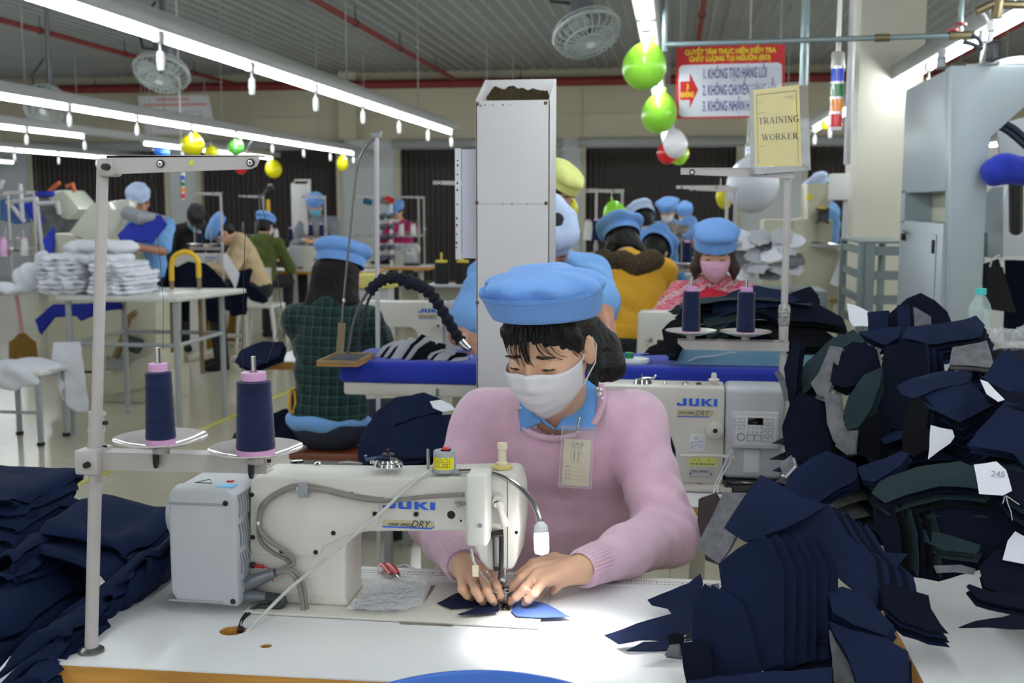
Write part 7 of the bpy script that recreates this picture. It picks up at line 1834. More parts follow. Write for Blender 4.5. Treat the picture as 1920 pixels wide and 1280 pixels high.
person('man in light blue polo working at the beige machine left of the cream column', w_(1535, 362, 9.3), -95, 25, -8, False, POLO, 'short', WCAP, 'short', HAIR, None, [w_(1540, 412, 9.1), w_(1535, 420, 9.4)], TRS, SKIN2, h=.012, build=1.15)
# left side
person('man in light blue polo and pale blue cap standing at the left beige machine', w_(260, 381, 8.5), 18, 24, 10, False, POLO, 'short', WCAP, 'short', HAIR, None, [w_(262, 464, 8.15), w_(238, 462, 8.1)], TRS, SKIN2, h=.009, capkw=dict(puff=.94, rad=1.04, seed=11, band=.026, base=.05), build=1.15, closed=False)
person('person in black sweater and dark peaked cap bent over work on the left', w_(366, 412, 11), 40, 45, 35, True, BLACKC, 'long', DKCAP, 'short', HAIR, MASKB, None, TRS, h=.013, capkw=dict(puff=.95, rad=1.06, brim=1), build=1.2)
person('worker in beige sweater with blue cap bending to the left', w_(418, 436, 9.8), -60, 55, 22, True, BEIGE, 'long', CAPBLUE, 'short', HAIR, None, None, TRS, h=.012, capkw=dict(puff=1.15, rad=1.15, seed=12))
person('worker in olive green knit and blue cap seen from behind', w_(498, 424, 12), 172, 15, 8, True, OLIVE, 'long', CAPBLUE, 'short', HAIR, MASKW, None, TRS, h=.013, capkw=dict(puff=1.1, rad=1.12, seed=14), build=1.2)
person('worker in grey hoodie with blue mask and cap beside the small white duct', w_(592, 388, 13), 8, 22, 8, True, GREYH, 'long', CAPBLUE, 'short', HAIR, MASKB, None, TRS, h=.014, capkw=dict(puff=1.1, rad=1.08, seed=15), build=1.15)
mw, Hq, bq = person('worker in magenta hoodie with white lettering and blue peaked cap', w_(744, 398, 14), -22, 16, 5, True, MAGENTA, 'long', CAPBLUE, 'short', HAIR, None, None, TRS, h=.014, capkw=dict(puff=.95, rad=1.08, brim=1, seed=16), closed=False)
part('chin_mask', MB().ball(Hq.p(0, .05, -.1), (.05, .05, .03), 12), MASKW, mw)

# ================================================================ machines, tables, stands behind
def put(o, px, Y, z=.762, rz=0): o.location = (W(px, 500, Y).x, Y, z); o.rotation_euler = (0, 0, rz); return o
sew_table('pine edged sewing table in front of the pink masked woman', W(1160, 600, 4.75).x, W(1560, 600, 4.75).x, 4.75, 5.28, .76)
put(copy_tree(j2), 1378, 4.95)['label'] = 'ivory machine with its head showing left of the patterned sweater'
sew_table('pine edged table far left carrying a machine seen from behind', W(478, 508, 12.4).x, W(700, 508, 12.4).x, 12.3, 12.9, .76)
put(copy_tree(j2), 572, 12.6, .762, pi)['label'] = 'ivory machine turned away from the camera beside the small white duct'
sew_table('pine edged table before the magenta worker', W(668, 496, 13.4).x, W(806, 496, 13.4).x, 13.3, 13.9, .76)
put(copy_tree(j2), 758, 13.5)['label'] = 'ivory machine in front of the magenta worker'
sew_table('pine edged table at the left where the beige and black clad workers sit', W(330, 500, 10.3).x, W(470, 500, 10.3).x, 10.2, 10.8, .76)
put(copy_tree(j2), 408, 10.4, .762, .2)['label'] = 'ivory machine between the beige and the black clad workers'
sew_table('pine edged table behind the mustard coat', W(1080, 520, 7.6).x, W(1330, 520, 7.6).x, 7.5, 8.05, .76)
put(copy_tree(j2), 1290, 7.8)['label'] = 'ivory machine behind the mustard coat'
sew_table('pine edged table beside the grey rack', W(1500, 540, 9.5).x, W(1600, 540, 9.5).x, 9.4, 9.9, .76)
for px, Y, H_, ar, lb in ((1117, 7.7, .82, .22, 'white thread stand between the man in the pale cap and the lime balloon'), (1165, 8.0, .72, .2, 'white thread stand beside the lime balloon'), (1360, 6.6, .88, .3, 'white thread stand with long arms left of the big white balloon'),
                          (1375, 7.4, .84, .28, 'second white thread stand behind the big white balloon'), (497, 12.35, .86, .3, 'white thread stand left of the small white duct'), (612, 12.8, .72, .26, 'white thread stand at the grey hoodie worker'),
                          (786, 13.6, .82, .3, 'white thread stand right of the magenta worker'), (796, 13.9, .84, .2, 'taller white thread stand right of the magenta worker'), (418, 9.4, .86, .28, 'white thread stand in front of the beige sweater'),
                          (70, 8.2, .8, .3, 'thread stand with pink and white cones at the left edge'), (22, 8.6, .78, .2, 'slanted looking thread stand at the far left edge'), (1580, 9.6, .5, .12, 'short thread stand left of the cream column'), (710, 13.0, .86, .1, 'pale post beside the cone rack')):
    put(dup(ts2, (0, 0, 0), 0, lb), px, Y)
# loose cones on the far stands
def far_cone(px, py, Y, mat, lb, hgt=.13, r=.034, z=None):
    q = W(px, py, Y); t = thing('thread_cone', lb, 'thread cone', q)
    part('thread', MB().lathe([(0, 0), (r, 0), (r * .7, hgt), (0, hgt)], q, 16), mat, t); part('core', MB().lathe([(0, hgt - .002), (r * .5, hgt - .002), (r * .45, hgt + .015), (0, hgt + .015)], q, 12), PINKP, t)
WT = M('white thread', (226, 226, 224), rough=.7)
for px, py, Y, mt_, lb in ((8, 480, 8.15, M('pink thread', (232, 178, 226), rough=.7), 'pink cone at the left edge stand'), (47, 479, 8.15, WT, 'white cone at the left edge stand'), (34, 478, 8.3, M('grey thread', (150, 150, 150), rough=.7), 'grey cone between pink and white cones'),
                           (518, 452, 12.3, WT, 'white cone in front of the olive green knit'), (545, 450, 12.35, NAVYT, 'dark cone left of the small white duct'), (583, 442, 12.7, NAVYT, 'navy cone before the grey hoodie, left one'), (603, 442, 12.7, NAVYT, 'navy cone before the grey hoodie, right one'),
                           (753, 441, 13.4, WT, 'white cone before the magenta hoodie, left one'), (775, 441, 13.4, WT, 'white cone right of the magenta hoodie'), (375, 462, 10.2, NAVYT, 'navy cone beside the black sweater'), (401, 462, 10.2, NAVYT, 'navy cone left of the beige worker'),
                           (1118, 450, 7.6, NAVYT, 'navy cone on the stand left of the lime balloon'), (1288, 494, 7.0, NAVYT, 'navy cone left of the pink masked woman'), (1585, 440, 9.55, NAVYT, 'navy cone on the stand left of the cream column'), (1103, 450, 7.9, WT, 'white cone left of the lime balloon')):
    far_cone(px, py, Y, mt_, lb)
# rack of grey cones
rk = thing('cone_rack', 'white rack with rows of grey cones beside the magenta worker', 'rack', (W(712, 465, 13.2).x, 13.34, .762))
xa, xb = W(698, 400, 13.2).x, W(730, 400, 13.2).x; za_, zb2 = .762, W(700, 374, 13.2).z
part('frame', MB().box((xa, 13.32, za_), (xa + .03, 13.36, zb2)).box((xb - .03, 13.32, za_), (xb, 13.36, zb2)).box((xa, 13.34, zb2 - .03), (xb, 13.36, zb2)), m_white, rk)
for i in range(5):
    for j in range(2):
        q = Vector((xa + .07 + .1 * j, 13.38, za_ + .1 + .125 * i)); far = thing('thread_cone', 'grey thread cone lying on the white rack beside the magenta worker', 'thread cone', q, group='grey cones on the white rack')
        part('thread', MB().cyl(q, q + Vector((.06, -.1, .02)), .04, .03, 12), M('slate thread', (88, 94, 108), rough=.8), far)
for px, py, c_, nm in ((690, 377, (22, 92, 128), 'teal'), (731, 374, (200, 30, 30), 'red'), (722, 376, (120, 112, 100), 'taupe')):
    q = W(px, py, 13.3); t = thing('thread_cone', nm + ' thread cone at the top of the white cone rack', 'thread cone', q); part('thread', MB().cyl(q + Vector((-.05, 0, .01)), q + Vector((.05, 0, -.02)), .04, .034, 14), M(nm + ' thread', c_, rough=.7), t)
# small far duct
q = W(560, 337, 13); d2 = thing('lint_duct', 'small looking white lint duct far back beside the grey hoodie worker', 'duct', (q.x, 13, 0))
part('body', MB().box((q.x - .1, 13, 0), (q.x + .1, 13.16, q.z - .05), .004), DWH, d2)
part('rim', MB().box((q.x - .1, 13.15, q.z - .1), (q.x + .1, 13.16, q.z + .01)).prism([(13, q.z - .051), (13.16, q.z - .051), (13.16, q.z + .01)], q.x + .094, q.x + .1, 'YZ').prism([(13, q.z - .051), (13.16, q.z - .051), (13.16, q.z + .01)], q.x - .1, q.x - .094, 'YZ'), DWH, d2)
part('lint', MB().box((q.x - .09, 13.14, q.z - .07), (q.x + .09, 13.149, q.z - .012)), M('brown lint', (0, 0, 0)), d2)
yp = W(506, 505, 12.35); t = thing('yellow_pole', 'yellow wrapped pole beside the stand in front of the olive green knit', 'pole', (yp.x, 12.35, .762)); part('tube', MB().tube([(yp.x, 12.35, .762), (yp.x, 12.35, W(504, 374, 12.35).z)], .022, 10), M('yellow tape', (226, 182, 34), rough=.5), t)
gl = thing('gooseneck_lamp', 'dark bent work lamp above the olive green worker', 'lamp', (W(487, 500, 12.2).x, 12.2, .762)); cable('neck', [(487, 500), (487, 380), (492, 366), (505, 351)], .012, M('dark grey pipe', (84, 88, 92), rough=.4), gl, 12.2); part('head', MB().cyl(W(503, 351, 12.2), W(511, 349, 12.2), .03, seg=12), m_dark, gl)
# inspection table on the left with white cloth
IX0, IX1, IY0, IY1, IZ = -3.98, -3.02, 6.75, 7.6, .915
it = thing('inspection_table', 'grey tube table with thin pale top carrying the white cloth heap', 'table', (-3.5, 7.2, 0))
part('tabletop', MB().prism([(IX0, IY0), (IX1 - .12, IY0), (IX1 + .02, IY1 - .05), (IX1, IY1), (IX0, IY1)], IZ - .03, IZ, 'XY', .008), M('pale table top', (206, 206, 200), rough=.25), it)
for x in (IX0 + .06, IX1 - .16):
    for y in (IY0 + .05, IY1 - .06):
        part('leg', MB().tube([(x, y, 0), (x, y, IZ - .03)], .02, 10), M('grey tube', (156, 160, 164), rough=.35), it)
    part('rail', MB().tube([(x, IY0 + .05, .6), (x, IY1 - .06, .6)], .014, 8), M('grey tube', (0, 0, 0)), it)
for y in (IY0 + .05, IY1 - .06): part('rail', MB().tube([(IX0 + .06, y, .6), (IX1 - .16, y, .6)], .014, 8), M('grey tube', (0, 0, 0)), it)
def bundle(label, x0, x1, y0, y1, z0, n, dz, mat=WHITEF, name='folded_cloth', rnd_=.02):
    for k in range(n):
        a = random.uniform(-rnd_, rnd_); b_ = random.uniform(-rnd_, rnd_); s0 = random.uniform(0, 50)
        S = SDF((x0 - .06, y0 - .06, z0 + dz * k - .05), (x1 + .06, y1 + .06, z0 + dz * (k + 1) + .06), .014)
        f = 1 - .3 * (k / max(1, n)) ** 2
        cx = (x0 + x1) / 2 + a * f; hw = (x1 - x0) / 2 * f * random.uniform(.85, 1.0)
        for q in range(5): S.ell((cx + hw * .7 * (q - 2) / 2, (y0 + y1) / 2 + b_, z0 + dz * (k + .5)), (hw * .42, (y1 - y0) / 2, dz * .66), None, .03)
        S.ripple(lambda x, y, z: .006 * np.sin(38 * x + s0 + 3 * np.sin(20 * y)) * np.sin(45 * z + 13 * y + s0) + .004 * np.sin(70 * x + 50 * z + s0))
        tag(link(name, S.mesh(name), mat), label, 'cloth', label)
xw = lambda px, Y: W(px, 500, Y).x
bundle('folded white cloth in the left heap on the grey tube table', xw(76, 7), xw(168, 7), 6.85, 7.3, IZ + .003, 8, .031)
bundle('folded white cloth in the right heap on the grey tube table', xw(172, 7), xw(268, 7), 6.85, 7.3, IZ + .003, 7, .029)
bundle('white sheet bunched on top of the white cloth heap', xw(120, 7.05), xw(240, 7.05), 6.9, 7.25, IZ + .2, 2, .07, rnd_=.04)
S = SDF((xw(15, 7) - .05, 6.8, IZ - .02), (xw(95, 7) + .05, 7.25, IZ + .35), .012)
bc = (xw(54, 7), 7.02, IZ); S.ell((bc[0], bc[1], IZ + .1), (.115, .12, .1), None, .04); S.cap((bc[0] + .05, bc[1], IZ + .17), (bc[0] + .09, bc[1], IZ + .25), .03, .04, .04); S.cut_plane((0, 0, IZ + .002), (0, 0, -1)); S.ripple(lambda x, y, z: .006 * np.sin(60 * x + 40 * z))
tag(link('cloth_sack', S.mesh('cloth_sack'), WHITEF), 'tied white sack beside the white cloth heap at left', 'sack')
bundle('flat white cloth at the left edge of the inspection table', xw(-30, 7), xw(62, 7), 6.8, 7.1, IZ + .003, 1, .05)
panel([(100, 642), (148, 640), (156, 690), (166, 752), (166, 770), (140, 772), (122, 755), (105, 715), (96, 700)], 6.72, 6, 0, [WHITEF], 'white cloth hanging from the lower rail of the grey tube table', 2, (.004, -.006, 0), .02, name='hanging_cloth', res=.03)
sl = thing('stool', 'grey metal stool draped with white cloth at the left edge', 'stool', (-4.08, 6.55, 0))
for x in (-4.26, -3.93):
    for y in (6.42, 6.72): part('leg', MB().box((x - .014, y - .014, .02), (x + .014, y + .014, .46), .003), M('grey tube', (0, 0, 0)), sl); part('foot', MB().box((x - .018, y - .018, 0), (x + .018, y + .018, .022)), BLACKC, sl)
part('seat', MB().box((-4.3, 6.39, .445), (-3.89, 6.75, .475), .006), m_white, sl); part('rail', MB().box((-4.25, 6.415, .2), (-3.93, 6.425, .22)), M('grey tube', (0, 0, 0)), sl)
S = SDF((-4.4, 6.3, .3), (-3.8, 6.85, .62), .013); S.ell((-4.1, 6.57, .47), (.235, .21, .055), None, .03); S.ell((-4.1, 6.40, .43), (.2, .03, .075), None, .03); S.ripple(lambda x, y, z: .008 * np.sin(30 * x + 40 * z)); tag(link('stool_cloth', S.mesh('stool_cloth'), WHITEF), 'white cloth spread over the stool at the left edge', 'cloth')
# beige pattern machine
BM_ = M('machine beige', (196, 194, 172), rough=.3)
def at8(px, py, Y): q = W(px, py, Y); return (q.x, q.z)
bmv = thing('pattern_machine', 'big beige machine with slanted glossy hood behind the white cloth heap', 'machine', (W(180, 600, 8).x, 8, 0))
part('body', MB().prism([at8(*q, 8) for q in ((96, 437), (212, 445), (246, 540), (298, 560), (298, 700), (96, 700))], 7.95, 8.4, 'XZ', .01), BM_, bmv)
part('hood', MB().prism([at8(*q, 7.9) for q in ((131, 436), (174, 381), (243, 374), (247, 386), (214, 442), (205, 470))], 7.88, 8.0, 'XZ', .012), M('glossy hood', (206, 208, 192), rough=.12, coat=.5), bmv)
part('base', MB().prism([at8(*q, 7.9) for q in ((188, 700), (292, 660), (292, 724), (200, 742))], 7.9, 8.4, 'XZ', .01), BM_, bmv)
part('plinth', MB().box((W(96, 0, 8).x, 7.95, 0), (W(290, 0, 8).x, 8.38, .25), .01), BM_, bmv)
cable('belt', [(205, 690, 7.88), (225, 650, 7.88), (240, 600, 7.88), (255, 585, 7.88)], .025, M('brown belt', (136, 112, 76), rough=.7), bmv)
part('motor', MB().tube([W(235, 640, 7.86), W(262, 650, 7.86)], .06, 14), m_dark, bmv); part('valve_block', MB().box(W(206, 690, 7.88), W(232, 672, 7.84), .008), MGREY2, bmv)
part('clamp_arm', MB().tube([W(235, 398, 7.84), W(262, 408, 7.82), W(312, 410, 7.9)], [.05, .06, .02], 10), MGREY2, bmv)
for pxs, Y, lb in (([(220, 440), (240, 418), (300, 402), (308, 415), (282, 452), (225, 450)], 7.8, 'royal blue pad in the arm of the beige machine'), ([(80, 450), (100, 425), (98, 470), (95, 500)], 7.9, 'royal blue sleeve at the left side of the beige machine'), ([(40, 385), (60, 378), (80, 410), (70, 425), (50, 400)], 9, 'royal blue cloth hanging among the stands at far left'), ([(48, 360), (100, 358), (98, 366), (60, 366)], 9.6, 'royal blue pad on the farther beige machine')):
    panel(pxs, Y, 0, 20, [ROYAL], lb, 2, (.002, .01, -.01), .015, name='machine_pad', cat='pad', res=.04, thick=.02)
panel([(66, 600), (100, 570), (225, 566), (228, 578), (190, 582), (150, 600), (140, 590), (100, 592), (84, 612), (74, 625)], 7.4, 0, 15, [M('royal cloth', (28, 44, 150), rough=.9)], 'royal blue garment hanging under the inspection table', 2, (.003, .01, -.01), .02, name='hanging_garment', cat='garment', res=.04)
b2 = thing('pattern_machine', 'farther beige machine with slanted hood left of the man in the polo', 'machine', (W(120, 500, 10.2).x, 10.2, 0))
part('hood', MB().prism([at8(*q, 10.2) for q in ((97, 362), (128, 356), (160, 392), (138, 412), (125, 408))], 10.1, 10.5, 'XZ', .012), M('glossy hood', (0, 0, 0)), b2)
part('body', MB().prism([at8(*q, 10.2) for q in ((60, 372), (125, 372), (130, 412), (136, 500), (60, 500))], 10.3, 10.6, 'XZ', .012), M('machine grey mesh', (112, 114, 118), rough=.6, var=.4, vs=12), b2); part('base', MB().box((W(60, 0, 10.2).x, 10.25, 0), (W(150, 0, 10.2).x, 10.6, .9), .01), BM_, b2)
part('cylinder', MB().tube([W(92, 358, 10), W(112, 342, 10)], .02, 8).tube([W(125, 350, 10), W(136, 345, 10), W(140, 360, 10)], .02, 8), M('orange hose', (200, 96, 50), rough=.5), b2)
for k, (a, c_) in enumerate((((0, 352), (6, 338)), ((12, 380), (70, 372)), ((68, 376), (80, 478)), ((68, 382), (110, 380)), ((108, 380), (112, 402)), ((20, 384), (46, 416)), ((38, 345), (42, 410)))):
    st_ = thing('rail_pipe', 'pale pipe rail in the tangle of frames at far left', 'pipe', W(*c_, 8.7), group='pale pipe rails at far left'); part('tube', MB().tube([W(*a, 8.7), W(*c_, 8.7)], .018, 8), M('pale pipe', (0, 0, 0)), st_)
panel([(0, 375), (10, 372), (44, 380), (50, 416), (30, 420), (0, 412)], 9.4, 0, 12, [M('denim', (66, 100, 150), rough=.9, var=.2, vs=8)], 'faded denim cloth hanging among the frames at far left', 3, (.006, .02, 0), .02, name='hanging_garment', cat='garment', res=.05)
# hoop, dark garments, paper, brooms, crate, chair
hp = thing('yellow_hoop', 'yellow taped hoop on a thin post at the end of the inspection table', 'hoop', (W(378, 690, 7.5).x, 7.5, 0)); cable('arch', [(322, 526), (322, 495), (328, 480), (345, 472), (360, 476), (371, 490), (373, 520)], .018, M('yellow tape', (0, 0, 0)), hp, 7.5); part('post', MB().tube([W(373, 518, 7.5), W(380, 700, 7.5)], .016, 8).tube([W(322, 524, 7.5), W(324, 660, 7.5)], .016, 8), M('old pole', (128, 108, 84), rough=.6), hp)
for i, (px, Y) in enumerate((([(330, 500), (352, 488), (385, 492), (414, 520), (432, 560), (430, 580), (400, 570), (360, 545), (335, 530)], 8.2), ([(425, 545), (440, 510), (470, 500), (462, 540), (458, 585), (430, 588)], 8.8), ([(300, 505), (330, 498), (350, 560), (345, 600), (320, 590), (306, 560)], 8.6), ([(455, 530), (480, 540), (500, 560), (490, 566), (466, 560)], 9), ([(385, 560), (410, 560), (408, 600), (390, 602)], 8.5))):
    panel(px, Y, random.uniform(-20, 20), 25, [NAVY2], 'dark navy garment draped over the far worktables at left', 2, (.006, .02, -.01), .03, name='draped_garment', cat='garment', group='dark garments on the far left worktables', res=.04, thick=.01, curve=(-.4, -.2))
panel([(417, 478), (424, 474), (449, 512), (446, 528), (441, 541), (419, 498)], 8.0, -10, 10, [M('paper white', (224, 224, 230), rough=.6)], 'white paper hanging from the stand in front of the beige worker', 1, amp=.004, name='paper_sheet', cat='paper')
BRM = M('broom straw', (148, 112, 44), rough=1, var=.3, vs=30, bump=.8, bs=90, stretch=(8, 8, 1))
for px, py, Y, hgt, lb in ((402, 655, 11.0, .42, 'straw broom leaning by the white table legs left of the plaid woman'), (442, 640, 11.5, .4, 'second straw broom right of the first one'), (44, 672, 7.2, .18, 'straw brush with pink band beside the draped stool')):
    q = W(px, py, Y); t = thing('broom', lb, 'broom', (q.x, Y, q.z))
    part('bristles', MB().lathe([(0, 0), (.11, .0), (.1, .12), (.06, hgt * .8), (.025, hgt), (0, hgt)], q, 18, sy=.4), BRM, t); part('handle', MB().tube([q + Vector((0, 0, hgt)), q + Vector((-.03, 0, hgt + .3))], .014, 8), M('pink band', (206, 150, 150), rough=.6), t)
cr = W(702, 535, 9.5); t = thing('crate', 'pale yellow plastic crate on a low stand behind the plaid woman', 'crate', (cr.x, 9.5, 0)); part('box', MB().box((cr.x - .16, 9.4, cr.z - .02), (cr.x + .18, 9.7, W(700, 514, 9.5).z), .012), M('pale yellow plastic', (206, 204, 110), rough=.5), t); part('stand', MB().box((cr.x - .14, 9.45, 0), (cr.x + .14, 9.65, cr.z - .02), .004), MGREY, t)
wc = thing('plastic_chair', 'white plastic chair with curved back behind the table left of the plaid woman', 'chair', (W(490, 600, 11.5).x, 11.5, 0)); x0 = W(490, 600, 11.5).x
mb = MB(); mb.grid(lambda u, v: Vector((x0 - .2 + .4 * u, 11.3 + .05 * sin(pi * u), .45 + .4 * v)), 8, 6); part('backrest', mb, m_white, wc); part('seat', MB().box((x0 - .2, 11.3, .42), (x0 + .2, 11.72, .45), .01), m_white, wc)
for q in (-1, 1):
    for y in (11.33, 11.69): part('leg', MB().tube([(x0 + q * .18, y, .43), (x0 + q * .22, y, 0)], [.024, .018], 8), m_white, wc)

# ================================================================ balloons
def balloon(px, py, rx, ry, Y, col, lb, knot=None):
    s = Y / FPX * 1.01; c = W(px, py, Y); R = rx * s; Rz = ry * s; t = thing('balloon', lb, 'balloon', c)
    kd = Vector((0, 0, 1)) if knot is None else (W(knot[0], knot[1], Y) - c).normalized(); m = kd.to_track_quat('Z', 'Y').to_matrix().to_4x4(); m.translation = c
    prof = [(0, -Rz)] + [(R * sin(pi * k / 18) * (1 - .10 * max(0, k - 9) / 9 * (k - 9) / 9), -Rz * cos(pi * k / 18) * (1 + (.12 if k > 12 else 0) * (k - 12) / 6)) for k in range(1, 18)] + [(R * .07, Rz * 1.16), (R * .07, Rz * 1.2), (R * .16, Rz * 1.3), (0, Rz * 1.3)]
    mt_ = M('balloon %d %d %d' % col, col, rough=.25); nt, b = nodes_of(mt_); b.inputs['Subsurface Weight'].default_value = .5; b.inputs['Subsurface Radius'].default_value = (.3, .3, .3); b.inputs['Subsurface Scale'].default_value = .15
    part('skin', MB().lathe(prof, (0, 0, 0), 30, mtx=m), mt_, t)
    k = m @ Vector((0, 0, Rz * 1.25)); rX = min((-6.9, -5, -2.49, -.15, 1.45), key=lambda X: abs(X - k.x)); e_ = Vector((rX, Y, 2.335)) if k.z > 1.75 and abs(rX - k.x) < .5 else k + Vector((0, 0, .05))
    part('string', MB().tube([k, k.lerp(e_, .5) + Vector((0, 0, .01)), e_], .0025, 5), m_white, t)
LIME = (158, 228, 70); YB = (232, 224, 20)
balloon(1208, 125, 40, 42, 5.4, LIME, 'largest lime green balloon, top right of the white duct', (1224, 70)); balloon(1236, 213, 32, 36, 8.0, LIME, 'second lime green balloon, just left of the slogan sign', (1246, 170))
balloon(1266, 270, 22, 26, 10.3, (232, 232, 236), 'white balloon in the small cluster under the lime balloons', (1262, 240)); balloon(1252, 286, 19, 21, 10.6, (226, 36, 44), 'red balloon in the small cluster under the lime balloons', (1256, 260)); balloon(1272, 290, 17, 19, 10.9, (172, 232, 60), 'lime balloon at the back of the small cluster', (1268, 262)); balloon(1282, 287, 10, 13, 11.2, YB, 'yellow balloon peeping out of the small cluster', (1280, 266))
balloon(361, 272, 23, 21, 11.6, YB, 'large yellow balloon above the left thread stand arm', (366, 246)); balloon(396, 286, 13, 12, 13, YB, 'small yellow balloon half behind the left thread stand arm', (395, 270)); balloon(442, 277, 16, 15, 12.7, (112, 210, 88), 'green balloon above the left thread stand arm', (452, 260)); balloon(513, 317, 16, 17, 18.3, YB, 'yellow balloon hanging right of the thread stand arm end', (511, 296)); balloon(642, 307, 11, 14, 16.8, YB, 'small yellow balloon near the end of the second lamp row', (642, 290)); balloon(303, 283, 18, 13, 15, (44, 110, 212), 'blue balloon above the left thread stand arm', (316, 270)); balloon(452, 313, 12, 14, 13, (224, 34, 44), 'red balloon showing under the left thread stand arm', (455, 296))
balloon(1411, 347, 47, 50, 7.9, (218, 222, 230), 'big white balloon behind the paper sign stand', (1415, 290)); balloon(1153, 402, 22, 24, 7.85, LIME, 'lime green balloon low behind the mustard coat', (1146, 370)); balloon(1072, 388, 11, 20, 7.9, YB, 'yellow balloon partly behind the man in the pale cap', (1066, 360)); balloon(1357, 372, 14, 20, 8.4, (216, 206, 40), 'yellow balloon behind the big white balloon', (1352, 350)); balloon(1545, 235, 6, 8, 11, YB, 'tiny yellow balloon right of the signal lamp', (1543, 222)); balloon(1826, 400, 0.1 + 12, 22, 6.3, (40, 60, 190), 'blue balloon seen through the arm of the grey machine', (1822, 376))

# ================================================================ signs and signal lamps
SRED = M('sign red', (202, 34, 42), rough=.4); SWH = M('sign white', (222, 224, 236), rough=.4); SBL = M('sign blue', (64, 52, 150), rough=.5); SYE = M('sign yellow', (240, 214, 40), rough=.5)
sY = 8.1; A = W(1268, 88, sY); B = W(1472, 82, sY); D = W(1268, 223, sY); sx_ = (B - A); sy_ = (D - A)
def sp(u, v, o=0): return A + sx_ * u + sy_ * v - Vector((0, .002 + o, 0))
sgn = thing('slogan_sign', 'red and white slogan sign with numbered lines and a red arrow hanging at upper right', 'sign', A.lerp(B, .5))
def spoly(mb, pts, o): mb.add([sp(u, v, o) for u, v in pts], [list(range(len(pts)))])
mb = MB(); mb.add([sp(u, v, o) for o in (-.012, 0) for u, v in ((0, 0), (1, 0), (1, 1), (0, 1))], [(3, 2, 1, 0), (4, 5, 6, 7), (0, 1, 5, 4), (1, 2, 6, 5), (2, 3, 7, 6), (3, 0, 4, 7)]); part('board', mb, SRED, sgn)
rr = []
for cx, cy, a0 in ((.93, .32, -90), (.93, .91, 0), (.07, .91, 90), (.07, .32, 180)):
    for k in range(6): an = radians(a0 + 18 * k); rr.append((cx + .045 * cos(an), cy + .066 * sin(an)))
mb = MB(); spoly(mb, rr, .001); pw_ = part('panel', mb, SWH, sgn)
mb = MB(); spoly(mb, [(.035, .48), (.125, .48), (.125, .36), (.205, .6), (.125, .86), (.125, .74), (.035, .74)], .002); ar_ = part('arrow', mb, SRED, pw_)
sf = frame((0, 0, 0), sx_, -sy_)
def stext(s, u, v, size, mat, parent, bold=0, sx=1, align='LEFT'):
    m = sf.copy(); m.translation = sp(u, v, .003); part('lettering', text_mb(s, size, m, bold, sx, align=align), mat, parent)
def fit(s, u, v, size, wd, mat, parent, bold=0):
    t = text_mb(s, size, Matrix.Identity(4), bold, 1, align='LEFT'); xs_ = [q.co.x for q in t.bm.verts]; ww = max(xs_) - min(xs_); t.bm.free(); stext(s, u, v, size, mat, parent, bold, wd * sx_.length / ww)
fit('QUYẾT TÂM THỰC HIỆN KIỂM TRA', .08, .085, .048, .84, SYE, sgn, .0022); fit('CHẤT LƯỢNG TẠI NGUỒN (ISO)', .12, .18, .048, .75, SYE, sgn, .0022)
fit('1. KHÔNG TẠO HÀNG LỖI', .245, .39, .1, .58, SBL, pw_, .001); fit('2. KHÔNG CHUYỂN HÀNG LỖI', .245, .62, .1, .67, SBL, pw_, .001); fit('3. KHÔNG NHẬN HÀNG LỖI', .245, .84, .1, .63, SBL, pw_, .001)
fit('3', .095, .56, .05, .02, SYE, ar_, .002); fit('KHÔNG', .042, .67, .05, .12, SYE, ar_, .002)
for u in (.04, .96): q = sp(u, .02); part('hanger', MB().tube([q, (q.x, q.y, CEIL + .05)], .005, 6), m_grey, sgn)
wb = thing('wall_banner', 'faded white banner with red heading on the far wall at upper left', 'banner', W(325, 230, 20)); bA, bB, bD = W(258, 180, 20.6), W(390, 178, 20.6), W(274, 252, 20.6)
def bp_(u, v, o=0): return bA + (bB - bA) * u + (bD - bA) * v - Vector((0, o, 0))
mb = MB(); mb.add([bp_(u, v, o) for o in (-.02, 0) for u, v in ((0, 0), (1, 0), (1, 1), (0, 1))], [(3, 2, 1, 0), (4, 5, 6, 7), (0, 1, 5, 4), (1, 2, 6, 5), (2, 3, 7, 6), (3, 0, 4, 7)]); part('sheet', mb, M('banner white', (206, 204, 206), rough=.6), wb)
mb = MB()
for u0, u1, v in ((.25, .72, .1), (.05, .95, .24)): mb.add([bp_(u, v_, .005) for u, v_ in ((u0, v - .03), (u1, v - .03), (u1, v + .03), (u0, v + .03))], [(0, 1, 2, 3)])
part('heading', mb, M('faded red', (204, 140, 140), rough=.7), wb); mb = MB()
for i in range(5):
    for j in range(7): mb.add([bp_(u, v_, .005) for u, v_ in ((.2 + .1 * j, .42 + .1 * i), (.27 + .1 * j, .42 + .1 * i), (.27 + .1 * j, .45 + .1 * i), (.2 + .1 * j, .45 + .1 * i))], [(0, 1, 2, 3)])
part('table_lines', mb, M('faded blue', (150, 158, 196), rough=.7), wb)
for u in (.05, .95): q = bp_(u, .02); part('hanger', MB().tube([q, (q.x, q.y, CEIL + .05)], .008, 6), m_grey, wb)
sgc = [M('signal ' + n_, c_, rough=.12, coat=.6) for n_, c_ in (('blue', (24, 62, 200)), ('green', (10, 116, 66)), ('orange', (240, 140, 10)), ('red', (216, 26, 40)))]
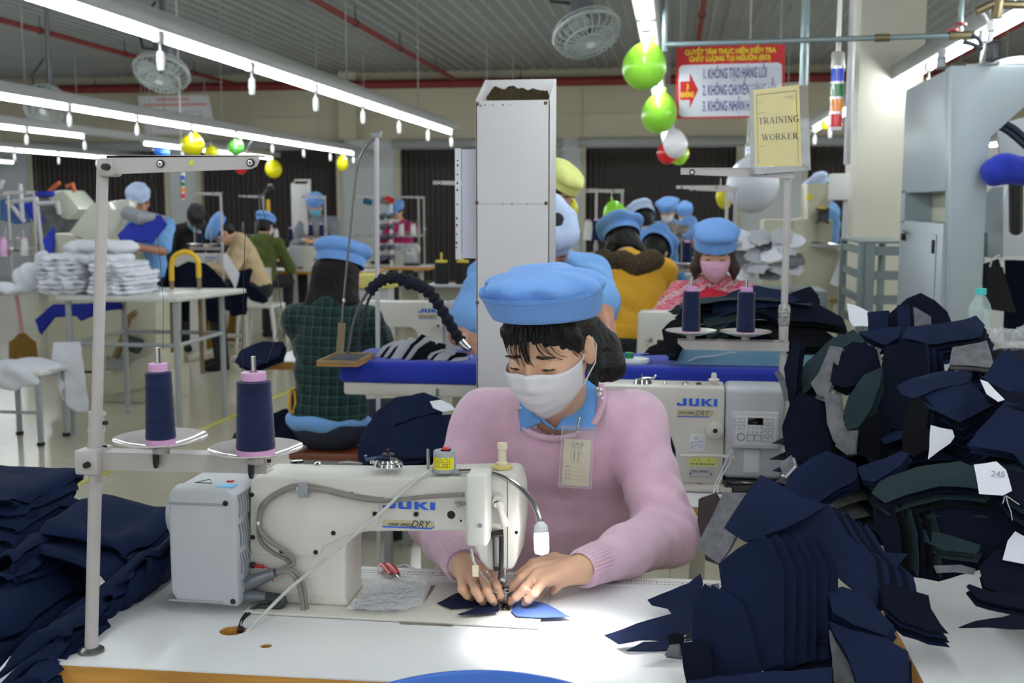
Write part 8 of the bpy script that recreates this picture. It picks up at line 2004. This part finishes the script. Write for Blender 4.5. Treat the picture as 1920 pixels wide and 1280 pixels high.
def signal(px, ys, hw, Y, lb, pole):
    z = [W(px, y, Y).z for y in ys]; r = hw / 2 * Y / FPX; x = W(px, ys[2], Y).x; t = thing('signal_lamp', lb, 'signal lamp', (x, Y, z[-1]))
    part('housing', MB().lathe([(0, z[1]), (r, z[1]), (r, z[0] - r * .3), (r * .8, z[0]), (0, z[0])], (x, Y, 0), 22), M('signal housing', (170, 168, 158), rough=.3), t)
    n = (z[1] - z[2]) / 4
    for k in range(4):
        part('lens', MB().lathe([(0, z[1] - n * k - n * .16), (r * .95, z[1] - n * k - n * .16), (r * .93, z[1] - n * (k + 1)), (0, z[1] - n * (k + 1))], (x, Y, 0), 22), sgc[k], t)
        part('ring', MB().lathe([(0, z[1] - n * k), (r * 1.02, z[1] - n * k), (r * 1.02, z[1] - n * k - n * .16), (0, z[1] - n * k - n * .16)], (x, Y, 0), 22), M('signal ring', (206, 206, 210), rough=.15, metal=.5), t)
    part('end_cap', MB().lathe([(0, z[2]), (r * .9, z[2]), (r * .8, z[2] - r * .5), (0, z[2] - r * .5)], (x, Y, 0), 22), m_white, t)
    part('pole', MB().tube([(x, Y, z[0] - .01), (x, Y, pole)], r * .34, 10), m_white, t)
signal(1567, (97, 125, 238), 24, 5.3, 'large four colour signal lamp hanging left of the cream column', CEIL + .05); signal(343, (320, 327, 372), 10, 14, 'small four colour signal lamp far back at left', CEIL + .05); signal(1401, (268, 277, 310), 7, 13, 'small four colour signal lamp behind the paper sign', CEIL + .05)

# ================================================================ tall grey machine and right hand background
GM = M('machine pale grey', (166, 176, 182), rough=.35, var=.02, vs=3); GM2 = M('machine grey edge', (158, 170, 174), rough=.4)
gm = thing('pressing_machine', 'tall pale grey machine cabinet with overhanging arm behind the cloth mound at right', 'machine', (1.28, 5.4, 0))
gx0 = W(1776, 300, 5.0).x; gx1 = W(1850, 300, 5.0).x; gt = W(1776, 126, 5.0).z; hz1, hz0 = W(1728, 360, 5.45).z, W(1728, 416, 5.45).z
part('lower_cabinet', MB().box((gx0, 5.02, .05), (gx1 - .02, 5.95, hz0), .004), GM, gm); part('upper_cabinet', MB().box((gx0, 5.02, hz1), (gx1 - .02, 5.95, gt), .004), GM, gm)
part('rear_post', MB().box((gx0, 5.85, hz0 - .01), (gx1 - .02, 5.95, hz1 + .01)), GM2, gm); part('inner_plate', MB().box((gx1 - .03, 5.45, hz0 - .01), (gx1 - .02, 5.9, hz1 + .01)), BM_, gm)
door = part('door_panel', MB().box((gx0 - .006, 5.12, .1), (gx0, 5.9, hz0 - .05), .003), GM, gm)
q = W(1702, 436, 5.8); part('handle', MB().tube([(gx0 - .02, 5.74, q.z + .01), (gx0 - .03, 5.7, q.z + .012), (gx0 - .02, 5.66, q.z + .0)], .006, 8), CHROME, door)
part('lock', MB().lathe([(0, -.02), (.016, -.018), (.02, 0)], (gx0 - .006, 5.78, q.z - .02), 14, 'X'), BLACKC, door); part('key', MB().box((gx0 - .022, 5.775, q.z - .075), (gx0 - .02, 5.785, q.z - .03)), CHROME, door)
q = W(1757, 463, 5.1); part('hinge', MB().box((gx0 - .012, 5.13, q.z - .03), (gx0 - .005, 5.17, q.z + .03), .002), BLACKC, door)
fp_ = [(1776, 640), (1776, 126), (1990, 126), (1990, 150), (1920, 196), (1880, 232), (1850, 260), (1846, 300), (1830, 640)]
part('front_frame', MB().prism([at8(*q, 5.0) for q in fp_], 4.94, 5.04, 'XZ', .006), GM, gm)
part('foot_post', MB().box((gx0, 4.94, 0), (gx0 + .13, 5.04, W(1800, 600, 5).z), .004), GM, gm)
part('side_arm', MB().prism([at8(*q, 5.5) for q in ((1800, 408), (1856, 350), (1876, 350), (1876, 482), (1846, 482), (1846, 436), (1800, 436))], 5.45, 5.55, 'XZ', .005), GM2, gm)
part('side_panel', MB().prism([at8(*q, 5.5) for q in ((1800, 437), (1846, 437), (1846, 600), (1800, 600))], 5.5, 5.53, 'XZ'), GM, gm)
part('slot_panel', MB().prism([at8(*q, 5.2) for q in ((1880, 230), (1960, 210), (1960, 300), (1890, 300))], 5.3, 5.33, 'XZ'), M('panel pale', (206, 210, 214), rough=.3), gm)
part('hopper_panel', MB().prism([at8(*q, 5.9) for q in ((1872, 420), (1900, 300), (1990, 300), (1990, 480), (1866, 480))], 5.9, 5.94, 'XZ'), M('panel pale', (0, 0, 0)), gm)
for nm, pts in (('hose', [(1812, 246), (1836, 230), (1870, 228), (1900, 240), (1925, 262)]), ('hose', [(1820, 252), (1845, 240), (1880, 240), (1925, 276)])): cable(nm, pts, .014, M('dark hose', (34, 44, 62), rough=.4), gm, 5.1)
for pts in ([(1812, 262), (1826, 280)], [(1820, 258), (1836, 276)]): part('pneumatic_fitting', MB().tube([W(*q, 5.1) for q in pts], .014, 10), MGREY2, gm)
part('control_box', MB().box(W(1848, 114, 5.0), W(1876, 78, 4.9), .006), m_dark, gm); part('valve', MB().box(W(1756, 128, 5.1), W(1774, 108, 5.04), .006).tube([W(1764, 112, 5.06), W(1768, 92, 5.06)], .016, 10), MGREY2, gm)
for pts in ([(1812, 124), (1838, 122), (1900, 110), (1930, 108)], [(1842, 120), (1856, 60), (1846, 30), (1832, 20)], [(1845, 122), (1862, 50), (1858, 20), (1854, 10)]): cable('air_tube', pts, .008, M('clear hose', (196, 196, 200), rough=.3), gm, 5.0)
for pts in ([(1822, 66), (1836, 74), (1840, 86)], [(1806, 78), (1826, 84), (1842, 92)]): cable('air_hose', pts, .01, M('dark hose', (0, 0, 0)), gm, 5.05)
cable('corrugated_pipe', [(1872, 122), (1890, 119), (1930, 117)], .02, m_white, gm, 5.0)
frl = thing('air_regulator', 'brass and plastic air regulator under the rail at the top right corner', 'regulator', W(1870, 40, 4.6)); part('body', MB().tube([W(1868, 34, 4.6), W(1872, 2, 4.6)], .022, 12).tube([W(1830, 22, 4.6), W(1860, 8, 4.6), W(1930, 10, 4.6)], .016, 10), M('brass fitting', (0, 0, 0)), frl); part('cup', MB().tube([W(1860, 58, 4.6), W(1860, 40, 4.6)], .02, 12), m_white, frl); part('support', MB().tube([W(1900, 8, 4.6), (W(1900, 8, 4.6).x, 4.6, CEIL + .05)], .01, 8), m_grey, frl)
S = SDF(W(1846, 350, 4.9) - Vector((.05, .2, .05)), W(1990, 285, 4.9) + Vector((.05, .25, .08)), .012); S.cap(W(1866, 322, 4.9), W(1985, 316, 4.9), .058, .062, .02); S.ell(W(1885, 302, 4.9), (.06, .06, .03), None, .03); S.ripple(lambda x, y, z: .004 * np.sin(50 * x + 30 * z))
tag(link('padded_buck', S.mesh('padded_buck'), ROYAL), 'royal blue padded pressing form sticking in at the right edge', 'pressing form'); part('arm', MB().tube([W(1905, 320, 4.92), W(1905, 430, 5.4)], .03, 10), m_dark, bpy.data.objects['padded_buck'])
part('mark', MB().box(W(1918, 304, 4.83), W(1930, 298, 4.82)), REDP, bpy.data.objects['padded_buck'])
wbp = thing('white_cabinet', 'white cabinet with a red cross seen through the arm of the grey machine', 'cabinet', W(1850, 400, 8.6)); part('body', MB().box((W(1816, 0, 8.6).x, 8.6, .0), (W(1990, 0, 8.6).x, 9.0, W(1850, 275, 8.6).z), .01), m_white, wbp); q = W(1846, 320, 8.58); part('cross', MB().box(q + Vector((-.05, 0, -.018)), q + Vector((.05, .01, .018))).box(q + Vector((-.018, 0, -.05)), q + Vector((.018, .01, .05))), SRED, wbp)
panel([(1852, 492), (1876, 484), (1896, 560), (1906, 586), (1850, 580), (1848, 550)], 5.2, 6, 4, [BLACKC], 'black cloth bag hanging under the arm of the grey machine', 1, amp=.01, name='hanging_bag', cat='bag', thick=.05, res=.03); part('strap', MB().tube([W(1856, 500, 5.19), W(1860, 484, 5.18), W(1872, 478, 5.2), W(1878, 500, 5.19)], .004, 6), m_white, bpy.data.objects['hanging_bag'])
panel([(1884, 488), (1990, 492), (1990, 640), (1880, 640), (1884, 560)], 5.6, -4, 6, [NAVY2], 'dark navy garment hanging at the right edge below the white panels', 3, (.01, .03, 0), .03, name='hanging_garment', cat='garment', res=.04)
bt = W(1836, 612, 3.0); bo_ = thing('water_bottle', 'clear plastic water bottle with teal cap standing beside the cloth mound', 'bottle', bt); part('body', MB().lathe([(0, 0), (.026, .0), (.028, .01), (.026, .03), (.028, .04), (.026, .05), (.022, .062), (.011, .08), (.011, .086), (.01, .086)], bt, 20), M('bottle plastic', (210, 232, 230), rough=.05, alpha=.35), bo_); part('cap', MB().lathe([(0, .082), (.0135, .082), (.0135, .098), (0, .099)], bt, 16), M('teal cap', (70, 200, 190), rough=.4), bo_)
S = SDF(W(1880, 665, 2.8) - Vector((.2, .15, .05)), W(1880, 610, 2.8) + Vector((.2, .15, .05)), .008); q = W(1890, 645, 2.8)
for k in range(7): S.ell(q + Vector((-.06 + .028 * k, .02 * sin(k * 2), .012 * sin(k * 3.3))), (.035, .05, .035), None, .01)
S.ripple(lambda x, y, z: .006 * np.sin(90 * x + 70 * z + 5 * np.sin(60 * y))); tag(link('plastic_bag', S.mesh('plastic_bag', 0), M('crinkled clear plastic', (0, 0, 0))), 'crumpled clear plastic bag at the right edge beside the bottle', 'plastic bag')
# grey rack by the column, white box, beige machine, pale cloth heap
RKM = M('rack grey', (122, 134, 136), rough=.45); rx0, rx1 = W(1592, 500, 6.9).x, W(1692, 500, 6.5).x; rk2 = thing('grey_rack', 'grey metal slatted rack in front of the cream column', 'rack', ((rx0 + rx1) / 2, 6.7, 0)); rzt = W(1640, 456, 6.5).z
for x in (rx0, rx1):
    for y in (6.45, 7.15): part('post', MB().box((x - .02, y - .02, 0), (x + .02, y + .02, rzt), .003), RKM, rk2)
xm_ = W(1630, 500, 6.45).x; part('post', MB().box((xm_ - .025, 6.42, 0), (xm_ + .025, 6.46, rzt), .003), RKM, rk2)
for k in range(6):
    z = rzt - .04 - .135 * k
    part('shelf_rail', MB().box((rx0, 6.43, z - .025), (rx1, 6.45, z + .025)).box((rx0 - .01, 6.45, z - .02), (rx0 + .01, 7.15, z + .02)), RKM, rk2)
part('top', MB().box((rx0 - .02, 6.43, rzt), (rx1 + .02, 7.17, rzt + .015), .003), RKM, rk2)
eb = W(1588, 375, 7.4); t = thing('electric_box', 'white electric box on a thin post left of the cream column', 'box', eb); part('body', MB().box((W(1570, 0, 7.4).x, 7.4, eb.z), (W(1606, 0, 7.4).x, 7.52, W(1588, 325, 7.4).z), .006), M('white sticker', (0, 0, 0)), t); part('post', MB().tube([(eb.x, 7.45, 0), (eb.x, 7.45, eb.z)], .018, 8), M('pale pipe', (0, 0, 0)), t)
b3 = thing('pattern_machine', 'beige machine with upright hood behind the paper sign stand', 'machine', (W(1530, 500, 8.5).x, 8.5, 0))
part('body', MB().prism([at8(*q, 8.4) for q in ((1490, 412), (1512, 410), (1512, 344), (1556, 344), (1554, 400), (1528, 410), (1530, 470), (1572, 470), (1572, 560), (1490, 560))], 8.35, 8.8, 'XZ', .012), BM_, b3); part('base', MB().box((W(1440, 0, 8.5).x, 8.4, 0), (W(1572, 0, 8.5).x, 8.8, W(1500, 412, 8.4).z), .01), BM_, b3)
part('head', MB().box(W(1530, 416, 8.3), W(1554, 392, 8.2), .01), m_dark, b3); part('spindle', MB().tube([W(1520, 458, 8.25), W(1548, 462, 8.25), W(1574, 466, 8.25)], [.02, .03, .03], 10), CHROME, b3)
for px, py in ((1518, 370), (1540, 392)): part('warning_dot', MB().lathe([(0, -.004), (.022, -.002), (.024, 0)], W(px, py, 8.345), 14, 'Y'), SYE, b3)
panel([(1556, 530), (1580, 470), (1596, 464), (1600, 500), (1598, 534), (1566, 536)], 8.2, 5, 20, [WHITEF], 'white cloth tent hanging before the beige machine beside the rack', 2, (.003, .01, 0), .02, name='hanging_cloth', res=.03)
PG = M('pale grey lining', (0, 0, 0))
for i in range(17):
    cx, cy = 1365 + (i % 6) * 26 + random.uniform(-8, 8), 446 + (i // 6) * 30 + random.uniform(-8, 8); r = random.uniform(20, 34)
    panel([(cx + r * cos(a) * random.uniform(.75, 1.25), cy + r * .62 * sin(a) * random.uniform(.75, 1.25)) for a in [k * pi / 4 for k in range(8)]], 6.6 - .05 * (i // 6), random.uniform(-40, 40), random.uniform(25, 65), [(PG, WHITEF, PG, GREYF)[i % 4]], 'pale grey or white scrap in the heap right of the pink masked woman', 1, amp=.03, name='cloth_scrap', cat='cloth', group='pale scraps heaped right of the pink masked woman', res=.03, curve=(-2, -1.5))
q = W(1430, 560, 6.7); t = thing('scrap_bin', 'low bin under the pale scrap heap right of the pink masked woman', 'bin', (q.x, 6.75, 0)); part('body', MB().box((q.x - .35, 6.55, 0), (q.x + .35, 7.0, q.z + .06), .01), RKM, t)
for i in range(9):
    cx, cy = 1228 + (i % 5) * 13, 428 + (i // 5) * 18
    panel([(cx + 15 * cos(a) * random.uniform(.7, 1.2), cy + 10 * sin(a) * random.uniform(.7, 1.2)) for a in [k * pi / 4 for k in range(8)]], 10.4, random.uniform(-30, 30), 40, [M('mottled grey cloth', (120, 112, 104), rough=.9, var=.5, vs=14)], 'mottled grey cloth heaped in front of the far masked workers', 1, amp=.03, name='cloth_scrap', cat='cloth', group='mottled scraps before the far workers', res=.04)
t = thing('worktable', 'pale worktable under the mottled scraps in front of the far workers', 'table', (W(1250, 450, 10.6).x, 10.6, 0)); q = W(1250, 452, 10.6); part('top', MB().box((q.x - .5, 10.3, .84), (q.x + .5, 10.9, .88), .005), WTOP, t)
for x in (-.45, .45): part('leg', MB().box((q.x + x - .02, 10.58, 0), (q.x + x + .02, 10.62, .84)), MGREY, t)
